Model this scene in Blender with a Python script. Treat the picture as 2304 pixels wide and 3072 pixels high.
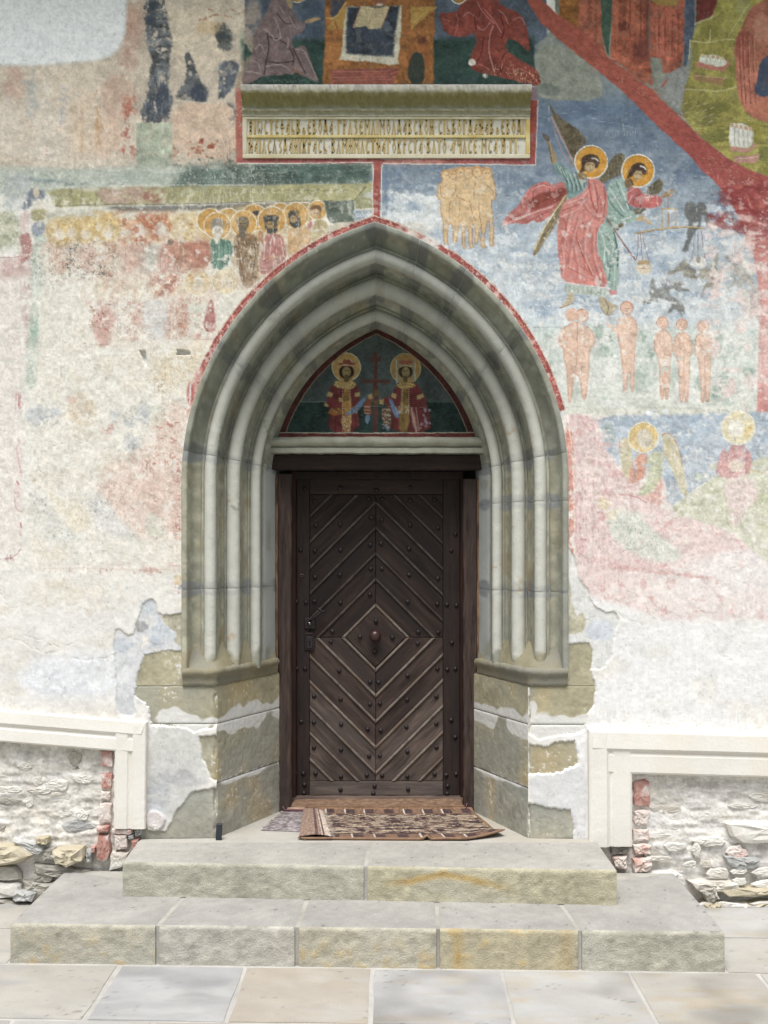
import bpy, math, random
import numpy as np

for o in list(bpy.data.objects):
    bpy.data.objects.remove(o, do_unlink=True)
scn = bpy.context.scene
COL = scn.collection
R = math.radians

# ------------------------------------------------------------------ camera
CAMX, CAMZ, WD, F = 0.087, 1.70, 5.40, 3346.0      # metres to the wall face, focal length in photo pixels
cam_d = bpy.data.cameras.new('camera')
cam = bpy.data.objects.new('camera', cam_d)
COL.objects.link(cam)
cam.location = (CAMX, -WD, CAMZ)
cam.rotation_euler = (R(90), 0, 0)
cam_d.sensor_fit = 'HORIZONTAL'
cam_d.sensor_width = 36.0
cam_d.lens = F / 2304.0 * 36.0
cam_d.shift_x = -35.0 / 2304.0
cam_d.shift_y = 117.0 / 2304.0
cam_d.clip_start = 0.05
cam_d.clip_end = 500.0
scn.camera = cam

# ------------------------------------------------------------------ sky, sun, exposure
SUN_EL, SUN_AZ = 66.0, 10.0           # azimuth: degrees to the left of straight behind the camera
w = bpy.data.worlds.new('World')
scn.world = w
w.use_nodes = True
nt = w.node_tree
sky = nt.nodes.new('ShaderNodeTexSky')
sky.sky_type = 'NISHITA'
sky.sun_disc = False
sky.sun_elevation = R(SUN_EL)
sky.sun_rotation = R(180.0 + SUN_AZ)
sky.air_density = 1.0
sky.dust_density = 4.0
sky.ozone_density = 1.0
hsv = nt.nodes.new('ShaderNodeHueSaturation')
hsv.inputs['Saturation'].default_value = 0.5        # a bright, nearly colourless overcast sky
nt.links.new(sky.outputs['Color'], hsv.inputs['Color'])
bg = nt.nodes['Background']
bg.inputs['Strength'].default_value = 0.05
nt.links.new(hsv.outputs['Color'], bg.inputs['Color'])
sun_d = bpy.data.lights.new('sun', 'SUN')
sun_d.energy = 1.5
sun_d.angle = R(32)
sun_d.color = (1.0, 0.99, 0.98)
sun = bpy.data.objects.new('sun', sun_d)
COL.objects.link(sun)
sun.location = (-3, -8, 9)
from mathutils import Vector
_dir = Vector((-math.sin(R(SUN_AZ)) * math.cos(R(SUN_EL)), -math.cos(R(SUN_AZ)) * math.cos(R(SUN_EL)), math.sin(R(SUN_EL))))
sun.rotation_euler = _dir.to_track_quat('Z', 'Y').to_euler()
vs = scn.view_settings
vs.view_transform = 'Standard'
vs.look = 'None'
vs.exposure = 1.35
vs.gamma = 1.0
vs.use_curve_mapping = False
scn.render.engine = 'CYCLES'
scn.cycles.use_denoising = True
scn.cycles.max_bounces = 6

# ------------------------------------------------------------------ helpers
rng = np.random.default_rng(7)
K = WD / F                              # metres per photo pixel on the wall face


def WX(sx, d=0.0):
    return CAMX + (sx - 1187.0) / F * (WD + d)


def WZ(sy, d=0.0):
    return CAMZ - (sy - 1653.0) / F * (WD + d)


def s2l(c):
    c = np.asarray(c, dtype=np.float32)
    return np.where(c <= 0.04045, c / 12.92, ((c + 0.055) / 1.055) ** 2.4)


def rgb(r, g, b, gain=0.9):
    v = s2l(np.array([r, g, b]) / 255.0) * gain
    return (float(v[0]), float(v[1]), float(v[2]), 1.0)


def lattice_noise(xs, ys, scale, seed):
    r = np.random.default_rng(seed)
    x = (np.asarray(xs, dtype=np.float32) + 4000.0) / scale
    y = (np.asarray(ys, dtype=np.float32) + 4000.0) / scale
    x = x - math.floor(float(x.min())); y = y - math.floor(float(y.min()))
    ix = x.astype(int); iy = y.astype(int)
    fx = x - ix; fy = y - iy
    fx = fx * fx * (3 - 2 * fx); fy = (fy * fy * (3 - 2 * fy))[:, None]
    L = r.random((iy.max() + 2, ix.max() + 2)).astype(np.float32)
    a = L[iy][:, ix]; b = L[iy][:, ix + 1]; c = L[iy + 1][:, ix]; d = L[iy + 1][:, ix + 1]
    t = a + (b - a) * fx
    u = c + (d - c) * fx
    return t + (u - t) * fy


def new_mesh(name, verts, faces, cols=None, smooth=False):
    """faces: (n,4) array of quads, or a list of index tuples"""
    me = bpy.data.meshes.new(name)
    verts = np.asarray(verts, dtype=np.float32).reshape(-1, 3)
    if isinstance(faces, np.ndarray):
        nf, k = faces.shape
        me.vertices.add(len(verts)); me.vertices.foreach_set('co', verts.ravel())
        me.loops.add(nf * k); me.loops.foreach_set('vertex_index', faces.astype(np.int32).ravel())
        me.polygons.add(nf)
        me.polygons.foreach_set('loop_start', np.arange(0, nf * k, k, dtype=np.int32))
        try:
            me.polygons.foreach_set('loop_total', np.full(nf, k, dtype=np.int32))
        except Exception:
            pass
        me.update(calc_edges=True)
    else:
        me.from_pydata(verts.tolist(), [], [tuple(f) for f in faces])
        me.update()
    if cols is not None:
        at = me.color_attributes.new('Col', 'FLOAT_COLOR', 'POINT')
        c4 = np.ones((len(verts), 4), dtype=np.float32)
        c4[:, :3] = np.asarray(cols, dtype=np.float32).reshape(-1, 3)
        at.data.foreach_set('color', c4.ravel())
    if smooth:
        me.polygons.foreach_set('use_smooth', np.ones(len(me.polygons), dtype=bool))
    return me


def link(name, me, mat=None, parent=None, label=None, cat=None, group=None, kind=None, loc=None, rot=None):
    ob = bpy.data.objects.new(name, me)
    COL.objects.link(ob)
    if mat is not None and me is not None and not me.materials:
        me.materials.append(mat)
    if parent is not None:
        ob.parent = parent
    if loc is not None:
        ob.location = loc
    if rot is not None:
        ob.rotation_euler = rot
    for k, v in (('label', label), ('category', cat), ('group', group), ('kind', kind)):
        if v:
            ob[k] = v
    return ob


def thing(name, label, cat, loc=(0, 0, 0), group=None):
    return link(name, None, None, None, label, cat, group, 'thing', None)


def box_data(x0, x1, y0, y1, z0, z1, b=0.004):
    """box with bevelled edges (24 verts)"""
    V = []; 
    lo = (x0, y0, z0); hi = (x1, y1, z1)
    b = min(b, (x1 - x0) * .3, (y1 - y0) * .3, (z1 - z0) * .3)
    for sx in (0, 1):
        for sy in (0, 1):
            for sz in (0, 1):
                c = [hi[0] if sx else lo[0], hi[1] if sy else lo[1], hi[2] if sz else lo[2]]
                ins = [(-b if sx else b), (-b if sy else b), (-b if sz else b)]
                for ax in range(3):
                    p = [c[i] + (0 if i == ax else ins[i]) for i in range(3)]
                    V.append(p)
    def vid(sx, sy, sz, ax):
        return ((sx * 2 + sy) * 2 + sz) * 3 + ax
    Fc = []
    Fc.append([vid(0, 0, 0, 0), vid(0, 0, 1, 0), vid(0, 1, 1, 0), vid(0, 1, 0, 0)])
    Fc.append([vid(1, 0, 0, 0), vid(1, 1, 0, 0), vid(1, 1, 1, 0), vid(1, 0, 1, 0)])
    Fc.append([vid(0, 0, 0, 1), vid(1, 0, 0, 1), vid(1, 0, 1, 1), vid(0, 0, 1, 1)])
    Fc.append([vid(0, 1, 0, 1), vid(0, 1, 1, 1), vid(1, 1, 1, 1), vid(1, 1, 0, 1)])
    Fc.append([vid(0, 0, 0, 2), vid(0, 1, 0, 2), vid(1, 1, 0, 2), vid(1, 0, 0, 2)])
    Fc.append([vid(0, 0, 1, 2), vid(1, 0, 1, 2), vid(1, 1, 1, 2), vid(0, 1, 1, 2)])
    for s1 in (0, 1):
        for s2 in (0, 1):
            Fc.append([vid(0, s1, s2, 1), vid(1, s1, s2, 1), vid(1, s1, s2, 2), vid(0, s1, s2, 2)])
            Fc.append([vid(s1, 0, s2, 0), vid(s1, 1, s2, 0), vid(s1, 1, s2, 2), vid(s1, 0, s2, 2)])
            Fc.append([vid(s1, s2, 0, 0), vid(s1, s2, 1, 0), vid(s1, s2, 1, 1), vid(s1, s2, 0, 1)])
    for sx in (0, 1):
        for sy in (0, 1):
            for sz in (0, 1):
                Fc.append([vid(sx, sy, sz, 0), vid(sx, sy, sz, 1), vid(sx, sy, sz, 2)])
    return V, Fc


def fix_normals(me):
    import bmesh
    bm = bmesh.new(); bm.from_mesh(me)
    bmesh.ops.recalc_face_normals(bm, faces=bm.faces)
    bm.to_mesh(me); bm.free()


def box(name, x0, x1, y0, y1, z0, z1, mat, parent=None, b=0.004, **kw):
    V, Fc = box_data(x0, x1, y0, y1, z0, z1, b)
    me = new_mesh(name, V, Fc); fix_normals(me)
    return link(name, me, mat, parent, **kw)


# ------------------------------------------------------------------ materials
def mat_new(name):
    m = bpy.data.materials.new(name)
    m.use_nodes = True
    nt = m.node_tree
    b = nt.nodes['Principled BSDF']
    return m, nt, b


def add_bump(nt, b, specs, coord):
    prev = None
    for scale, dist, detail in specs:
        n = nt.nodes.new('ShaderNodeTexNoise'); n.inputs['Scale'].default_value = scale
        n.inputs['Detail'].default_value = detail; n.inputs['Roughness'].default_value = 0.6
        nt.links.new(coord, n.inputs['Vector'])
        bp = nt.nodes.new('ShaderNodeBump'); bp.inputs['Strength'].default_value = 1.0
        bp.inputs['Distance'].default_value = dist
        nt.links.new(n.outputs['Fac'], bp.inputs['Height'])
        if prev is not None:
            nt.links.new(prev, bp.inputs['Normal'])
        prev = bp.outputs['Normal']
    if prev is not None:
        nt.links.new(prev, b.inputs['Normal'])


def mat_attr(name, rough=0.9, grain=0.10, gscale=260.0, bumps=((90.0, 0.0015, 4.0),), spec=0.2):
    """colour comes from the painted colour attribute, with fine grain and relief on top"""
    m, nt, b = mat_new(name)
    at = nt.nodes.new('ShaderNodeAttribute'); at.attribute_name = 'Col'
    geo = nt.nodes.new('ShaderNodeNewGeometry')
    n = nt.nodes.new('ShaderNodeTexNoise'); n.inputs['Scale'].default_value = gscale
    n.inputs['Detail'].default_value = 3.0
    nt.links.new(geo.outputs['Position'], n.inputs['Vector'])
    mr = nt.nodes.new('ShaderNodeMapRange')
    mr.inputs['From Min'].default_value = 0.25; mr.inputs['From Max'].default_value = 0.75
    mr.inputs['To Min'].default_value = 1.0 - grain; mr.inputs['To Max'].default_value = 1.0 + grain
    nt.links.new(n.outputs['Fac'], mr.inputs['Value'])
    mx = nt.nodes.new('ShaderNodeVectorMath'); mx.operation = 'SCALE'
    nt.links.new(at.outputs['Color'], mx.inputs[0]); nt.links.new(mr.outputs['Result'], mx.inputs['Scale'])
    nt.links.new(mx.outputs['Vector'], b.inputs['Base Color'])
    b.inputs['Roughness'].default_value = rough
    b.inputs['Specular IOR Level'].default_value = spec
    add_bump(nt, b, bumps, geo.outputs['Position'])
    return m


def mat_stone(name, c1, c2, c3, scale=6.0, bumps=((60.0, 0.003, 5.0),), rough=0.9, stretch=(1, 1, 1), rnd=0.12, mid=0.5, spec=0.25, grain=.13):
    """mottled stone or wood: three tones mixed by two noises, plus a per-object tint"""
    m, nt, b = mat_new(name)
    tc = nt.nodes.new('ShaderNodeTexCoord')
    mp = nt.nodes.new('ShaderNodeMapping'); mp.inputs['Scale'].default_value = stretch
    geo = nt.nodes.new('ShaderNodeNewGeometry')
    oi = nt.nodes.new('ShaderNodeObjectInfo')
    addv = nt.nodes.new('ShaderNodeVectorMath'); addv.operation = 'ADD'
    sc = nt.nodes.new('ShaderNodeVectorMath'); sc.operation = 'SCALE'; sc.inputs[0].default_value = (37.0, 21.0, 53.0)
    nt.links.new(oi.outputs['Random'], sc.inputs['Scale'])
    nt.links.new(geo.outputs['Position'], mp.inputs['Vector'])
    nt.links.new(mp.outputs['Vector'], addv.inputs[0]); nt.links.new(sc.outputs['Vector'], addv.inputs[1])
    n1 = nt.nodes.new('ShaderNodeTexNoise'); n1.inputs['Scale'].default_value = scale; n1.inputs['Detail'].default_value = 6.0
    n1.inputs['Roughness'].default_value = 0.62
    n2 = nt.nodes.new('ShaderNodeTexNoise'); n2.inputs['Scale'].default_value = scale * 0.35; n2.inputs['Detail'].default_value = 4.0
    nt.links.new(addv.outputs['Vector'], n1.inputs['Vector']); nt.links.new(addv.outputs['Vector'], n2.inputs['Vector'])
    r1 = nt.nodes.new('ShaderNodeValToRGB')
    r1.color_ramp.elements[0].position = mid - 0.17; r1.color_ramp.elements[0].color = c1
    r1.color_ramp.elements[1].position = mid + 0.17; r1.color_ramp.elements[1].color = c2
    nt.links.new(n1.outputs['Fac'], r1.inputs['Fac'])
    mr = nt.nodes.new('ShaderNodeMapRange'); mr.inputs['From Min'].default_value = 0.48; mr.inputs['From Max'].default_value = 0.66
    nt.links.new(n2.outputs['Fac'], mr.inputs['Value'])
    mx = nt.nodes.new('ShaderNodeMixRGB'); mx.inputs[2].default_value = c3
    nt.links.new(mr.outputs['Result'], mx.inputs[0]); nt.links.new(r1.outputs['Color'], mx.inputs[1])
    n3 = nt.nodes.new('ShaderNodeTexNoise'); n3.inputs['Scale'].default_value = scale * 34; n3.inputs['Detail'].default_value = 2.0
    nt.links.new(addv.outputs['Vector'], n3.inputs['Vector'])
    g = nt.nodes.new('ShaderNodeMapRange'); g.inputs['From Min'].default_value = 0.3; g.inputs['From Max'].default_value = 0.7
    g.inputs['To Min'].default_value = 1 - grain; g.inputs['To Max'].default_value = 1 + grain
    nt.links.new(n3.outputs['Fac'], g.inputs['Value'])
    t = nt.nodes.new('ShaderNodeMapRange'); t.inputs['To Min'].default_value = 1 - rnd; t.inputs['To Max'].default_value = 1 + rnd
    nt.links.new(oi.outputs['Random'], t.inputs['Value'])
    mul = nt.nodes.new('ShaderNodeMath'); mul.operation = 'MULTIPLY'
    nt.links.new(g.outputs['Result'], mul.inputs[0]); nt.links.new(t.outputs['Result'], mul.inputs[1])
    fin = nt.nodes.new('ShaderNodeVectorMath'); fin.operation = 'SCALE'
    nt.links.new(mx.outputs['Color'], fin.inputs[0]); nt.links.new(mul.outputs['Value'], fin.inputs['Scale'])
    nt.links.new(fin.outputs['Vector'], b.inputs['Base Color'])
    b.inputs['Roughness'].default_value = rough
    b.inputs['Specular IOR Level'].default_value = spec
    add_bump(nt, b, bumps, addv.outputs['Vector'])
    return m


# ------------------------------------------------------------------ a small fresco painter (works in wall coordinates)
class Canvas:
    def __init__(s, xs, ys, base, seed=1):
        s.xs = np.asarray(xs, dtype=np.float32); s.ys = np.asarray(ys, dtype=np.float32)
        ny, nx = len(s.ys), len(s.xs)
        s.C = np.empty((ny, nx, 3), dtype=np.float32); s.C[:] = np.array(base) / 255.0
        s.H = np.zeros((ny, nx), dtype=np.float32)
        s.N = {}
        for i, sc in enumerate((3.2, 6, 12, 25, 50, 120)):
            s.N[sc] = lattice_noise(s.xs, s.ys, sc, seed * 31 + i)
        N = s.N
        s.fine = (N[3.2] * .45 + N[6] * .35 + N[12] * .2 - .5) * 1.9 + .5
        s.midn = (N[6] * .25 + N[12] * .35 + N[25] * .4 - .5) * 1.8 + .5
        s.big = (N[12] * .2 + N[25] * .25 + N[50] * .35 + N[120] * .2 - .5) * 1.9 + .5
        s.wx = (N[12] - .5) * 1.2 + (N[25] - .5) * 1.6 + (N[6] - .5) * 1.1
        s.wy = (np.roll(N[12], 57, 1) - .5) * 1.2 + (np.roll(N[25], 91, 0) - .5) * 1.6 + (np.roll(N[6], 33, 1) - .5) * 1.1
        s.o = (0.0, 0.0, 1.0); s.k = 0; s.a0 = 1.0; s.patchy = .5; s.lw = 1.2

    def zone(s, ox=0, oy=0, sc=1.0):
        s.o = (ox, oy, sc)

    def P(s, pts):
        return np.array([(s.o[0] + p[0] / s.o[2], s.o[1] + p[1] / s.o[2]) for p in pts], dtype=np.float32)

    def win(s, lo, hi, pad):
        i0 = np.searchsorted(s.xs, lo[0] - pad); i1 = np.searchsorted(s.xs, hi[0] + pad)
        j0 = np.searchsorted(s.ys, lo[1] - pad); j1 = np.searchsorted(s.ys, hi[1] + pad)
        if i1 <= i0 or j1 <= j0:
            return None
        return slice(j0, j1), slice(i0, i1)

    def nz(s, F, w):
        s.k += 1
        oy = (s.k * 137) % F.shape[0]; ox = (s.k * 211) % F.shape[1]
        iy = (np.arange(w[0].start, w[0].stop) + oy) % F.shape[0]
        ix = (np.arange(w[1].start, w[1].stop) + ox) % F.shape[1]
        return F[iy][:, ix]

    @staticmethod
    def chaikin(P, n, closed):
        for _ in range(n):
            Q = np.roll(P, -1, 0) if closed else P[1:]
            A = P if closed else P[:-1]
            a = A * .75 + Q * .25; b = A * .25 + Q * .75
            N = np.empty((len(a) * 2, 2), dtype=np.float32); N[0::2] = a; N[1::2] = b
            if not closed:
                N = np.vstack([P[:1], N, P[-1:]])
            P = N
        return P

    def apply(s, w, m, col, a, wear, ws, var, vs):
        col = np.array(col, dtype=np.float32) / 255.0
        if wear > 0:
            n = s.nz({'f': s.fine, 'm': s.midn, 'b': s.big}[ws], w)
            t = np.clip((n - (wear - .14)) / .28, 0, 1)
            m = m * (t * t * (3 - 2 * t))
        if s.patchy > 0 and 150 < m.size < 40000:
            m = m * (1 - s.patchy * np.clip((.36 - s.nz(s.midn, w)) / .2, 0, 1))
        m = (m * a)[..., None]
        v = 1.0
        if var > 0:
            v = 1.0 + (s.nz({'f': s.fine, 'm': s.midn, 'b': s.big}[vs], w) - .5)[..., None] * 2.6 * var + (s.nz(s.fine, w) - .5)[..., None] * 1.3 * var
        s.C[w] = s.C[w] * (1 - m) + np.clip(col * v, 0, 1) * m

    def mask_poly(s, P, soft, warp, pad=None):
        lo = P.min(0); hi = P.max(0)
        w = s.win(lo, hi, (soft * 2 + warp * 2 + 2))
        if w is None:
            return None, None
        x = s.xs[w[1]][None, :]; y = s.ys[w[0]][:, None]
        if warp > 0:
            x = x + s.nz(s.wx, w) * warp; y = y + s.nz(s.wy, w) * warp
        else:
            x = np.broadcast_to(x, (y.shape[0], x.shape[1])); y = np.broadcast_to(y, x.shape)
        ins = np.zeros(x.shape, dtype=bool)
        d2 = np.full(x.shape, 1e9, dtype=np.float32)
        for i in range(len(P)):
            ax, ay = P[i]; bx, by = P[(i + 1) % len(P)]
            dx, dy = bx - ax, by - ay
            L = dx * dx + dy * dy
            if L < 1e-9:
                continue
            t = np.clip(((x - ax) * dx + (y - ay) * dy) / L, 0, 1)
            ex = x - ax - t * dx; ey = y - ay - t * dy
            np.minimum(d2, ex * ex + ey * ey, out=d2)
            if ay != by:
                c = ((ay > y) != (by > y)) & (x < ax + (y - ay) * dx / dy)
                ins ^= c
        d = np.sqrt(d2)
        sd = np.where(ins, d, -d)
        return w, np.clip(sd / max(soft, .01) * .5 + .5, 0, 1)

    def poly(s, pts, col, a=1.0, soft=2.0, warp=2.0, wear=0.0, ws='f', var=.06, vs='m', sm=1, h=None):
        P = s.P(pts)
        if sm:
            P = s.chaikin(P, sm, True)
        w, m = s.mask_poly(P, soft, warp)
        if w is None:
            return
        if h is not None:
            s.H[w] = s.H[w] * (1 - m) + h * m
        if col is not None:
            s.apply(w, m, col, a * s.a0, wear, ws, var, vs)

    def line(s, pts, width, col, a=1.0, soft=1.2, warp=1.0, wear=0.0, ws='f', var=.05, sm=1, closed=False, h=None):
        P = s.P(pts); width = width * (s.lw if width < 5 else 1.0)
        if sm:
            P = s.chaikin(P, sm, closed)
        if closed:
            P = np.vstack([P, P[:1]])
        w = s.win(P.min(0), P.max(0), width + soft + warp * 2 + 2)
        if w is None:
            return
        x = s.xs[w[1]][None, :] + s.nz(s.wx, w) * warp; y = s.ys[w[0]][:, None] + s.nz(s.wy, w) * warp
        d2 = np.full(x.shape, 1e9, dtype=np.float32)
        for i in range(len(P) - 1):
            ax, ay = P[i]; dx, dy = P[i + 1] - P[i]
            L = dx * dx + dy * dy
            if L < 1e-9:
                continue
            t = np.clip(((x - ax) * dx + (y - ay) * dy) / L, 0, 1)
            ex = x - ax - t * dx; ey = y - ay - t * dy
            np.minimum(d2, ex * ex + ey * ey, out=d2)
        m = np.clip((width * .5 - np.sqrt(d2)) / soft + .5, 0, 1)
        if h is not None:
            s.H[w] += m * h
        if col is not None:
            s.apply(w, m, col, min(1.0, a * 1.08) * s.a0, wear, ws, var, 'm')

    def ell(s, cx, cy, rx, ry, col, a=1.0, soft=1.5, rot=0.0, n=22, **kw):
        c, sn = math.cos(R(rot)), math.sin(R(rot))
        pts = []
        for i in range(n):
            t = 2 * math.pi * i / n
            px, py = rx * math.cos(t), ry * math.sin(t)
            pts.append((cx + px * c - py * sn, cy + px * sn + py * c))
        kw.setdefault('sm', 0); kw.setdefault('warp', 1.0)
        s.poly(pts, col, a, soft, **kw)

    def ring(s, cx, cy, r, width, col, a=1.0, a0=0, a1=360, **kw):
        n = 30
        pts = [(cx + r * math.cos(R(a0 + (a1 - a0) * i / n)), cy + r * math.sin(R(a0 + (a1 - a0) * i / n))) for i in range(n + 1)]
        kw.setdefault('sm', 0)
        s.line(pts, width, col, a, **kw)

    def blot(s, cx, cy, rx, ry, col, a=.7, thr=.45, ws='b', var=.06):
        """soft-edged worn patch of pigment"""
        c = s.P([(cx, cy)])[0]; rx /= s.o[2]; ry /= s.o[2]
        w = s.win(c - (rx, ry), c + (rx, ry), 0)
        if w is None:
            return
        x = (s.xs[w[1]][None, :] - c[0]) / rx; y = (s.ys[w[0]][:, None] - c[1]) / ry
        g = np.clip(1.15 - (x * x + y * y) * 1.15, 0, 1)
        n = s.nz({'f': s.fine, 'm': s.midn, 'b': s.big}[ws], w)
        t = np.clip((n + g * .5 - .25 - thr) / .22, 0, 1)
        s.apply(w, np.clip(g * 1.6, 0, 1) * t, col, a * s.a0, 0, 'f', var, 'm')

    def specks(s, pts, col, dens=.3, a=.8, ws='f', soft=14, warp=4):
        """scattered flakes of pigment"""
        P = s.P(pts)
        w, m = s.mask_poly(P, soft, warp)
        if w is None:
            return
        n = s.nz({'f': s.fine, 'm': s.midn, 'b': s.big}[ws], w) * .75 + s.nz(s.midn, w) * .25
        t = np.clip((n - (1 - dens) * .9) / .12, 0, 1)
        s.apply(w, m * t, col, a * s.a0, 0, 'f', .1, 'f')

    def grad(s, pts, stops, a=1.0, soft=3, warp=3, var=.05, vs='b', wear=0, ws='b', sm=0):
        """pigment whose tone changes from the top of the panel down"""
        P = s.P(pts)
        if sm:
            P = s.chaikin(P, sm, True)
        w, m = s.mask_poly(P, soft, warp)
        if w is None:
            return
        y = s.ys[w[0]]
        ks = [k for k, _ in stops]
        col = np.stack([np.interp(y, ks, [c[i] for _, c in stops]) for i in range(3)], -1)[:, None, :] / 255.0
        if wear > 0:
            n = s.nz({'f': s.fine, 'm': s.midn, 'b': s.big}[ws], w)
            m = m * np.clip((n - (wear - .14)) / .28, 0, 1)
        m = (m * a)[..., None]
        v = 1.0 + (s.nz({'f': s.fine, 'm': s.midn, 'b': s.big}[vs], w) - .5)[..., None] * 2 * var
        s.C[w] = s.C[w] * (1 - m) + np.clip(col * v, 0, 1) * m

# ------------------------------------------------------------------ the wall paintings
ZA = (0, 0, 2.16); ZB = (680, 0, 2.9625); ZC = (1200, 0, 2.9625); ZD = (1700, 0, 2.7467)
ZG = (0, 480, 2.16); ZH = (560, 560, 2.765); ZI1 = (1120, 480, 2.765); ZI2 = (1600, 380, 4.1475)
ZI3 = (1480, 480, 2.765); ZI4 = (1850, 480, 3.654); ZI5 = (1600, 860, 2.3565); ZI6 = (1660, 1200, 2.576)
ZJ1 = (0, 960, 2.592); ZJ2 = (0, 1400, 2.592)
RIVER_TOP = [(1500, -160), (1625, 0), (1666, 37), (1760, 101), (1820, 171), (1875, 208), (1955, 269), (2028, 339), (2097, 408), (2170, 466), (2239, 506), (2304, 530), (2600, 640), (3600, 900)]
RIVER_BOT = [(1400, -160), (1581, 0), (1592, 20), (1622, 68), (1673, 115), (1700, 138), (1773, 197), (1838, 248), (1904, 309), (1955, 360), (2020, 422), (2064, 462), (2111, 517), (2162, 565), (2192, 609), (2219, 658), (2233, 704), (2255, 754), (2269, 808), (2277, 890), (2276, 1000), (2272, 1200), (2266, 1302), (2310, 1312), (3600, 1330)]
RIVER = RIVER_TOP + RIVER_BOT[::-1]


def paint_topleft(c):
    c.zone()
    c.poly([(-2000, -900), (760, -900), (745, 560), (-2000, 600)], (212, 194, 172), var=.08, vs='b', sm=0, warp=4, soft=10)
    c.blot(600, 120, 130, 140, (228, 208, 180), .8, .2)
    c.blot(220, 400, 260, 160, (226, 206, 184), .8, .3)
    c.zone(*ZA)
    for x, y, rx, ry, col, a in ((90, 560, 90, 160, (214, 168, 148), .6), (280, 700, 120, 250, (224, 212, 196), .7), (560, 800, 140, 260, (228, 202, 172), .8),
                                 (760, 620, 130, 220, (214, 170, 146), .7), (840, 250, 90, 260, (212, 166, 146), .7), (890, 120, 80, 140, (206, 160, 138), .6), (700, 900, 120, 160, (228, 190, 162), .7),
                                 (300, 950, 180, 120, (216, 206, 192), .6), (60, 800, 100, 260, (220, 208, 192), .6), (1200, 160, 170, 150, (228, 208, 180), .9)):
        c.blot(x, y, rx, ry, col, a, .3)
    c.poly([(150, 430), (240, 435), (235, 780), (150, 770), (160, 600)], (178, 180, 176), a=.75, soft=10, warp=8, wear=.3, ws='b')
    c.poly([(400, 560), (430, 560), (430, 700), (395, 830), (385, 800)], (168, 176, 196), a=.7, soft=5, warp=5, wear=.35, ws='m')
    for x0, y0, y1, col in ((625, 600, 950, (204, 150, 96)), (645, 700, 940, (206, 158, 100)), (810, 640, 980, (196, 124, 96)), (830, 620, 900, (200, 132, 104)), (530, 650, 1000, (212, 164, 126)), (300, 900, 1000, (210, 150, 130)), (870, 620, 760, (190, 110, 90)), (485, 780, 980, (214, 172, 140))):
        c.line([(x0, y0), (x0 + 6, (y0 + y1) / 2), (x0 - 4, y1)], 8, col, .6, soft=5, warp=4, wear=.5, ws='m')
    c.specks([(800, 650), (880, 640), (880, 1010), (770, 1010)], (186, 92, 72), .34, .7, 'm')
    c.specks([(850, 20), (1000, 150), (900, 420), (760, 500)], (192, 120, 96), .3, .5, 'm')
    # blue-grey grounds between the lost figures
    c.poly([(925, 20), (1060, 0), (1115, 230), (1095, 420), (1090, 560), (1120, 640), (1110, 795), (890, 795), (940, 650), (975, 540), (970, 440), (990, 400), (940, 300), (950, 120)], (98, 102, 106), var=.25, vs='b', soft=4, warp=5, wear=.12, ws='m')
    c.blot(1010, 640, 120, 170, (62, 72, 92), .8, .42)
    c.blot(980, 120, 70, 120, (54, 66, 84), .8, .45)
    c.poly([(925, -60), (1060, -60), (1070, 60), (960, 60)], (60, 72, 84), a=.8, wear=.45, ws='b')
    c.poly([(1190, 350), (1230, 330), (1265, 420), (1300, 530), (1340, 640), (1335, 665), (1140, 640), (1150, 590), (1200, 530), (1215, 430)], (94, 98, 102), var=.22, vs='b', soft=3, warp=3, wear=.1, ws='m')
    c.blot(1290, 600, 70, 90, (58, 68, 88), .8, .4)
    c.poly([(1390, 150), (1470, 150), (1510, 240), (1500, 330), (1420, 330), (1390, 240)], (104, 106, 102), var=.15, soft=4, warp=4, wear=.2, ws='m')
    c.blot(1440, 235, 60, 20, (64, 74, 84), .8, .3)
    c.poly([(1420, 400), (1560, 390), (1530, 500), (1480, 620), (1400, 640), (1420, 480)], (88, 96, 106), var=.2, vs='b', soft=4, warp=4, wear=.15, ws='m')
    c.poly([(1460, 660), (1530, 680), (1525, 800), (1470, 790)], (112, 106, 114), soft=5, warp=4)
    c.poly([(1560, 200), (1640, 170), (1590, 360), (1545, 300)], (170, 180, 152), soft=5, wear=.2, ws='m')
    c.poly([(885, 798), (1115, 797), (1115, 1080), (880, 1123)], (164, 174, 150), var=.13, vs='b', soft=2, warp=2, sm=0)
    c.poly([(1120, 652), (1340, 672), (1440, 660), (1530, 720), (1530, 1040), (1120, 1010)], (222, 188, 160), var=.06, soft=4, warp=3)
    c.line([(1140, 655), (1340, 668)], 1.6, (232, 222, 205), .8)
    c.blot(1300, 915, 30, 30, (160, 62, 44), .9, .3, 'm'); c.blot(1360, 950, 36, 24, (164, 74, 52), .9, .35, 'm')
    c.specks([(1120, 930), (1530, 900), (1530, 1120), (1120, 1120)], (170, 90, 60), .3, .8, 'm')
    c.poly([(880, 1060), (1530, 1040), (1530, 1123), (880, 1123)], (158, 166, 150), a=.6, wear=.5, ws='b', soft=10)
    c.specks([(1120, 1000), (1530, 990), (1530, 1123), (1120, 1123)], (96, 104, 88), .3, .8, 'm')
    for p in (((1290, 130), (1400, 90), (1500, 110)), ((1500, 60), (1570, 100), (1590, 30)), ((1350, 60), (1380, 70))):
        c.line(p, 5, (186, 112, 78), .7, soft=4, warp=3, wear=.4, ws='m')
    c.blot(1360, 180, 120, 60, (222, 182, 128), .6, .4)
    # modern white repair with a rounded corner
    c.patchy = 0
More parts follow.
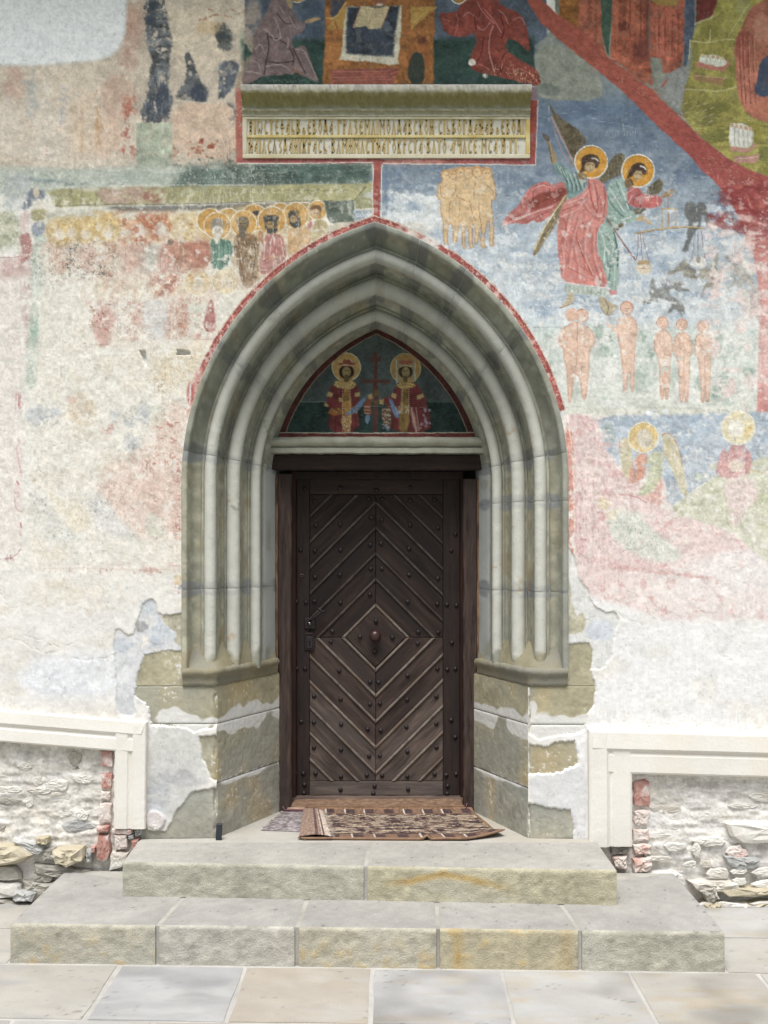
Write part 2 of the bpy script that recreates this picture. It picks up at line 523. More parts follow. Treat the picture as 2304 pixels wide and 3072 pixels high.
    c.poly([(-4000, -2000), (835, -2000), (826, 0), (818, 120), (808, 250), (760, 335), (660, 395), (480, 408), (240, 430), (0, 422), (-4000, 440)], (238, 242, 247), soft=7, warp=1.5, var=.008, vs='b', sm=2, h=-.004)
    c.patchy = .5


def paint_top(c):
    # scene of the throne between two kneeling figures
    c.zone()
    c.poly([(735, -900), (1640, -900), (1640, 110), (1604, 135), (1606, 262), (735, 262)], (84, 96, 112), var=.14, vs='b', sm=0)
    c.poly([(730, 118), (1604, 112), (1606, 262), (730, 262)], (44, 66, 60), var=.18, vs='b', sm=0, soft=10, warp=4)
    c.blot(800, 60, 70, 90, (70, 84, 104), .7, .35); c.blot(930, 60, 60, 80, (64, 78, 96), .7, .4)
    c.blot(760, 130, 40, 160, (196, 172, 150), .7, .4)
    c.zone(*ZC)
    c.poly([(1195, 400), (1470, 395), (1659, 540), (1800, 700), (1800, 900), (1240, 890), (1210, 780)], (138, 142, 130), var=.1, vs='b', soft=3)
    c.blot(1300, 800, 160, 70, (96, 108, 100), .6, .45)
    # throne
    c.zone(*ZB)
    c.poly([(885, -900), (1865, -900), (1840, 745), (850, 750), (872, 400)], (156, 98, 52), var=.14, vs='m', sm=0, soft=3)
    c.blot(960, 470, 110, 110, (184, 120, 64), .7, .35); c.blot(1700, 500, 140, 200, (150, 86, 44), .6, .4)
    c.poly([(940, 0), (1062, 0), (960, 180), (912, 120)], (66, 72, 86), sm=0)
    c.poly([(885, 265), (960, 170), (1062, 40), (1050, 268)], (184, 142, 70), a=.85, sm=0)
    c.line([(885, 160), (960, 175), (1060, 20)], 4, (206, 168, 96), .8)
    c.line([(960, 190), (1000, 300)], 3, (140, 84, 42), .8)
    c.poly([(1060, 60), (1560, 50), (1545, 300), (1525, 570), (1440, 578), (1250, 545), (1000, 535), (1022, 450)], (206, 200, 178), var=.06, sm=0)
    c.poly([(1078, 62), (1540, 52), (1500, 280), (1480, 500), (1065, 482), (1060, 300)], (54, 62, 74), var=.2, vs='b', sm=0, soft=4)
    c.blot(1420, 240, 60, 60, (104, 116, 130), .7, .4)
    for x in (1180, 1235, 1290, 1340):
        c.line([(x, 300), (x + 4, 560)], 1.6, (92, 100, 108), .5, wear=.4)
    c.poly([(1195, 50), (1320, 68), (1450, 56), (1372, 252), (1265, 262), (1240, 232), (1122, 246)], (198, 180, 140), sm=0)
    for k in range(5):
        c.line([(1200 - k * 14, 80 + k * 32), (1290 - k * 12, 90 + k * 32)], 1.5, (170, 146, 104), .6)
        c.line([(1320 - k * 12, 92 + k * 32), (1420 - k * 14, 84 + k * 32)], 1.5, (170, 146, 104), .6)
    c.line([(1122, 246), (1195, 50)], 2, (190, 120, 90), .8); c.line([(1450, 56), (1372, 252)], 2, (190, 120, 90), .8)
    c.line([(1310, 70), (1255, 240)], 2, (150, 120, 80), .7)
    c.ell(1365, 15, 55, 40, (150, 92, 70)); c.ell(1360, 42, 32, 12, (206, 196, 180))
    c.poly([(930, 620), (1200, 610), (1530, 600), (1480, 752), (920, 752)], (146, 80, 68), sm=0, var=.1)
    for y in (640, 690, 715):
        c.line([(940, y), (1520 - (y - 640) * .5, y - 8)], 2, (178, 112, 100), .7)
    c.line([(1440, 640), (1530, 620)], 3, (104, 50, 44), .8); c.line([(1420, 700), (1520, 650)], 3, (110, 52, 46), .8)
    c.zone(*ZC)
    c.poly([(95, 58), (325, 58), (100, 265)], (182, 142, 70), sm=0); c.line([(110, 100), (280, 100)], 2, (150, 106, 44), .8)
    c.line([(120, 200), (250, 90)], 2, (214, 178, 100), .8)
    c.poly([(70, 745), (78, 550), (110, 480), (152, 455), (200, 480), (222, 560), (215, 745)], (50, 58, 52), sm=1)
    c.poly([(160, 340), (230, 320), (240, 390), (150, 390)], (104, 58, 42), soft=4)
    # kneeling figure in mauve on the left
    c.zone(*ZB)
    rob = [(420, -80), (520, -80), (560, 40), (605, 100), (640, 200), (700, 190), (692, 260), (640, 312), (575, 325), (590, 420), (600, 440), (680, 392), (730, 470), (765, 600), (835, 742), (700, 692), (610, 630), (590, 662), (330, 672), (200, 740), (140, 775), (128, 700), (205, 560), (240, 430), (222, 350), (290, 220), (352, 120)]
    c.poly(rob, (122, 102, 102), var=.1)
    for p, wd, col in ((((360, 300), (380, 420), (350, 560), (330, 660)), 6, (66, 48, 48)), (((380, 330), (500, 360), (600, 480), (590, 580)), 9, (84, 62, 60)), (((360, 550), (480, 560), (590, 545)), 5, (62, 44, 46)),
                       (((450, 120), (520, 220), (590, 205)), 6, (84, 64, 66)), (((590, 430), (640, 540), (700, 650)), 6, (72, 52, 54)), (((350, 590), (450, 570), (540, 600)), 5, (160, 142, 144)),
                       (((420, 150), (470, 260), (480, 340)), 4, (164, 148, 150)), (((330, 260), (400, 300), (430, 370), (490, 330)), 5, (160, 144, 146)), (((250, 440), (300, 380), (340, 480)), 4, (160, 142, 144)),
                       (((230, 540), (280, 560), (300, 640)), 4, (158, 140, 142)), (((610, 440), (680, 430), (740, 560), (800, 700)), 4, (164, 146, 146)), (((560, 150), (610, 260), (660, 240)), 4, (160, 146, 148)),
                       (((180, 640), (230, 640), (300, 660)), 4, (168, 152, 150)), (((550, 340), (545, 420)), 7, (150, 134, 136)), (((470, 60), (520, 130)), 4, (156, 140, 142))):
        c.line(p, wd * .6, col, .85)
    c.poly([(505, -60), (560, -60), (590, 60), (570, 85), (530, 30)], (166, 146, 104))
    c.poly([(690, 190), (720, 170), (790, 150), (850, 165), (800, 185), (720, 210)], (178, 142, 98), wear=.2)
    c.line([(590, 15), (640, 20), (690, 0)], 3, (220, 214, 190)); c.line([(600, 5), (650, 8), (690, -14)], 4, (190, 130, 50))
    for x in range(380, 800, 26):
        c.line([(x, 700 + (x * 7) % 40), (x + 14, 712 + (x * 5) % 30)], 2, (92, 124, 112), .7)
    c.poly([(60, 780), (120, 600), (200, 480), (215, 540), (160, 640), (130, 770)], (170, 146, 122), a=.7, soft=5, wear=.2)
    c.line([(600, 620), (660, 660)], 6, (150, 90, 60), .7)
    # figure in dark red on the right
    c.zone(*ZC)
    c.poly([(560, -60), (860, -60), (900, 60), (1050, 108), (1122, 200), (1142, 340), (1160, 480), (1060, 380), (950, 330), (940, 440), (1050, 520), (1200, 610), (1252, 700), (1235, 772), (1050, 722), (800, 662), (700, 652), (615, 600), (630, 480), (690, 360), (650, 290), (600, 322), (490, 328), (400, 290), (362, 200), (345, 110), (430, 118), (520, 100)], (136, 62, 52), var=.12)
    for p, wd, col in ((((560, 150), (600, 100), (660, 140)), 3, (186, 122, 120)), (((490, 310), (520, 180), (500, 120)), 3, (178, 110, 104)), (((680, 230), (740, 280), (800, 200)), 4, (184, 118, 116)), (((830, 230), (790, 340), (790, 480), (840, 640)), 5, (186, 124, 120)),
                       (((750, 80), (840, 180), (900, 290)), 4, (180, 112, 112)), (((880, 90), (930, 130), (960, 210)), 3, (190, 126, 124)), (((1000, 180), (1080, 140), (1110, 220)), 4, (182, 112, 106)), (((720, 60), (700, 150)), 4, (84, 34, 32)),
                       (((900, 150), (930, 260), (900, 340)), 6, (86, 34, 30)), (((660, 160), (680, 260)), 5, (84, 32, 30)), (((740, 330), (730, 480), (680, 560)), 5, (92, 36, 32)), (((940, 470), (880, 560), (900, 640)), 5, (98, 40, 34)),
                       (((690, 20), (740, 120), (840, 210)), 4, (176, 110, 110)), (((380, 170), (450, 190)), 3, (180, 110, 100)), (((640, 580), (720, 570), (790, 620)), 3, (188, 116, 106)), (((1080, 620), (1160, 650), (1230, 740)), 5, (176, 96, 80))):
        c.line(p, wd * .6, col, .85)
    c.specks([(900, 540), (1240, 640), (1240, 760), (800, 650)], (206, 160, 130), .3, .8)
    c.ell(640, 555, 33, 33, (226, 218, 204)); c.poly([(735, 655), (775, 655), (770, 705), (740, 690)], (206, 204, 192))
    c.ring(520, -40, 75, 3, (224, 218, 196)); c.poly([(455, -60), (545, -60), (550, 25), (500, 20)], (190, 130, 44))
    c.zone()


def paint_right(c, chalk_haze):
    # blue ground of the weighing scene
    c.zone()
    c.poly([(1130, 488), (1140, 262), (1610, 258), (1604, 132), (1640, 80), (2600, 80), (2600, 1240), (1660, 1240), (1400, 860), (1122, 690)], (150, 170, 190), sm=0, soft=3)
    c.grad([(1130, 488), (1610, 488), (1610, 120), (1660, 90), (2280, 400), (2290, 1236), (1680, 1236), (1400, 860), (1128, 690)],
           [(120, (128, 134, 128)), (262, (122, 136, 142)), (320, (100, 122, 148)), (480, (116, 134, 154)), (600, (144, 162, 180)), (720, (170, 186, 202)), (860, (194, 206, 216)), (980, (206, 216, 222)), (1060, (204, 214, 208)), (1236, (212, 218, 208))], var=.10)
    rs = random.Random(4)
    for k in range(46):       # brushed darker and lighter blue
        x = rs.uniform(1620, 2230); y = rs.uniform(300, 640)
        c.blot(x, y, rs.uniform(40, 120), rs.uniform(14, 36), (84, 106, 138), .5, .44)
    for k in range(60):
        x = rs.uniform(1380, 2240); y = rs.uniform(560, 960)
        c.blot(x, y, rs.uniform(30, 90), rs.uniform(10, 26), (134, 160, 190), .55, .45, 'm')
    for k in range(90):
        x = rs.uniform(1180, 2240); y = rs.uniform(600, 960)
        c.blot(x, y, rs.uniform(26, 90), rs.uniform(8, 24), (222, 228, 232), .6, .45, 'm')
    for k in range(26):
        x = rs.uniform(1150, 1330); y = rs.uniform(560, 690)
        c.blot(x, y, rs.uniform(30, 80), rs.uniform(16, 40), (222, 228, 230), .75, .4, 'm')
    for k in range(14):
        c.blot(rs.uniform(1150, 1650), rs.uniform(500, 580), rs.uniform(30, 100), rs.uniform(14, 30), (98, 122, 150), .5, .45)
    c.poly([(1142, 500), (1165, 500), (1165, 640), (1145, 650)], (92, 118, 150), a=.6, soft=6)
    # crackle of white scratches
    for k in range(900):
        x = rs.uniform(1300, 2230); y = rs.uniform(640, 960)
        a = rs.uniform(0, 6.28); L = rs.uniform(5, 16)
        c.line([(x, y), (x + math.cos(a) * L, y + math.sin(a) * L * .6)], 1.3, (238, 242, 244), .6, warp=1.5, sm=0)
    for k in range(70):
        x = rs.uniform(1640, 2180); y = rs.uniform(300, 560); L = rs.uniform(5, 26)
        c.line([(x, y), (x + L, y + rs.uniform(-4, 4))], 1.3, (164, 182, 200), .5, warp=1.5, sm=0)
    # ghost of an inscription
    for k in range(13):
        x = 1815 + k * 7.6
        c.line([(x, 392), (x + rs.uniform(-2, 2), 407)], 1.6, (150, 168, 190), .7, sm=0)
    c.grad([(1600, 985), (2280, 985), (2280, 1238), (1660, 1238)], [(985, (196, 210, 202)), (1100, (206, 216, 206)), (1238, (220, 222, 208))], var=.07, soft=14, warp=6)
    c.line([(1600, 982), (1800, 980), (2000, 990)], 2, (150, 166, 160), .7, wear=.4, ws='m')
    for k in range(46):
        c.blot(rs.uniform(1640, 2250), rs.uniform(990, 1200), rs.uniform(16, 60), rs.uniform(10, 40), (150, 176, 160), .5, .5)
    for k in range(40):
        c.blot(rs.uniform(1620, 2250), rs.uniform(1000, 1230), rs.uniform(20, 70), rs.uniform(10, 40), (228, 230, 222), .7, .45)
    c.zone(*ZI5)
    for x, y, rx, ry in ((470, 330, 40, 60), (560, 350, 50, 60), (770, 360, 40, 60), (1310, 380, 40, 60), (1300, 750, 50, 60), (1360, 580, 40, 50), (1520, 600, 50, 40), (830, 480, 30, 60), (500, 450, 60, 60), (1350, 660, 50, 60)):
        c.blot(x, y, rx, ry, (126, 158, 140), .7, .42, 'm')
    c.line([(230, 850), (520, 865), (800, 850), (1100, 860), (1560, 890)], 2, (152, 156, 134), .7, wear=.35, ws='m', warp=3)
    chalk_haze(); c.patchy = .12
    # group of naked souls above the arch
    c.zone(*ZI1)
    fl, ol = (224, 190, 142), (156, 106, 72)
    grp = [(530, 325), (538, 200), (580, 170), (570, 95), (640, 78), (760, 66), (870, 55), (980, 80), (985, 140), (1012, 210), (1020, 322), (968, 332), (1002, 520), (992, 690), (1003, 712), (962, 706), (972, 600), (955, 480), (934, 560), (915, 690), (940, 735), (885, 716), (900, 590), (890, 540), (862, 695), (840, 700), (850, 560), (822, 520), (818, 700), (830, 730), (795, 724), (790, 560), (765, 540), (758, 700), (770, 735), (738, 728), (735, 560), (715, 500), (712, 560), (690, 690), (660, 690), (662, 560), (630, 500), (608, 670), (630, 705), (582, 690), (580, 520), (552, 400), (566, 332)]
    c.poly(grp, fl, var=.05, wear=.06, ws='m'); 
    c.line(grp, 5, (200, 156, 108), .4, soft=5, closed=True); c.line(grp, 1.4, ol, .55, closed=True)
    for hx, hy, r in ((600, 125, 38), (660, 118, 38), (720, 105, 40), (790, 108, 42), (862, 100, 42), (942, 112, 44)):
        c.ell(hx, hy - 8, r / 2.765 * 2.765, r * 1.1, (214, 166, 108), .9); c.ell(hx, hy + 6, r * .7, r * .85, fl)
        c.ring(hx, hy, r, 1.5, ol, .5)
        c.line([(hx - 12, hy), (hx - 4, hy)], 1.6, (120, 74, 48), .7, sm=0); c.line([(hx + 6, hy), (hx + 14, hy)], 1.6, (120, 74, 48), .7, sm=0)
    for p in (((680, 200), (690, 240), (660, 300)), ((760, 330), (700, 310), (690, 300)), ((840, 190), (835, 320)), ((870, 290), (960, 295)), ((720, 330), (720, 420), (700, 480)), ((800, 340), (820, 440), (850, 500)), ((880, 340), (880, 460), (900, 560)), ((640, 340), (630, 420), (630, 500)), ((560, 210), (560, 300), (600, 320)), ((930, 200), (990, 250), (1000, 310))):
        c.line(p, 1.7, ol, .65)
    # lower row of souls
    c.zone(*ZI5)
    fl, ol = (230, 186, 160), (182, 112, 90)

    def soul(hx, hy, r, body, arm=None, wear=.06):
        c.poly(body, fl, var=.06, wear=wear, ws='m'); c.line(body, 5, (206, 150, 124), .4, soft=5, closed=True); c.line(body, 1.3, ol, .5, closed=True); c.line([(hx, hy + 80), (hx + 4, hy + 180), (hx - 2, hy + 330)], 8, (244, 212, 192), .4, soft=7); c.line([(hx - 24, hy + 120), (hx, hy + 135), (hx + 26, hy + 120)], 1.2, ol, .45); c.line([(hx - 22, hy + 190), (hx + 20, hy + 196)], 1.2, ol, .35)
        if arm:
            c.poly(arm, fl)
        c.ell(hx, hy, r * .95, r, fl); c.ring(hx, hy, r * .97, 1.6, ol, .7)
        c.ring(hx, hy - 3, r * .9, 4, (208, 138, 108), .5, 200, 340)
        c.line([(hx - 10, hy + 2), (hx - 2, hy + 2)], 1.6, (170, 96, 76), .7, sm=0); c.line([(hx + 8, hy + 2), (hx + 16, hy + 2)], 1.6, (170, 96, 76), .7, sm=0)
        c.line([(hx - 2, hy + 20), (hx + 10, hy + 20)], 1.4, (190, 110, 90), .6, sm=0)
    soul(345, 205, 46, [(175, 410), (190, 310), (240, 275), (300, 245), (370, 275), (430, 330), (432, 425), (395, 435), (392, 600), (372, 790), (345, 800), (335, 640), (290, 610), (265, 815), (250, 815), (240, 600), (212, 480), (215, 432)])
    c.ell(270, 200, 44, 46, fl); c.ring(270, 200, 45, 1.6, ol, .6, 90, 300)
    for p in (((310, 250), (312, 420), (305, 560)), ((215, 330), (230, 420), (290, 440)), ((400, 330), (390, 420), (330, 450)), ((350, 460), (340, 620))):
        c.line(p, 1.6, ol, .55)
    soul(660, 150, 46, [(585, 300), (600, 230), (640, 208), (690, 208), (730, 250), (734, 340), (720, 375), (716, 480), (712, 600), (708, 745), (692, 735), (684, 600), (668, 600), (657, 748), (640, 742), (632, 580), (618, 440), (600, 360)], [(600, 345), (575, 325), (540, 290), (508, 262), (515, 248), (550, 268), (585, 300)])
    base = [(855, 455), (860, 340), (895, 310), (930, 300), (975, 345), (987, 455), (966, 472), (967, 600), (952, 795), (935, 795), (930, 640), (918, 800), (900, 795), (895, 600), (880, 480)]
    soul(912, 256, 42, base)
    soul(1050, 270, 40, [(x + 138, y + 18) for x, y in base])
    soul(1200, 284, 42, [(x + 286, y + 18) for x, y in base])
    for dx, dy in ((0, 0), (138, 18), (286, 18)):
        c.line([(890 + dx, 350 + dy), (900 + dx, 430 + dy), (950 + dx, 440 + dy)], 1.5, ol, .5); c.line([(925 + dx, 470 + dy), (928 + dx, 640 + dy)], 1.5, ol, .5)
    # faded demons
    c.zone(*ZI4)
    c.poly([(790, 452), (850, 462), (872, 520), (905, 452), (970, 470), (1000, 560), (1042, 770), (1000, 742), (940, 570), (930, 720), (850, 800), (792, 960), (775, 1012), (705, 992), (758, 940), (762, 780), (800, 690), (740, 600), (735, 510)], (100, 102, 100), .9, soft=3, wear=.12, ws='m')
    c.poly([(555, 1270), (560, 1225), (640, 1190), (740, 1085), (790, 1100), (800, 1180), (900, 1210), (980, 1170), (1040, 1120), (1110, 1010), (1125, 1050), (1090, 1200), (1160, 1180), (1160, 1290), (1090, 1370), (1065, 1525), (1045, 1390), (965, 1400), (930, 1530), (950, 1370), (1020, 1300), (740, 1300), (720, 1210), (640, 1240), (600, 1272)], (146, 140, 126), .9, soft=3, wear=.2, ws='m', var=.14)
    c.poly([(345, 1420), (378, 1300), (412, 1290), (420, 1400), (492, 1400), (470, 1310), (540, 1308), (640, 1350), (700, 1325), (755, 1350), (690, 1385), (830, 1440), (690, 1445), (600, 1410), (565, 1470), (640, 1510), (745, 1580), (738, 1730), (690, 1690), (650, 1620), (570, 1695), (548, 1680), (612, 1560), (540, 1530), (435, 1500), (465, 1560), (410, 1590), (320, 1585), (265, 1570), (300, 1530), (380, 1550)], (138, 138, 134), .9, soft=3, wear=.22, ws='m', var=.16)
    c.line([(330, 1550), (380, 1562), (430, 1545)], 3, (222, 226, 228), .8)
    c.poly([(1175, 1030), (1230, 1050), (1290, 1020), (1355, 1020), (1380, 1100), (1450, 1150), (1485, 1250), (1530, 1400), (1555, 1740), (1430, 1660), (1380, 1420), (1350, 1690), (1330, 1690), (1340, 1480), (1370, 1400), (1280, 1370), (1185, 1445), (1290, 1300), (1270, 1170), (1170, 1120)], (168, 160, 148), .8, soft=5, wear=.3, ws='m', var=.12)
    c.blot(1420, 1140, 60, 50, (224, 222, 214), .9, .2); c.blot(1480, 1210, 50, 60, (222, 214, 204), .8, .3)
    c.blot(1490, 1620, 110, 260, (170, 156, 154), .6, .42)
    # scales
    c.zone(*ZI4)
    gold = (196, 168, 120)
    c.line([(210, 800), (500, 752), (760, 730), (955, 748)], 4.5, gold, 1); c.line([(210, 808), (500, 762), (760, 740), (955, 757)], 1.4, (120, 96, 70), .7)
    c.line([(495, 745), (500, 535), (645, 535), (645, 735)], 3.6, gold, .95, sm=0); c.line([(567, 735), (567, 570)], 3, (176, 138, 100), .9, sm=0)
    c.line([(562, 525), (568, 370)], 3, (166, 120, 96), .9, sm=0)
    for p in (((240, 800), (218, 1120)), ((262, 800), (280, 1100)), ((280, 800), (352, 1115)), ((865, 780), (820, 1130)), ((895, 780), (888, 1070)), ((925, 770), (975, 1120)), ((0, 820), (210, 1110))):
        c.line(p, 1.7, (142, 104, 104), .8, sm=0)
    c.ell(292, 1130, 70, 34, (188, 160, 116)); c.poly([(215, 1150), (382, 1150), (380, 1230), (300, 1256), (220, 1232)], (228, 212, 188)); c.line([(222, 1190), (375, 1190)], 1.6, (176, 130, 96), .8); c.line([(292, 1160), (294, 1212)], 1.6, (130, 100, 80), .8)
    c.poly([(805, 1140), (850, 1060), (960, 1060), (1000, 1140), (920, 1205)], (222, 220, 214)); c.blot(895, 1090, 30, 50, (150, 140, 130), .8, .2)


def paint_angels(c):
    c.zone()
    brown, edge = (104, 92, 70), (178, 142, 122)
    c.poly([(1643, 300), (1668, 345), (1722, 380), (1748, 402), (1764, 426), (1738, 449), (1722, 482), (1706, 450), (1678, 390), (1655, 340)], brown, var=.16)
    c.line([(1655, 350), (1678, 400), (1700, 445), (1722, 492)], 5, edge, .85)
    c.line([(1660, 380), (1690, 470), (1720, 500)], 3, edge, .6)
    c.zone(*ZI2)
    c.poly([(948, 432), (1010, 360), (1090, 328), (1152, 372), (1115, 460), (1090, 610), (950, 655), (885, 722), (790, 650), (900, 560)], (102, 94, 72), var=.14)
    c.poly([(1380, 842), (1440, 740), (1555, 642), (1612, 682), (1602, 782), (1560, 852)], (100, 92, 70), var=.12)
    c.poly([(1190, 1022), (1440, 1008), (1290, 1105), (1220, 1090)], (106, 98, 78))
    c.poly([(1000, 1310), (1060, 1190), (1150, 1200), (1100, 1250)], (116, 104, 80))
    # raised arm
    c.poly([(165, 175), (212, 170), (245, 285), (300, 405), (290, 455), (240, 485), (212, 400), (188, 280)], (156, 136, 104))
    c.line([(180, 185), (205, 300), (232, 440)], 3, (92, 80, 66), .7)
    c.poly([(105, 60), (135, 90), (190, 110), (210, 170), (170, 180), (118, 130)], (82, 70, 62)); c.line([(140, 120), (160, 150)], 2, (150, 128, 100), .8); c.line([(165, 115), (182, 145)], 2, (150, 128, 100), .8)
    # green tunic of the first angel
    c.poly([(235, 495), (300, 430), (420, 520), (520, 600), (680, 650), (650, 740), (520, 880), (420, 915), (412, 760), (380, 640), (300, 590)], (118, 146, 142), var=.1)
    for k in range(9):
        x = 430 + k * 26
        c.line([(x - 60, 600 - k * 6), (x, 700 + k * 6), (x + 4, 850 - k * 12)], 2, (196, 212, 206) if k % 2 else (66, 96, 98), .75)
    for k in range(6):
        c.line([(280 + k * 26, 480 + k * 18), (330 + k * 22, 560 + k * 18)], 2, (190, 206, 196) if k % 2 else (84, 110, 108), .7)
    c.zone(*ZI3)
    # streaming cloak
    c.poly([(52, 552), (130, 442), (200, 388), (250, 300), (300, 228), (400, 174), (440, 182), (500, 212), (592, 164), (614, 290), (560, 400), (450, 482), (380, 524), (330, 500), (270, 534), (180, 520)], (196, 112, 106), var=.08)
    c.poly([(275, 360), (400, 260), (470, 270), (600, 220), (610, 290), (520, 360), (400, 400), (290, 420)], (142, 68, 58), soft=4)
    for p, wd, col in ((((330, 320), (330, 230), (420, 190), (480, 240), (440, 300)), 3, (120, 58, 54)), (((70, 548), (240, 470), (500, 380)), 3, (236, 190, 180)), (((120, 500), (300, 430), (560, 330)), 3, (150, 70, 66)), (((270, 520), (430, 440), (540, 380)), 3, (148, 72, 68)), (((320, 250), (400, 200), (470, 230)), 3, (232, 184, 176)), (((300, 390), (420, 340), (590, 250)), 3, (120, 54, 48))):
        c.line(p, wd * .75, col, .8)
    # long wing feather
    c.poly([(602, 285), (614, 312), (560, 470), (450, 640), (362, 778), (330, 808), (333, 740), (400, 600), (490, 430)], (140, 124, 94), var=.15)
    c.line([(596, 300), (500, 440), (410, 590), (340, 740)], 3.4, (222, 206, 154), .9)
    for k in range(8):
        c.line([(540 - k * 24, 420 + k * 40), (520 - k * 22, 480 + k * 36)], 1.8, (86, 74, 56), .7)
    # second angel's green mantle
    c.poly([(935, 225), (1000, 160), (1092, 148), (1112, 330), (1160, 430), (1192, 470), (1155, 532), (1060, 512), (1000, 590), (1030, 680), (1045, 800), (1035, 1110), (960, 1085), (900, 860), (858, 760), (868, 570), (945, 485)], (146, 170, 160), var=.1)
    for p, wd, col in ((((950, 300), (1000, 400), (1080, 470)), 7, (92, 128, 120)), (((1000, 600), (1030, 720), (1030, 880)), 6, (70, 106, 102)), (((950, 500), (1000, 560)), 8, (84, 120, 114)), (((880, 580), (930, 680), (920, 860)), 5, (204, 218, 208)), (((960, 640), (1010, 700), (980, 800)), 5, (196, 212, 204)),
                       (((970, 880), (960, 1000)), 5, (92, 128, 122)), (((1010, 880), (1000, 1060)), 4, (200, 214, 206)), (((960, 230), (1020, 320), (1080, 420)), 4, (206, 220, 212)), (((1050, 190), (1090, 300), (1120, 400)), 4, (206, 220, 214)), (((1020, 180), (1060, 290)), 3, (80, 112, 108)), (((1060, 500), (1150, 470)), 4, (210, 222, 216)), (((1100, 340), (1150, 420)), 3, (70, 104, 100)), (((930, 740), (950, 860)), 4, (96, 130, 124)), (((1005, 760), (1030, 740)), 4, (215, 226, 222))):
        c.line(p, wd * .7, col, .8)
    c.poly([(950, 1075), (1030, 1080), (1025, 1130), (950, 1110)], (206, 140, 140))
    # first angel's rose mantle
    c.poly([(578, 342), (700, 300), (780, 235), (785, 130), (860, 150), (920, 205), (948, 330), (942, 490), (862, 562), (860, 760), (902, 852), (962, 1062), (800, 1040), (566, 1010), (560, 900), (540, 800), (524, 620), (552, 440)], (212, 132, 122), var=.07)
    for p, wd, col in ((((790, 140), (800, 280), (850, 450), (872, 380), (850, 220)), 5, (164, 78, 74)), (((920, 220), (930, 330), (910, 470)), 6, (170, 84, 80)), (((570, 420), (700, 380), (780, 300)), 4, (160, 76, 72)), (((560, 470), (690, 420), (760, 340)), 3, (234, 186, 178)), (((600, 360), (720, 330), (790, 250)), 3, (236, 190, 182)),
                       (((690, 640), (740, 780), (820, 960)), 6, (180, 84, 70)), (((700, 660), (760, 800), (830, 950)), 3, (238, 196, 186)), (((580, 480), (610, 560), (560, 700)), 4, (178, 92, 84)), (((620, 600), (660, 700), (640, 760)), 3, (180, 96, 88)), (((600, 760), (700, 860), (820, 960)), 3, (190, 102, 92)),
                       (((560, 860), (700, 930), (940, 1020)), 3, (190, 104, 96)), (((740, 520), (690, 600), (690, 660)), 4, (190, 100, 90)), (((830, 480), (780, 560), (800, 640)), 3, (236, 190, 178)), (((860, 560), (850, 700)), 4, (186, 98, 88)), (((570, 700), (590, 840), (580, 960)), 3, (236, 192, 184)), (((880, 880), (930, 1030)), 3, (186, 100, 92)), (((820, 190), (840, 300), (860, 400)), 3, (228, 168, 160)), (((640, 540), (600, 640)), 3, (238, 196, 186))):
        c.line(p, wd * .75, col, .75)
    for x0, y0, x1, y1, x2, y2 in ((640, 420, 600, 560, 570, 760), (700, 480, 650, 640, 620, 860), (760, 560, 740, 700, 760, 900), (820, 640, 820, 800, 880, 980), (600, 880, 720, 940, 860, 1000), (660, 720, 690, 840, 700, 960), (880, 300, 900, 400, 880, 500), (730, 340, 780, 420, 850, 470)):
        c.line([(x0, y0), (x1, y1), (x2, y2)], 7, (176, 92, 86), .42, soft=6); c.line([(x0 + 18, y0), (x1 + 18, y1), (x2 + 18, y2)], 5, (238, 190, 180), .4, soft=4)
    c.line([(566, 1010), (800, 1042), (962, 1064)], 2.4, (238, 206, 196), .9)
    c.poly([(570, 1022), (800, 1048), (955, 1072), (962, 1125), (880, 1132), (790, 1122), (590, 1102)], (192, 202, 190), var=.08)
    for k in range(10):
        c.line([(600 + k * 36, 1035 + k * 4), (596 + k * 36, 1100 + k * 2)], 1.8, (136, 152, 142), .7)
    c.poly([(625, 1098), (672, 1110), (664, 1180), (580, 1232), (548, 1224), (600, 1170)], (200, 184, 152)); c.line([(548, 1228), (600, 1212), (664, 1184)], 2, (110, 94, 78), .8)
    c.poly([(868, 1130), (930, 1150), (980, 1190), (1052, 1220), (1010, 1236), (985, 1284), (930, 1292), (888, 1220)], (186, 170, 138)); c.line([(930, 1165), (960, 1220), (940, 1285)], 2.4, (120, 104, 84), .7); c.line([(890, 1225), (935, 1290), (1000, 1275)], 2, (110, 96, 80), .7)
    # staff
    c.line([(945, 490), (1010, 590), (1180, 830)], 3, (150, 104, 92), .85, sm=0)
    c.zone(*ZI2)
    # rose sleeve, hands
    c.poly([(1148, 785), (1280, 738), (1380, 852), (1590, 850), (1604, 955), (1552, 1012), (1190, 1012)], (196, 102, 98), var=.07)
    for p, col in ((((1160, 830), (1250, 770)), (236, 180, 176)), (((1230, 1000), (1260, 880), (1340, 830)), (140, 60, 62)), (((1330, 1000), (1350, 900), (1420, 860)), (140, 60, 62)), (((1380, 880), (1500, 868)), (236, 176, 172)), (((1540, 860), (1550, 990)), (232, 178, 172)), (((1180, 960), (1230, 860)), (226, 160, 156))):
        c.line(p, 2.6, col, .8)
    c.poly([(1240, 1160), (1350, 1088), (1400, 1130), (1495, 1215), (1455, 1232), (1380, 1172), (1300, 1165)], (196, 168, 128))
    c.zone(*ZI3)
    c.poly([(1385, 292), (1440, 258), (1480, 244), (1500, 256), (1488, 302), (1432, 312), (1395, 318)], (152, 124, 96)); c.line([(1400, 296), (1470, 262)], 2, (206, 176, 140), .7)
    # haloes and heads
    c.zone(*ZI2)
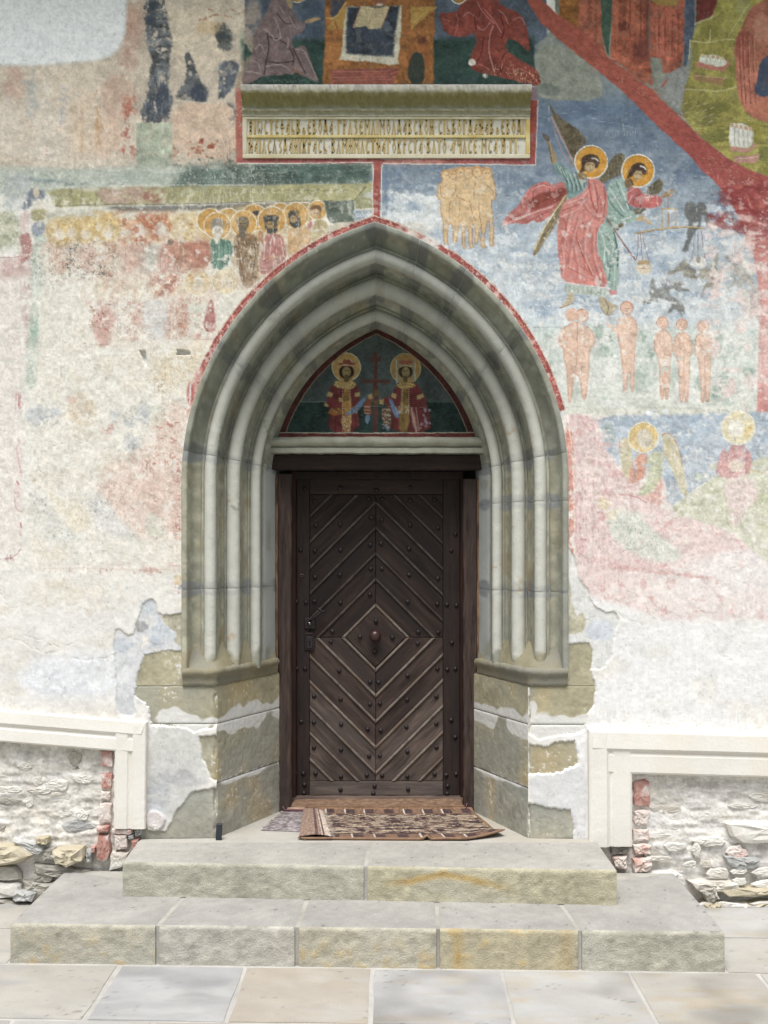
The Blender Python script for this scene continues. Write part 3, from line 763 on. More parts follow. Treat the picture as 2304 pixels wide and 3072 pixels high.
    for hx, hy, kind in ((720, 440, 0), (1302, 552, 1)):
        c.ell(hx, hy, 203, 203, (214, 148, 50), var=.06, n=40); c.ring(hx, hy, 203, 3.2, (228, 222, 206), .95)
        c.ring(hx, hy, 194, 1.6, (90, 66, 30), .5, 200, 360)
        c.line([(hx - 190, hy + 30), (hx - 150, hy - 30)], 2, (240, 204, 130), .8); c.line([(hx - 175, hy + 50), (hx - 140, hy - 10)], 2, (240, 204, 130), .7)
    # first head, tilted to the right
    c.poly([(545, 565), (620, 560), (668, 600), (668, 660), (610, 668), (550, 630)], (150, 124, 88)); c.line([(560, 600), (640, 660)], 3, (92, 70, 48), .6)
    c.poly([(600, 490), (606, 400), (650, 345), (720, 328), (800, 360), (832, 430), (815, 490), (770, 520), (640, 545), (590, 575), (575, 560)], (72, 54, 44), var=.12)
    c.poly([(640, 470), (690, 430), (752, 435), (768, 500), (740, 555), (690, 578), (645, 545)], (188, 160, 116)); c.poly([(650, 520), (700, 560), (690, 578), (645, 548)], (146, 118, 82), .6)
    c.line([(730, 390), (770, 392), (806, 425)], 4, (206, 204, 198), .9)
    c.line([(674, 472), (698, 465)], 1.8, (84, 60, 44), .8); c.line([(726, 476), (750, 480)], 1.8, (84, 60, 44), .8); c.line([(722, 484), (728, 520)], 1.6, (214, 190, 150), .9); c.line([(694, 540), (718, 545)], 1.6, (150, 84, 66), .8); c.line([(668, 500), (690, 520)], 4, (200, 176, 132), .6)
    # second head
    c.poly([(1130, 650), (1220, 640), (1258, 690), (1250, 740), (1180, 770), (1140, 760)], (132, 104, 74)); c.line([(1210, 650), (1240, 720)], 4, (80, 60, 44), .6)
    c.poly([(1190, 590), (1205, 510), (1250, 460), (1320, 438), (1390, 470), (1420, 545), (1400, 610), (1350, 580), (1250, 600), (1190, 640), (1150, 635)], (70, 52, 44), var=.12)
    c.poly([(1238, 590), (1280, 545), (1345, 552), (1368, 600), (1345, 650), (1295, 682), (1250, 650)], (190, 162, 118)); c.poly([(1245, 620), (1290, 665), (1292, 684), (1248, 652)], (146, 118, 84), .6)
    c.line([(1335, 490), (1372, 500), (1398, 530)], 4, (212, 208, 202), .9)
    c.line([(1272, 590), (1296, 584)], 1.8, (84, 60, 44), .8); c.line([(1326, 594), (1348, 598)], 1.8, (84, 60, 44), .8); c.line([(1312, 602), (1318, 634)], 1.6, (214, 192, 152), .9); c.line([(1284, 652), (1308, 658)], 1.6, (150, 84, 66), .8); c.line([(1262, 622), (1280, 634)], 4, (202, 178, 136), .6)
    c.poly([(560, 645), (600, 665), (670, 660), (600, 735)], (206, 210, 200), .8)
    c.zone()


def paint_topright(c):
    c.zone()
    c.poly([(1610, -900), (3600, -900), (3600, 900), (2600, 640), (2304, 530), (2239, 506), (2170, 466), (2097, 408), (1955, 269), (1820, 171), (1666, 37)], (130, 134, 122), sm=0, var=.1, vs='b')
    c.zone(*ZD)
    A = 6
    c.poly([(-60, -300), (115, -300), (115, 300), (-60, 180)], (150, 94, 46), var=.15, sm=0)
    c.poly([(110, -300), (272, -300), (290, 290), (332, 470), (90, 310)], (164, 90, 68), var=.14, sm=0)
    c.poly([(275, -300), (388, -300), (366, 250), (346, 462), (320, 400), (288, 250)], (62, 86, 72), var=.12, sm=0)
    c.poly([(388, -300), (690, -300), (662, 300), (690, 500), (700, 600), (660, 690), (560, 640), (480, 560), (360, 475)], (162, 84, 62), var=.16, sm=0)
    c.poly([(560, 320), (640, 330), (680, 500), (560, 500), (540, 420)], (98, 50, 46), .8, soft=14, warp=6)
    c.blot(470, 215, 60, 50, (90, 44, 36), .8, .3); c.poly([(640, -100), (690, -100), (680, 450), (650, 450)], (98, 48, 42), .8, soft=8)
    c.poly([(690, -300), (982, -300), (972, 350), (945, 612), (792, 600), (780, 480), (690, 470)], (168, 88, 68), var=.14, sm=0)
    c.poly([(700, -40), (925, -40), (915, 40), (860, 58), (700, 30)], (158, 126, 66))
    for x in (740, 790, 850, 900):
        c.line([(x, 100), (x + 4, 450)], 2.4, (196, 122, 98), .6, wear=.3); c.line([(x + 24, 120), (x + 20, 420)], 3, (116, 48, 40), .6, wear=.3)
    for x in (420, 500, 590, 160, 220):
        c.line([(x, -20), (x - 5, 400)], 4, (186, 110, 84), .5, wear=.35, ws='m'); c.line([(x + 26, 0), (x + 20, 330)], 4, (120, 56, 44), .5, wear=.35, ws='m')
    c.poly([(982, -300), (1062, -300), (1052, 250), (1014, 400), (985, 540), (960, 560)], (74, 86, 106), var=.12, sm=0)
    c.poly([(1062, -300), (1262, -300), (1242, 100), (1180, 140), (1070, 182)], (118, 52, 48), var=.12, sm=0)
    c.poly([(740, 745), (790, 640), (870, 590), (1000, 520), (1005, 880), (960, 960)], (140, 142, 140), var=.12, vs='b')
    for p in (((700, 610), (720, 700), (660, 700)), ((840, 620), (830, 690), (760, 730))):
        c.poly(p, (160, 92, 76))
    mt = [(1250, -300), (2200, -300), (2200, 1700), (1659, 1450), (1480, 1395), (1290, 1282), (1090, 1122), (930, 930), (982, 700), (1040, 500), (1028, 340), (1062, 190), (1240, 120)]
    c.poly(mt, (150, 142, 70), var=.16, vs='b')
    for x, y, rx, ry, col in ((1180, 260, 90, 70, (122, 118, 56)), (1240, 900, 120, 90, (108, 108, 50)), (1150, 1000, 110, 80, (116, 112, 64)), (1200, 1110, 130, 80, (112, 112, 56)), (1330, 690, 60, 60, (118, 116, 52)), (1560, 1100, 80, 120, (140, 134, 56)), (1100, 620, 70, 40, (120, 114, 60)), (1620, 1250, 60, 100, (108, 112, 60)), (1450, 60, 90, 120, (160, 158, 96))):
        c.blot(x, y, rx, ry, col, .75, .38)
    for p in (((1020, 335), (1180, 350), (1310, 320), (1380, 330)), ((980, 735), (1140, 740), (1280, 755), (1400, 715)), ((1185, 250), (1180, 350)), ((1500, 40), (1330, 300)), ((1060, 200), (1240, 120)), ((1020, 330), (1010, 480))):
        c.line(p, 3, (190, 184, 130), .75, warp=2)
    for k in range(16):
        x = 960 + (k * 53) % 260; y = 860 + (k * 37) % 240
        c.line([(x, y), (x + 30, y - 14)], 2.4, (176, 170, 128), .7)
    # red figure with a dark gap
    c.poly([(1430, 250), (1510, 60), (1659, -20), (2300, -60), (2300, 1100), (1659, 1010), (1545, 982), (1450, 890), (1410, 760), (1395, 600), (1378, 350)], (172, 102, 82), var=.14, vs='b')
    c.blot(1460, 400, 90, 300, (132, 62, 52), .6, .45); c.blot(1600, 250, 80, 160, (196, 140, 116), .6, .4)
    for x in (1420, 1450, 1490, 1530):
        c.line([(x, 260), (x + 10, 600), (x + 30, 860)], 3, (124, 58, 50), .6, wear=.3); c.line([(x + 14, 300), (x + 24, 620), (x + 50, 860)], 2, (206, 140, 120), .6, wear=.3)
    c.poly([(1580, 560), (1625, 480), (1700, 440), (1700, 770), (1610, 802), (1540, 762), (1572, 660)], (64, 76, 98))
    # open coffins with white figures
    c.poly([(1070, 515), (1100, 500), (1335, 495), (1342, 540), (1290, 592), (1070, 552)], (176, 108, 96), sm=0); c.poly([(1092, 505), (1110, 440), (1150, 455), (1200, 450), (1260, 465), (1330, 500), (1300, 552), (1200, 540), (1100, 518)], (208, 210, 194))
    for k in range(5):
        c.ell(1125 + k * 40, 456 + k * 6, 14, 14, (186, 160, 120)); c.line([(1145 + k * 40, 470 + k * 5), (1150 + k * 40, 530)], 1.6, (168, 166, 150), .7, sm=0)
    c.poly([(1040, 610), (1312, 640), (1272, 702), (1060, 664)], (156, 112, 84), .9, wear=.2, sm=0); c.line([(1050, 620), (1300, 645)], 2, (196, 170, 130), .7)
    c.poly([(1338, 1130), (1345, 1010), (1395, 1022), (1440, 1015), (1490, 1035), (1540, 1080), (1535, 1180), (1500, 1222), (1350, 1202)], (216, 216, 206), sm=0)
    for k in range(5):
        c.ell(1362 + k * 38, 1030 + k * 8, 15, 17, (196, 160, 130)); c.line([(1384 + k * 36, 1045 + k * 8), (1386 + k * 36, 1200)], 1.8, (160, 150, 140), .8, sm=0)
    c.poly([(1340, 1208), (1500, 1222), (1560, 1170), (1562, 1200), (1512, 1254), (1360, 1252)], (196, 138, 126), sm=0)
    c.poly([(1370, 1290), (1590, 1270), (1572, 1340), (1392, 1348)], (184, 132, 120), sm=0); c.line([(1390, 1310), (1570, 1292)], 2, (222, 190, 176), .7)
    # the red river of fire
    c.zone()
    c.grad(RIVER, [(0, (164, 80, 66)), (250, (164, 82, 68)), (450, (160, 74, 68)), (560, (168, 82, 76)), (680, (182, 98, 92)), (800, (206, 132, 124)), (950, (220, 150, 142)), (1100, (218, 152, 146)), (1230, (204, 124, 118)), (1310, (222, 170, 164))], var=.09, vs='m', soft=2.5, warp=2)
    rs = random.Random(9)
    for k in range(60):
        c.blot(rs.uniform(2130, 2330), rs.uniform(640, 1290), rs.uniform(14, 50), rs.uniform(10, 40), (234, 206, 200), .7, .45, 'm')
    for k in range(26):
        c.blot(rs.uniform(2130, 2330), rs.uniform(560, 700), rs.uniform(16, 60), rs.uniform(10, 30), (142, 56, 56), .6, .45)
    for k in range(120):
        i = rs.randrange(3, 12); t = rs.random()
        x = RIVER_TOP[i][0] * .6 + RIVER_BOT[i + 2][0] * .4 + rs.uniform(-30, 30); y = RIVER_TOP[i][1] * .6 + RIVER_BOT[i + 2][1] * .4 + rs.uniform(-24, 24)
        c.line([(x, y), (x + rs.uniform(10, 34), y + rs.uniform(2, 18))], 2, (188, 108, 88) if k % 2 else (134, 54, 48), .5, warp=2, sm=0)
    c.zone(*ZI4)
    c.line([(1360, 330), (1450, 290), (1560, 320)], 6, (126, 46, 48), .6, soft=4); c.line([(1420, 380), (1480, 520)], 7, (196, 112, 100), .6, soft=4); c.line([(1310, 560), (1400, 480), (1490, 560)], 5, (130, 48, 50), .5, soft=4)
    c.zone()


def paint_left(c):
    rs = random.Random(12)
    c.zone()
    # greenish strip above the procession
    c.poly([(-2000, 505), (745, 500), (1118, 486), (1118, 566), (-2000, 620)], (186, 194, 180), var=.07, vs='b', sm=0, soft=10, warp=5)
    c.poly([(560, 500), (720, 490), (1112, 488), (1112, 562), (700, 560), (500, 570)], (92, 112, 102), var=.16, vs='b', sm=0, soft=12, wear=.08)
    c.poly([(760, 492), (1112, 490), (1112, 545), (820, 550)], (66, 94, 86), .85, soft=14, warp=4, var=.14)
    for k in range(60):
        x = rs.uniform(715, 1090); y = rs.uniform(494, 545)
        c.line([(x, y), (x + rs.uniform(10, 60), y + rs.uniform(-2, 2))], 1.5, (150, 160, 140) if x < 860 else (104, 130, 116), .5, warp=2, sm=0)
    c.zone(*ZG)
    c.blot(500, 30, 380, 34, (222, 206, 184), .7, .35)
    c.poly([(150, 110), (320, 125), (480, 150), (600, 150), (400, 162), (200, 140)], (112, 132, 140), .8, soft=5, wear=.3, ws='m')
    c.poly([(700, 110), (900, 60), (1130, 150), (1000, 160), (860, 150)], (164, 178, 164), .8, soft=8, wear=.15)
    c.blot(100, 170, 130, 120, (172, 180, 184), .7, .4); c.blot(60, 300, 90, 100, (190, 196, 196), .7, .4)
    c.poly([(0, 330), (130, 340), (120, 630), (-1500, 640), (-1500, 330)], (184, 184, 150), .85, soft=10, warp=8, var=.1)
    c.specks([(0, 380), (120, 380), (120, 620), (0, 620)], (140, 144, 100), .35, .6, 'm')
    c.poly([(180, 200), (230, 185), (310, 215), (262, 280), (200, 310), (135, 330), (160, 270)], (106, 118, 138), .9, soft=4, warp=4, wear=.15, ws='m'); c.blot(235, 215, 26, 40, (220, 200, 170), .9, .2)
    # interior ground
    c.zone()
    c.poly([(95, 600), (1130, 570), (1128, 690), (900, 780), (740, 920), (620, 1130), (560, 1340), (550, 1720), (90, 1720)], (232, 225, 208), var=.035, vs='b', sm=0, soft=6)
    c.poly([(-2000, 770), (65, 770), (65, 1660), (-2000, 1700)], (234, 222, 212), var=.03, vs='b', sm=0, soft=6)
    c.zone(*ZG)
    # olive cornice
    c.poly([(305, 200), (350, 188), (640, 182), (1000, 175), (1659, 165), (2420, 150), (2395, 262), (1659, 272), (1000, 290), (360, 308)], (174, 168, 112), var=.09, vs='b', sm=0, soft=3)
    c.poly([(630, 180), (800, 190), (950, 175), (930, 285), (690, 290), (650, 240)], (196, 160, 140), .9, soft=8, warp=5)
    c.poly([(930, 190), (1060, 180), (1060, 280), (920, 285)], (158, 92, 76), .85, soft=8, wear=.25, ws='m')
    c.poly([(510, 190), (660, 170), (600, 210)], (226, 218, 200), .8, soft=5)
    c.line([(360, 300), (700, 285), (1200, 285), (1659, 272), (2160, 262)], 2.4, (92, 94, 72), .7, wear=.2); c.line([(320, 185), (700, 165), (1659, 160)], 2, (224, 220, 196), .7, wear=.25)
    c.poly([(640, 295), (1000, 300), (1659, 278), (2250, 270), (2250, 300), (1659, 330), (1250, 325), (1000, 340), (760, 335)], (96, 96, 92), .85, soft=5, wear=.2, ws='m')
    c.poly([(310, 320), (760, 310), (760, 350), (400, 380), (300, 400)], (196, 196, 178), .7, soft=5)
    # border posts at the left
    c.poly([(205, 480), (300, 470), (300, 640), (255, 830), (245, 1253), (185, 1253)], (174, 194, 178), .7, soft=5, warp=4, var=.1, wear=.12, ws='m')
    c.specks([(205, 600), (290, 600), (270, 800), (205, 800)], (96, 118, 96), .35, .8); c.blot(225, 1080, 36, 70, (140, 172, 154), .6, .35)
    c.poly([(130, 340), (200, 320), (180, 480), (135, 470)], (218, 186, 180), .85, soft=4)
    c.poly([(125, 475), (205, 480), (200, 640), (125, 680), (130, 560)], (170, 96, 88), .9, soft=4, warp=4, wear=.08)
    c.poly([(0, 640), (130, 635), (195, 690), (190, 760), (150, 740), (0, 780)], (206, 154, 146), .7, soft=14, warp=6, wear=.2, ws='b'); c.line([(-400, 632), (130, 634), (200, 600)], 2, (164, 84, 80), .6, wear=.3)
    c.poly([(130, 700), (200, 690), (195, 1253), (165, 1253), (140, 900)], (214, 176, 168), .7, soft=8, warp=6, wear=.3, ws='m')
    c.poly([(200, 320), (300, 315), (295, 395), (200, 400)], (178, 170, 118), soft=3); c.poly([(200, 402), (300, 405), (280, 500), (215, 505)], (132, 144, 164), .9, soft=4, wear=.1, ws='m')
    # washes of half-lost pigment
    for k in range(46):
        c.blot(rs.uniform(300, 1380), rs.uniform(520, 760), rs.uniform(50, 150), rs.uniform(40, 110), rs.choice(((228, 192, 164), (220, 172, 144), (232, 206, 170), (212, 158, 132))), .42, .45, 'm')
    for k in range(40):
        c.blot(rs.uniform(560, 1420), rs.uniform(760, 1200), rs.uniform(40, 130), rs.uniform(50, 140), rs.choice(((232, 206, 186), (226, 190, 168), (236, 218, 196), (220, 174, 154))), .4, .47, 'm')
    c.specks([(300, 420), (1360, 400), (1360, 760), (320, 800)], (190, 104, 78), .20, .6); c.specks([(560, 780), (1420, 740), (1380, 1180), (600, 1180)], (188, 102, 80), .19, .6)
    c.poly([(300, 400), (500, 370), (1000, 345), (1360, 330), (1360, 520), (800, 540), (310, 540)], (224, 186, 122), .55, soft=18, warp=8, wear=.25, ws='m', var=.1)
    # worn haloes at the left of the procession
    for x, y, r, a in ((390, 470, 100, .75), (550, 450, 90, .8), (690, 430, 95, .8), (450, 440, 80, .6), (630, 400, 80, .6)):
        c.ell(x, y, r, r, (224, 186, 112), a, var=.12, wear=.2, ws='m', soft=4); c.blot(x + 10, y + 30, r * .5, r * .5, (234, 222, 200), .8, .25)
    c.specks([(300, 380), (780, 340), (780, 520), (320, 560)], (206, 150, 70), .3, .7, 'm')
    for x, y in ((385, 465), (470, 450), (555, 440), (690, 430), (790, 440), (895, 445), (1030, 435), (1150, 430), (1250, 425)):
        c.ring(x, y, 84, 2.2, (238, 226, 196), .55, 180, 400, wear=.3, ws='m')
    for x, y in ((895, 450), (1030, 440)):
        c.ell(x, y, 88, 92, (212, 138, 96), .75, var=.14, wear=.3, ws='m', soft=5); c.ell(x + 5, y + 10, 44, 48, (230, 214, 200), .9, soft=5)
    c.specks([(750, 340), (1120, 340), (1120, 560), (800, 560)], (190, 98, 62), .42, .75, 'm')
    c.poly([(830, 550), (940, 560), (930, 680), (840, 690)], (190, 110, 96), .6, soft=6, wear=.35, ws='m')
    c.poly([(930, 560), (1060, 545), (1040, 700), (930, 690)], (178, 184, 172), .8, soft=6, wear=.25, ws='m')
    c.poly([(1040, 560), (1130, 520), (1240, 540), (1370, 520), (1370, 690), (1180, 720), (1010, 740)], (188, 108, 84), .85, var=.14, soft=6, wear=.28, ws='m')
    c.poly([(1100, 360), (1330, 330), (1360, 400), (1350, 520), (1120, 520)], (226, 196, 138), .8, soft=6, wear=.25, ws='m'); c.specks([(1100, 350), (1360, 330), (1360, 520), (1100, 530)], (200, 130, 66), .32, .7, 'm')
    for x in (1170, 1215, 1260, 1300, 1340):
        c.line([(x, 560), (x + 4, 680)], 5, (206, 150, 112) if x % 2 else (170, 74, 70), .7, soft=4, wear=.3, ws='m')
    for k, x in enumerate((380, 470, 560, 690, 830, 940, 1060, 1170, 1280)):
        c.poly([(x - 40, 545), (x, 525), (x + 42, 545), (x + 50, 640), (x + 40, 735), (x - 42, 740), (x - 50, 640)], ((206, 150, 126), (190, 176, 160), (198, 128, 108), (186, 138, 110))[k % 4], .5, soft=7, warp=6, wear=.36 if k < 4 else .26, ws='m', var=.12)
        c.line([(x - 14, 560), (x - 18, 720)], 2, (158, 86, 70), .5, wear=.4, ws='m'); c.line([(x + 18, 560), (x + 22, 720)], 2, (232, 206, 182), .5, wear=.4, ws='m'); c.ell(x, 480, 30, 36, (226, 206, 182), .6, soft=5, wear=.2, ws='m')
    for k, x in enumerate((660, 770, 880, 1000, 1110, 1190)):
        c.ell(x, 830, 62, 62, (232, 206, 158), .5, soft=4, wear=.3, ws='m', var=.1); c.ring(x, 830, 62, 1.8, (240, 230, 206), .6, wear=.3, ws='m')
        c.poly([(x - 34, 900), (x, 885), (x + 36, 900), (x + 42, 1060), (x + 30, 1175), (x - 34, 1180), (x - 42, 1040)], ((222, 178, 156), (212, 206, 196), (214, 156, 134), (222, 196, 172))[k % 4], .5, soft=7, warp=6, wear=.34, ws='m', var=.1); c.line([(x - 8, 910), (x - 12, 1160)], 2, (190, 116, 94), .5, wear=.45, ws='m')
    c.specks([(400, 540), (520, 520), (760, 560), (740, 760), (400, 760)], (70, 72, 70), .24, .8); c.specks([(440, 540), (520, 540), (500, 650), (440, 650)], (40, 42, 42), .36, .85); c.specks([(640, 690), (720, 690), (720, 750), (640, 750)], (50, 44, 44), .34, .85)
    c.specks([(230, 560), (420, 560), (420, 780), (260, 820)], (110, 104, 92), .22, .7); c.ell(1105, 532, 22, 20, (110, 84, 72), .9)
    # lower rows, left
    c.poly([(1000, 720), (1150, 715), (1160, 860), (1000, 900), (970, 840)], (200, 110, 80), .8, soft=10, warp=8, wear=.35, ws='m'); c.specks([(970, 730), (1160, 730), (1140, 860), (960, 900)], (160, 66, 50), .34, .8, 'm')
    c.blot(760, 820, 150, 80, (224, 190, 164), .7, .35); c.blot(960, 800, 120, 60, (226, 200, 176), .6, .35)
    c.poly([(595, 1010), (640, 940), (700, 950), (760, 1000), (730, 1080), (710, 1180), (690, 1210), (620, 1195)], (212, 156, 140), .8, soft=7, warp=6, wear=.2, ws='m'); c.specks([(590, 940), (720, 940), (700, 1060), (600, 1080)], (160, 70, 60), .34, .8)
    c.poly([(920, 920), (1010, 905), (1090, 940), (1085, 1160), (930, 1160)], (204, 204, 204), .85, soft=6, warp=4, wear=.1); c.specks([(690, 740), (1000, 740), (1000, 860), (690, 860)], (206, 140, 110), .2, .6, 'm')
    c.poly([(1140, 910), (1180, 895), (1220, 930), (1222, 1130), (1150, 1165)], (216, 160, 134), .85, soft=4, wear=.1); c.specks([(1140, 900), (1225, 910), (1222, 1150), (1145, 1150)], (176, 92, 60), .32, .8); c.specks([(1080, 920), (1120, 920), (1110, 1150), (1070, 1150)], (176, 84, 64), .34, .7)
    c.poly([(1230, 920), (1330, 930), (1290, 1060), (1240, 1120)], (198, 208, 186), .7, soft=8, wear=.25, ws='m')
    c.specks([(600, 940), (1120, 920), (1100, 1160), (850, 1180)], (196, 110, 90), .16, .6)
    # halo pair in front of the arch
    c.zone(*ZH)
    for x, y in ((90, 792), (320, 785)):
        c.ell(x, y, 112, 112, (232, 208, 160), .85, var=.08, wear=.08, ws='m'); c.ring(x, y, 112, 2.6, (240, 234, 214), .9); c.blot(x, y + 10, 70, 80, (232, 218, 196), .7, .3)
    c.specks([(0, 690), (200, 690), (190, 800), (0, 800)], (206, 150, 70), .36, .7, 'm'); c.specks([(220, 700), (420, 700), (420, 880), (220, 880)], (176, 130, 90), .18, .6)
    # saints near the arch
    gold = (214, 156, 72)
    c.poly([(130, 200), (300, 180), (460, 160), (620, 150), (800, 140), (1000, 130), (1020, 400), (600, 480), (100, 480)], (206, 170, 108), .7, soft=8, wear=.1)
    for x, y, r in ((190, 285, 105), (345, 275, 95), (560, 258, 112), (780, 230, 96), (985, 215, 84), (255, 325, 112), (1085, 195, 80), (905, 240, 108), (472, 305, 108), (708, 282, 118)):
        c.ell(x, y, r, r, gold, var=.09, wear=.04, ws='m', n=34); c.ring(x, y, r, 2.6, (236, 226, 196), .9)
        if (x, y) == (560, 258):
            c.poly([(540, 205), (600, 198), (600, 250), (545, 225)], (66, 66, 66))
    # robes
    c.poly([(380, 560), (520, 480), (700, 480), (900, 430), (1040, 450), (860, 590), (640, 760), (480, 880), (430, 900), (400, 740)], (206, 176, 142), .85, soft=12, warp=6, wear=.08, ws='m', var=.1)
    c.poly([(0, 440), (200, 440), (200, 690), (0, 700)], (192, 120, 96), .7, soft=10, wear=.3, ws='m', var=.12)
    c.poly([(190, 450), (250, 430), (330, 440), (380, 460), (378, 580), (300, 690), (195, 672)], (92, 136, 116), var=.12, wear=.06, ws='m')
    for x in (230, 265, 300, 340):
        c.line([(x, 470), (x + 6, 580), (x - 6, 660)], 2, (176, 200, 180) if x % 2 else (48, 92, 80), .7)
    c.ell(255, 320, 58, 60, (134, 134, 132)); c.ell(255, 375, 48, 54, (230, 220, 202)); c.poly([(215, 380), (290, 380), (270, 470), (235, 470)], (228, 216, 196), soft=3)
    c.poly([(385, 440), (430, 390), (560, 388), (600, 450), (605, 600), (590, 790), (480, 860), (440, 700), (395, 560)], (146, 110, 74), var=.13, soft=3, wear=.05, ws='m')
    c.poly([(590, 360), (640, 380), (640, 480), (600, 470)], (200, 130, 80), .9)
    c.specks([(500, 520), (560, 520), (550, 700), (510, 720)], (226, 206, 170), .4, .8); c.line([(430, 450), (440, 600), (480, 800)], 4, (98, 72, 50), .6); c.line([(570, 430), (570, 600), (540, 760)], 4, (104, 76, 52), .6); c.line([(390, 590), (440, 600)], 5, (214, 180, 130), .8)
    c.ell(467, 300, 52, 54, (112, 100, 80)); c.ell(462, 318, 34, 42, (140, 112, 70)); c.poly([(425, 330), (505, 330), (480, 440), (455, 440)], (108, 96, 80), soft=3); c.line([(440, 305), (455, 305)], 2, (50, 40, 30), .9, sm=0); c.line([(472, 305), (488, 305)], 2, (50, 40, 30), .9, sm=0)
    c.poly([(650, 398), (720, 390), (790, 396), (830, 560), (822, 622), (620, 765), (598, 600)], (190, 114, 104), var=.09, wear=.05, ws='m')
    for p in (((710, 400), (700, 460), (690, 560)), ((715, 400), (730, 500)), ((780, 430), (800, 560), (820, 600)), ((650, 470), (640, 600))):
        c.line(p, 2.2, (228, 190, 176), .8)
    c.line([(640, 600), (700, 570), (740, 590)], 4, (206, 168, 110), .7, wear=.2); c.line([(615, 690), (660, 690)], 2, (236, 200, 190), .8)
    c.poly([(628, 245), (690, 234), (772, 240), (752, 300), (755, 385), (668, 398), (652, 340), (645, 275)], (62, 64, 62), var=.15); c.ell(692, 322, 30, 36, (178, 142, 84)); c.line([(678, 312), (690, 312)], 2, (60, 44, 30), .9, sm=0); c.line([(698, 312), (708, 312)], 2, (60, 44, 30), .9, sm=0); c.poly([(668, 345), (720, 345), (712, 392), (674, 394)], (74, 66, 58), soft=3)
    c.poly([(832, 352), (900, 340), (1032, 336), (1035, 470), (940, 530), (845, 592)], (216, 168, 110), var=.07, wear=.06, ws='m'); c.poly([(985, 330), (1030, 280), (1045, 310), (1020, 370)], (196, 116, 112))
    c.poly([(832, 205), (940, 192), (930, 260), (955, 330), (870, 345), (848, 280)], (64, 68, 66), var=.15); c.ell(886, 268, 27, 32, (180, 142, 86)); c.line([(874, 260), (884, 260)], 2, (60, 44, 30), .9, sm=0); c.line([(890, 260), (900, 260)], 2, (60, 44, 30), .9, sm=0)
    c.poly([(1048, 290), (1100, 265), (1162, 285), (1195, 390), (1110, 432), (1030, 468)], (202, 180, 128), var=.08); c.ell(1072, 192, 50, 42, (134, 94, 62)); c.ell(1068, 222, 36, 40, (206, 160, 104)); c.line([(1058, 222), (1066, 222)], 2, (90, 60, 40), .9, sm=0); c.line([(1078, 222), (1086, 222)], 2, (90, 60, 40), .9, sm=0); c.line([(1090, 290), (1110, 400)], 2, (160, 120, 80), .7)
    # pieces at the right end of the cornice
    c.poly([(1132, 122), (1392, 108), (1392, 292), (1190, 302), (1165, 250)], (92, 106, 92), var=.15, vs='b', sm=0); c.poly([(1190, 300), (1392, 290), (1330, 345), (1200, 380)], (204, 192, 160), .9, soft=4)
    c.poly([(1392, 108), (1545, 0), (1545, 182), (1396, 192)], (166, 164, 118), sm=0); c.line([(1395, 108), (1488, 0)], 2.4, (92, 92, 76), .8, sm=0); c.line([(1395, 190), (1545, 178)], 2.4, (226, 222, 200), .8, sm=0)
    c.poly([(1385, 196), (1548, 186), (1548, 262), (1390, 300)], (150, 166, 182), var=.1, sm=0)
    for k in range(4):
        c.ring(1420 + k * 34, 236, 13, 2, (206, 214, 220), .8)
    for k in range(11):
        x = 480 + k * 80
        c.ring(x, 36, 15, 2.4, (216, 208, 160), .8, 20, 290); c.line([(x + 15, 40), (x + 40, 22), (x + 66, 34)], 2, (110, 108, 66), .7)
    # cone-shaped red tail and little fragment
    c.poly([(190, 930), (222, 960), (238, 1090), (242, 1214), (138, 1205), (150, 1060)], (182, 94, 86), var=.1, wear=.06, ws='m'); c.poly([(55, 1262), (90, 1205), (118, 1200), (122, 1262)], (196, 120, 106), .9, wear=.2)
    c.line([(40, 1262), (130, 1268), (220, 1258)], 2, (170, 90, 80), .7, wear=.3)
    c.zone()


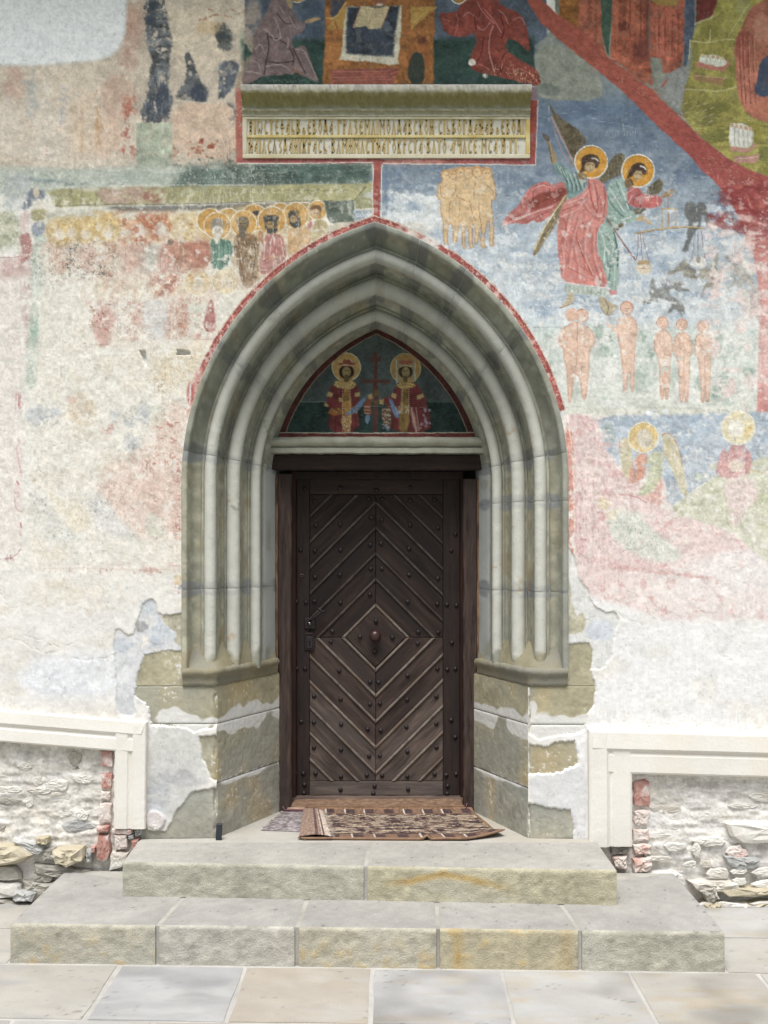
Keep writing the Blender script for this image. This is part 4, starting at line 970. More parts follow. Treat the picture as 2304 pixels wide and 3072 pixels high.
def paint_lowerleft(c):
    rs = random.Random(21)
    c.zone()
    for k in range(70):
        c.blot(rs.uniform(90, 560), rs.uniform(1040, 2080), rs.uniform(40, 120), rs.uniform(20, 70), rs.choice(((238, 234, 226), (228, 218, 196), (232, 222, 202), (226, 214, 190))), .55, .42)
    c.zone(*ZJ1)
    c.poly([(225, 0), (310, 0), (290, 300), (285, 480), (205, 560), (215, 300)], (176, 198, 180), .8, soft=8, warp=5, wear=.2, ws='m'); c.blot(265, 80, 50, 110, (140, 172, 154), .6, .38)
    c.blot(250, 430, 50, 130, (176, 194, 176), .6, .4)
    c.poly([(715, 0), (850, 0), (830, 160), (800, 215), (750, 170)], (218, 172, 156), .7, soft=10, wear=.25, ws='m'); c.specks([(720, 0), (850, 0), (840, 120), (740, 120)], (184, 104, 80), .24, .7)
    c.line([(640, 180), (730, 195), (860, 190)], 2, (170, 110, 80), .7, wear=.4); c.line([(770, 235), (830, 245), (860, 215)], 2, (240, 238, 232), .8)
    c.poly([(1400, 170), (1640, 160), (1560, 380), (1480, 560), (1180, 500), (1180, 380)], (230, 208, 168), .7, soft=20, warp=8, var=.06)
    c.specks([(1160, 260), (1560, 260), (1460, 640), (1200, 700)], (176, 128, 70), .2, .6); c.specks([(1180, 440), (1290, 440), (1290, 560), (1180, 560)], (150, 100, 60), .3, .6)
    for x, y, rx, ry, col in ((300, 740, 120, 100, (188, 196, 204)), (440, 740, 60, 90, (176, 188, 204)), (620, 700, 160, 160, (222, 196, 160)), (900, 740, 60, 120, (190, 194, 198)), (1010, 760, 70, 100, (176, 182, 186)), (1110, 720, 70, 110, (178, 184, 188)), (1230, 740, 80, 90, (196, 202, 178)), (1020, 960, 90, 110, (196, 200, 200)), (840, 850, 80, 60, (220, 170, 156)), (560, 620, 60, 40, (206, 150, 130))):
        c.blot(x, y, rx, ry, col, .75, .38)
    for q in ([(380, 680), (480, 680), (480, 800), (250, 840)], [(860, 680), (930, 680), (930, 820), (870, 820)], [(970, 690), (1060, 690), (1060, 820), (980, 820)], [(1070, 640), (1170, 640), (1160, 800), (1090, 800)], [(960, 930), (1110, 930), (1100, 1050), (980, 1050)]):
        c.specks(q, (116, 124, 136), .3, .7)
    c.specks([(520, 580), (760, 580), (740, 860), (520, 860)], (176, 124, 84), .2, .6); c.specks([(780, 800), (900, 800), (860, 920), (780, 920)], (190, 100, 84), .26, .7)
    for p in (((150, 600), (150, 690)), ((145, 930), (130, 1040), (160, 1180), (170, 1225)), ((135, 1260), (155, 1290))):
        c.line(p, 4, (172, 78, 84), .8, soft=3, warp=3, wear=.15)
    c.specks([(120, 590), (180, 590), (180, 700), (120, 700)], (176, 72, 74), .4, .8, 'm'); c.poly([(110, 940), (185, 930), (175, 1060), (165, 1200), (130, 1200)], (222, 190, 186), .5, soft=5)
    # pinkish robe beside the portal
    pink = [(1110, 1000), (1200, 830), (1300, 660), (1450, 640), (1425, 800), (1412, 1100), (1400, 1420), (1395, 1700), (1100, 1700), (1090, 1300), (900, 1230), (760, 1180), (920, 1080)]
    c.poly(pink, (226, 190, 168), .8, soft=16, warp=8, var=.06, wear=.06, ws='b')
    c.specks([(1180, 980), (1400, 980), (1400, 1680), (1100, 1680), (1110, 1000)], (182, 88, 72), .27, .75); c.specks([(1200, 830), (1300, 660), (1450, 650), (1420, 980), (1200, 980)], (188, 96, 78), .24, .7); c.specks([(1370, 1100), (1415, 1100), (1405, 1700), (1370, 1700)], (160, 60, 52), .4, .85)
    for x in (930, 1110, 1165, 1190):
        c.line([(x, 1100), (x + 8, 1250), (x, 1500)], 3, (184, 96, 82), .6, soft=2, wear=.45)
    c.zone(*ZJ2)
    c.poly([(700, 100), (1100, 60), (1400, 60), (1400, 380), (1320, 480), (1100, 560), (960, 440), (850, 320)], (228, 192, 172), .75, soft=14, warp=8, wear=.08, ws='b'); c.specks([(700, 100), (1080, 100), (1060, 480), (940, 420), (800, 240)], (190, 96, 84), .22, .7)
    c.poly([(680, 210), (790, 210), (860, 330), (970, 450), (1090, 570), (900, 550), (760, 500), (710, 380)], (208, 208, 204), .75, soft=8, warp=5, wear=.1); c.specks([(660, 200), (790, 200), (880, 350), (760, 500), (700, 380)], (112, 118, 130), .3, .75)
    c.poly([(240, 200), (330, 220), (480, 420), (640, 560), (640, 580), (260, 570)], (212, 214, 208), .7, soft=10, warp=6, wear=.15); c.specks([(230, 150), (330, 200), (430, 360), (240, 450)], (110, 118, 130), .2, .7); c.specks([(380, 440), (560, 460), (640, 575), (440, 575)], (112, 120, 136), .3, .75)
    c.poly([(350, 180), (480, 240), (640, 300), (690, 470), (600, 520), (480, 400)], (232, 216, 178), .7, soft=12, warp=6); c.specks([(540, 280), (680, 320), (680, 480), (560, 440)], (176, 120, 80), .24, .6)
    c.poly([(1120, 360), (1220, 380), (1300, 480), (1290, 550), (1130, 560)], (208, 212, 192), .8, soft=8, wear=.1)
    c.specks([(230, 60), (350, 60), (330, 160), (230, 160)], (196, 160, 90), .24, .6); c.specks([(330, 780), (1380, 770), (1380, 830), (330, 830)], (192, 110, 96), .3, .7, 'm'); c.line([(340, 795), (700, 785), (900, 800), (1380, 800)], 3, (212, 170, 156), .6, soft=4, wear=.35, ws='m')
    c.line([(0, 722), (80, 715), (130, 680), (160, 640)], 3.4, (186, 110, 110), .8, wear=.2); c.specks([(60, 690), (150, 680), (130, 730), (60, 725)], (150, 70, 70), .4, .8, 'm'); c.poly([(105, 130), (170, 140), (165, 350), (120, 330)], (226, 196, 192), .6, soft=5); c.line([(115, 180), (110, 260), (130, 340), (170, 350)], 2, (190, 130, 130), .7)
    for p in (((160, 440), (165, 470)), ((158, 510), (162, 530)), ((135, 115), (145, 135))):
        c.line(p, 5, (172, 72, 76), .8, soft=3)
    c.specks([(1360, 360), (1400, 360), (1390, 500), (1370, 500)], (186, 84, 50), .5, .85); c.specks([(1350, 520), (1400, 520), (1390, 800), (1360, 800)], (196, 110, 70), .28, .7); c.specks([(1370, 890), (1415, 890), (1410, 980), (1370, 980)], (190, 80, 70), .4, .8); c.blot(1380, 880, 40, 50, (226, 188, 112), .7, .3)
    # crumbling rough plaster
    for k in range(26):
        c.blot(rs.uniform(0, 900), rs.uniform(900, 1500), rs.uniform(40, 130), rs.uniform(20, 60), rs.choice(((238, 234, 228), (224, 214, 196), (214, 210, 200), (230, 216, 190))), .7, .42, 'm')
    for x, y, rx, ry in ((620, 1120, 90, 50), (560, 1080, 30, 80), (860, 1260, 70, 40), (740, 1220, 50, 40), (170, 1240, 60, 60)):
        c.specks([(x - rx, y - ry), (x + rx, y - ry), (x + rx, y + ry), (x - rx, y + ry)], (206, 150, 116), .26, .6, 'm')
    c.blot(545, 1270, 50, 70, (206, 204, 196), .8, .3)
    for p in (((60, 1340), (180, 1360), (280, 1430), (430, 1450)), ((190, 1310), (300, 1345), (460, 1400)), ((520, 1390), (600, 1340)), ((560, 1480), (700, 1510), (880, 1470))):
        c.line(p, 2.4, (200, 192, 176), .8, warp=5, h=.002)
    c.poly([(120, 1490), (300, 1470), (520, 1500), (900, 1440), (985, 1480), (980, 1700), (900, 1790), (160, 1780)], (226, 232, 240), .85, soft=16, warp=10, var=.02)
    # the two socket holes
    c.zone(*ZJ1)
    c.poly([(1085, 240), (1130, 238), (1142, 340), (1135, 352), (1110, 310)], (222, 224, 222), soft=1, h=.02, sm=0); c.poly([(1375, 228), (1470, 236), (1475, 268), (1430, 275), (1370, 270)], (212, 210, 200), soft=1, h=.022, sm=0)
    c.line([(620, 275), (900, 260), (1070, 255), (1200, 225), (1560, 260)], 2, (238, 234, 226), .8, warp=3); c.line([(350, 300), (410, 300)], 4, (242, 242, 240), .8)
    c.zone()


def paint_lowerright(c):
    rs = random.Random(31)
    c.zone()
    c.poly([(1690, 1240), (2600, 1240), (2600, 2120), (1850, 1900), (1740, 1700)], (236, 222, 216), sm=0, soft=5, var=.02)
    c.zone(*ZI6)
    c.poly([(90, 60), (800, 60), (1560, 80), (1560, 110), (800, 125), (90, 120)], (216, 216, 200), .9, soft=8)
    c.poly([(330, 115), (900, 120), (1580, 85), (3000, 90), (3000, 430), (1300, 565), (1040, 735), (890, 850), (850, 560), (700, 560), (430, 480), (360, 280)], (168, 184, 200), var=.07, vs='b', soft=4)
    for k in range(50):
        c.blot(rs.uniform(400, 1640), rs.uniform(110, 720), rs.uniform(40, 140), rs.uniform(16, 50), rs.choice(((196, 208, 220), (206, 214, 222), (136, 164, 194), (178, 194, 212))), .6, .44)
    for x, y in ((770, 85), (870, 90), (790, 130), (740, 100)):
        c.blot(x, y, 40, 24, (226, 232, 234), .9, .15)
    for k in range(20):
        c.line([(820 + k * 15, 130 + (k * 7) % 12), (822 + k * 15, 172)], 1.6, (190, 206, 216), .7, sm=0)
    c.poly([(360, 200), (440, 170), (480, 260), (470, 330), (400, 320)], (146, 164, 160), .7, soft=6, wear=.2, ws='m')
    # pale-rose mantle hanging from the left and spreading at the bottom
    c.poly([(110, 110), (220, 105), (350, 130), (365, 280), (440, 440), (560, 570), (700, 750), (860, 850), (1100, 930), (1400, 1030), (1540, 1150), (1700, 1320), (3000, 1700), (3000, 1900), (560, 1760), (490, 1690), (430, 1640), (330, 1580), (270, 1480), (190, 1380), (160, 1100), (150, 700), (100, 300)], (230, 199, 195), var=.05, vs='b', soft=4)
    c.blot(1300, 1480, 700, 330, (240, 230, 226), .85, .1); c.blot(1500, 1300, 400, 200, (240, 232, 230), .8, .15); c.blot(700, 1500, 400, 200, (240, 226, 220), .7, .25)
    for k in range(60):
        c.blot(rs.uniform(150, 700), rs.uniform(150, 1500), rs.uniform(20, 90), rs.uniform(16, 60), rs.choice(((238, 216, 214), (212, 158, 156), (206, 146, 142), (240, 224, 220))), .6, .46, 'm')
    for k in range(16):
        x = rs.uniform(200, 900)
        c.line([(x, 1180 + x * .1), (x + 200, 1260 + x * .12), (x + 440, 1300 + x * .1)], 5, (212, 156, 150), .6, soft=5, warp=5, wear=.5, ws='m')
    for y in (1530, 1600, 1270, 1400):
        c.specks([(300, y - 30), (1500, y - 10), (1500, y + 40), (300, y + 40)], (206, 136, 128), .26, .6, 'm')
    c.specks([(160, 560), (420, 560), (420, 1300), (170, 1300)], (196, 120, 120), .3, .5, 'm'); c.specks([(700, 900), (1500, 1000), (1500, 1180), (900, 1050)], (206, 136, 130), .3, .55, 'm')
    for p in (((200, 130), (300, 260), (420, 470)), ((260, 130), (330, 240)), ((160, 300), (230, 600), (200, 1000)), ((190, 640), (170, 900), (190, 1250)), ((480, 720), (620, 740), (720, 800))):
        c.line(p, 5, (206, 146, 148), .6, soft=4, warp=3, wear=.3, ws='m')
    c.poly([(95, 250), (110, 160), (150, 270), (165, 700), (165, 1190), (120, 1190), (105, 1000), (88, 780)], (214, 128, 106), .9, soft=3, wear=.12, ws='m', var=.08); c.line([(112, 130), (140, 330), (160, 640), (165, 1000)], 2.2, (240, 226, 214), .9)
    c.specks([(90, 260), (150, 260), (160, 1190), (110, 1190)], (196, 88, 66), .34, .7)
    # green hill
    c.poly([(880, 850), (1040, 735), (1300, 562), (1450, 500), (1700, 420), (3000, 360), (3000, 1700), (1659, 1270), (1540, 1150), (1400, 1020), (1100, 925)], (208, 208, 178), var=.07, vs='b', soft=4)
    for k in range(30):
        c.blot(rs.uniform(950, 1650), rs.uniform(480, 1120), rs.uniform(30, 90), rs.uniform(20, 60), rs.choice(((224, 222, 198), (184, 188, 142), (228, 226, 210))), .6, .45)
    c.line([(1045, 735), (1200, 620), (1300, 560)], 3, (226, 220, 190), .8)
    # saint at the right edge
    c.poly([(1310, 590), (1540, 580), (1590, 780), (1500, 820), (1410, 1000), (1365, 980), (1350, 850)], (232, 204, 200), .9, soft=6, wear=.1, ws='m'); c.poly([(1335, 345), (1510, 350), (1545, 560), (1420, 600), (1300, 605), (1245, 540), (1290, 420)], (204, 136, 134), soft=4, wear=.14, ws='m', var=.09)
    c.ell(1430, 215, 130, 130, (238, 222, 176), .95, var=.06, wear=.1, ws='m', soft=3, n=34); c.blot(1410, 220, 70, 80, (240, 236, 226), .95, .1); c.blot(1510, 250, 50, 70, (226, 190, 110), .6, .3); c.ell(1410, 510, 60, 46, (236, 222, 200), .9, soft=4); c.line([(1500, 535), (1659, 575)], 3, (216, 186, 130), .8); c.poly([(1500, 850), (1540, 840), (1590, 1180), (1550, 1180)], (234, 232, 214), .8, soft=5)
    c.ring(1430, 215, 130, 2.4, (242, 236, 214), .8)
    # praying angel
    wing = (208, 194, 150)
    c.poly([(512, 320), (545, 288), (600, 310), (610, 470), (595, 610), (545, 600), (520, 500)], wing, .95, soft=3, var=.07); c.line([(512, 400), (512, 320), (545, 288)], 2, (176, 120, 90), .7)
    c.poly([(838, 270), (875, 250), (930, 290), (970, 370), (992, 470), (1048, 725), (1015, 752), (960, 640), (885, 460), (845, 440), (855, 340)], wing, .95, soft=3, var=.07); c.line([(840, 275), (875, 250), (930, 290), (975, 390), (1000, 520)], 2.4, (160, 96, 84), .7)
    c.poly([(845, 560), (858, 830), (720, 775), (650, 745), (800, 640)], (218, 158, 146), .9, soft=4, wear=.12, ws='m'); c.poly([(600, 520), (645, 430), (725, 400), (725, 590), (620, 655), (575, 600)], (212, 134, 104), soft=3, wear=.1, ws='m'); c.poly([(620, 510), (645, 500), (640, 570), (610, 580)], (150, 168, 190), .9, soft=3)
    c.poly([(735, 420), (800, 392), (850, 420), (845, 560), (800, 680), (740, 730), (640, 738), (700, 650), (735, 560)], (186, 190, 148), soft=3, var=.08); c.specks([(620, 560), (725, 540), (700, 640), (600, 660)], (190, 76, 56), .34, .7, 'm')
    c.ell(695, 290, 114, 118, (226, 190, 112), .95, var=.08, wear=.06, ws='m', soft=2, n=34); c.ring(695, 290, 116, 2.6, (240, 232, 206), .85); c.ell(705, 300, 60, 78, (214, 204, 184), .95, soft=4, rot=-15); c.ring(690, 300, 66, 2, (176, 140, 110), .6, 150, 300)
    # small reclining figure
    c.poly([(420, 870), (520, 830), (600, 845), (690, 880), (715, 960), (850, 1060), (970, 1140), (1000, 1230), (880, 1262), (700, 1232), (560, 1150), (450, 1060), (420, 960)], (212, 218, 204), .9, soft=7, warp=5, wear=.06, ws='m'); c.specks([(440, 870), (680, 870), (880, 1180), (560, 1130)], (140, 164, 146), .3, .7); c.ell(390, 800, 48, 50, (216, 196, 156), .95, soft=3); c.poly([(400, 850), (520, 830), (480, 920), (420, 930)], (226, 212, 178), .9, soft=4)
    c.line([(470, 735), (620, 735), (720, 790)], 3, (196, 110, 100), .6, wear=.3, ws='m'); c.line([(560, 690), (680, 740)], 3, (240, 226, 210), .8)
    for x, y in ((265, 475), (330, 560), (330, 720)):
        c.blot(x, y, 34, 22, (192, 170, 156), .8, .2)
    c.zone()


ARCH_A, ARCH_C, SPR_Z, PCX = 0.922, 0.364, 2.045, -0.013     # half width, centre offset, springing height, portal axis


def arch_pts(h, n=24, side=-1):
    """outline of the pointed arch of half width h, springing to apex, wall coordinates in photo pixels"""
    r = h + ARCH_C
    t1 = math.acos(ARCH_C / r)
    out = []
    for i in range(n + 1):
        t = t1 * i / n
        x = side * (r * math.cos(t) - ARCH_C); z = SPR_Z + r * math.sin(t)
        out.append((1187 + (PCX + x - CAMX) / K, 1653 - (z - CAMZ) / K))
    return out


def paint_borders(c):
    c.zone()
    red, dred = (168, 82, 76), (140, 60, 56)
    # frame round the inscription
    c.poly([(712, 262), (1610, 260), (1612, 493), (710, 488)], None, sm=0)
    c.poly([(727, 254), (1606, 258), (1606, 276), (727, 274)], (168, 124, 130), .95, warp=1.5, sm=0)
    c.line([(735, 258), (900, 260), (1250, 257), (1604, 261)], 2, (226, 220, 208), .85, sm=0)
    c.poly([(707, 262), (728, 262), (730, 470), (728, 488), (708, 488)], (182, 104, 90), warp=1.5, wear=.06, sm=0); c.poly([(1590, 300), (1613, 298), (1606, 492), (1578, 492)], (150, 66, 58), warp=1.5, sm=0); c.poly([(1590, 262), (1610, 264), (1613, 300), (1590, 302)], (120, 96, 104), soft=4)
    c.poly([(712, 472), (1125, 474), (1150, 478), (1350, 476), (1608, 474), (1604, 494), (1300, 492), (712, 489)], (164, 84, 82), warp=2, sm=0, var=.09); c.poly([(1160, 474), (1330, 474), (1330, 492), (1160, 492)], (214, 160, 144), .8, soft=12, wear=.3, ws='m')
    c.line([(712, 490), (900, 490), (1118, 487)], 2.2, (232, 222, 206), .85); c.line([(1150, 490), (1300, 492), (1606, 495)], 2.2, (232, 224, 210), .85); c.line([(1614, 300), (1607, 494)], 2, (220, 204, 190), .8)
    # stem between the two panels
    c.poly([(1120, 490), (1143, 490), (1140, 660), (1146, 668), (1122, 672), (1118, 660)], (166, 80, 72), warp=1.5, sm=0); c.line([(1119, 495), (1117, 655), (1128, 664)], 2, (234, 226, 208), .85); c.line([(1146, 495), (1143, 655)], 2, (234, 226, 210), .85)
    # band following the arch
    for side in (-1, 1):
        inn = arch_pts(ARCH_A + .004, 30, side); out = arch_pts(ARCH_A + .044, 30, side)
        if side < 0:
            out = [p for p in out if p[1] < 1215]; inn = [p for p in inn if p[1] < 1215]
        else:
            out = [p for p in out if p[1] < 1243]; inn = [p for p in inn if p[1] < 1243]
        c.poly(inn + out[::-1], red, warp=2.2, sm=0, var=.12, wear=.04, ws='m')
        mid = [((a[0] * .5 + b[0] * .5), (a[1] * .5 + b[1] * .5)) for a, b in zip(inn, out)]
        c.line(mid[2:], 7, (206, 130, 110), .55, soft=4, warp=4, wear=.5, ws='m', sm=0); c.line([((a[0] * .25 + b[0] * .75), (a[1] * .25 + b[1] * .75)) for a, b in zip(inn, out)], 4, dred, .6, soft=2, warp=3, wear=.4, ws='m', sm=0)
        c.line(out, 2.2, (230, 216, 196), .8, sm=0, warp=1.5)
        c.specks(inn + out[::-1], (222, 170, 150), .28, .8, soft=4)
    # left: the band fades and flakes below the springing
    c.poly([(560, 1190), (590, 1100), (612, 1110), (585, 1200), (566, 1260), (556, 1250)], (214, 160, 144), .8, wear=.3, ws='m', soft=4)
    c.blot(572, 1180, 14, 40, (176, 72, 66), .9, .3, 'm'); c.line([(572, 1150), (570, 1210), (558, 1240)], 3, (240, 234, 226), .9, warp=3)
    c.blot(1240, 690, 60, 30, (224, 216, 202), .7, .35); c.blot(1290, 730, 40, 26, (222, 222, 216), .9, .2)


def paint_base(c):
    """lower wall: lime plaster, patches, broken edges (heights in metres, positive = recessed)"""
    rs = random.Random(41)
    c.zone()
    c.poly([(-3000, 1840), (560, 1840), (560, 2600), (-3000, 2800)], (232, 230, 225), sm=0, soft=20, var=.03, vs='b')
    for k in range(40):
        c.blot(rs.uniform(-60, 520), rs.uniform(1880, 2180), rs.uniform(30, 110), rs.uniform(20, 60), rs.choice(((236, 234, 228), (222, 216, 204), (228, 222, 208), (216, 214, 208))), .6, .42)
    c.poly([(60, 1990), (200, 1960), (370, 1960), (375, 2060), (340, 2090), (70, 2085)], (228, 233, 240), .8, soft=16, warp=8)
    c.poly([(0, 2150), (60, 2135), (240, 2110), (380, 2120), (430, 2160), (0, 2190)], (214, 210, 202), .6, soft=16, warp=8)
    c.poly([(1690, 1760), (2000, 1860), (3600, 1880), (3600, 2800), (1690, 2800)], (240, 239, 237), sm=0, soft=10, var=.02, vs='b')
    for k in range(30):
        c.blot(rs.uniform(1760, 2330), rs.uniform(1850, 2200), rs.uniform(40, 120), rs.uniform(20, 60), rs.choice(((242, 240, 236), (230, 228, 222), (236, 232, 222))), .6, .42)
    # left: layers below the broken edge
    blue = [(340, 1955), (344, 1890), (362, 1888), (385, 1908), (402, 1900), (414, 1850), (430, 1810), (445, 1795), (465, 1802), (475, 1842), (500, 1850), (545, 1840), (560, 1860), (560, 1960), (545, 1985), (470, 1985), (440, 1995), (420, 1990), (400, 2100), (410, 2150), (345, 2150), (350, 2050)]
    c.poly(blue, (208, 211, 214), soft=1.6, warp=3, var=.05, vs='b', h=.005)
    for x, y, rx, ry, col in ((440, 1820, 30, 30, (192, 202, 212)), (370, 1935, 40, 30, (188, 198, 210)), (480, 1900, 50, 50, (194, 203, 213)), (480, 1925, 40, 24, (184, 195, 209)), (430, 1925, 24, 22, (232, 226, 216)), (530, 1960, 30, 20, (226, 224, 220)), (425, 1880, 24, 20, (132, 132, 136)), (450, 1865, 16, 16, (216, 212, 204)), (430, 2060, 40, 60, (206, 210, 214)), (380, 2050, 40, 60, (222, 224, 226)), (480, 1962, 30, 16, (228, 224, 214))):
        c.blot(x, y, rx, ry, col, .85, .32, 'm')
    # thick broken plaster lip: a thin darker line painted along its edge
    lip = [(340, 1940), (344, 1890), (362, 1888), (385, 1908), (402, 1900), (414, 1850), (430, 1808), (445, 1795), (466, 1802), (477, 1842), (500, 1850), (543, 1838)]
    c.line(lip, 3.5, (196, 190, 178), .55, warp=2)
    c.poly([(478, 1845), (543, 1842), (560, 1820), (562, 1935), (540, 1940), (520, 1925), (530, 1900), (500, 1880)], (168, 162, 134), soft=2, warp=3, h=.006, var=.07)
    c.poly([(535, 1760), (560, 1750), (560, 1815), (545, 1812), (538, 1790)], (226, 226, 224), soft=2, h=.006)
    # exposed plinth stone on the left: pushed back so the real blocks show
    c.poly([(432, 1968), (500, 1955), (660, 1955), (660, 2180), (640, 2180), (605, 2185), (582, 2195), (560, 2180), (530, 2180), (455, 2173), (450, 2120), (405, 2085), (412, 2030), (425, 1995)], (214, 208, 190), soft=4.5, warp=3, h=.022, sm=0)
    c.poly([(600, 2212), (660, 2205), (660, 2350), (632, 2330), (606, 2270)], (206, 196, 166), soft=4.5, warp=3, h=.022, sm=0)
    c.poly([(576, 2378), (660, 2362), (660, 2540), (490, 2540), (495, 2500), (530, 2440)], (206, 198, 176), soft=4.5, warp=3, h=.022, sm=0)
    # grey patch plaster on the left plinth
    c.poly([(448, 2176), (560, 2184), (600, 2190), (604, 2270), (634, 2340), (574, 2376), (526, 2440), (495, 2490), (440, 2500)], (206, 206, 200), .9, soft=4, warp=3, var=.025, vs='b')
    for x, y, rx, ry, col in ((520, 2330, 90, 30, (178, 180, 182)), (470, 2380, 50, 60, (176, 180, 184)), (500, 2290, 60, 40, (206, 206, 202)), (560, 2340, 60, 26, (190, 190, 190)), (460, 2440, 40, 40, (196, 200, 206))):
        c.blot(x, y, rx, ry, col, .7, .35)
    c.poly([(440, 2432), (470, 2432), (500, 2450), (490, 2480), (460, 2500), (440, 2480)], (222, 212, 208), .9, soft=3, h=-.012)
    # right: broken lip and exposed stone
    c.poly([(1690, 1620), (1720, 1660), (1735, 1720), (1740, 1745), (1768, 1775), (1772, 1800), (1800, 1828), (1825, 1838), (1845, 1832), (1860, 1860), (1845, 1900), (1830, 2000), (1760, 2010), (1690, 2010)], (222, 222, 218), soft=1.8, warp=3, var=.03, h=.005)
    c.line([(1722, 1665), (1736, 1722), (1742, 1748), (1768, 1776), (1772, 1800), (1800, 1830), (1826, 1839), (1846, 1834), (1858, 1856)], 3.5, (200, 190, 182), .55, warp=2)
    for x, y, rx, ry, col in ((1800, 1890, 50, 40, (206, 214, 226)), (1740, 1800, 40, 40, (212, 212, 208)), (1780, 1950, 50, 30, (232, 230, 224))):
        c.blot(x, y, rx, ry, col, .8, .3)
    c.poly([(1670, 1560), (1692, 1600), (1700, 1690), (1712, 1780), (1730, 1860), (1752, 1830), (1758, 1895), (1700, 1905), (1670, 1905)], (186, 180, 150), soft=2, warp=3, h=.006, var=.07)
    c.poly([(1670, 1925), (1700, 1935), (1765, 1930), (1775, 1960), (1770, 2010), (1785, 2060), (1782, 2110), (1762, 2140), (1752, 2190), (1720, 2200), (1700, 2200), (1620, 2215), (1590, 2200), (1590, 1930)], (214, 204, 178), soft=4.5, warp=3, h=.022, sm=0)
    c.poly([(1590, 2235), (1640, 2245), (1665, 2230), (1725, 2225), (1735, 2290), (1690, 2310), (1650, 2320), (1590, 2320)], (216, 214, 200), soft=4.5, warp=3, h=.022, sm=0)
    c.poly([(1585, 2410), (1640, 2425), (1710, 2432), (1722, 2480), (1722, 2540), (1585, 2540)], (214, 210, 196), soft=4.5, warp=3, h=.022, sm=0)
    c.poly([(1590, 2320), (1650, 2322), (1730, 2300), (1760, 2300), (1760, 2540), (1722, 2540), (1718, 2440), (1640, 2428), (1590, 2408)], (216, 217, 217), .9, soft=4, warp=3, var=.02)
    # rubble zones are pushed back for the stones
    c.poly([(-3000, 2222), (100, 2224), (340, 2244), (340, 2480), (440, 2480), (500, 2500), (500, 2800), (-3000, 2800)], (214, 210, 200), soft=2, warp=3, var=.09, vs='m', h=.018, sm=0)
    c.poly([(1896, 2282), (2100, 2286), (3600, 2300), (3600, 2800), (1740, 2800), (1740, 2520), (1896, 2530)], (228, 224, 216), soft=2, warp=3, var=.08, vs='m', h=.018, sm=0)
    for k in range(110):
        x = rs.choice((rs.uniform(-60, 335), rs.uniform(1900, 2340))); y = rs.uniform(2250, 2720)
        c.blot(x, y, rs.uniform(20, 70), rs.uniform(10, 30), rs.choice(((232, 230, 224), (200, 194, 182), (186, 182, 174), (222, 214, 198), (236, 234, 230))), .7, .42, 'm')


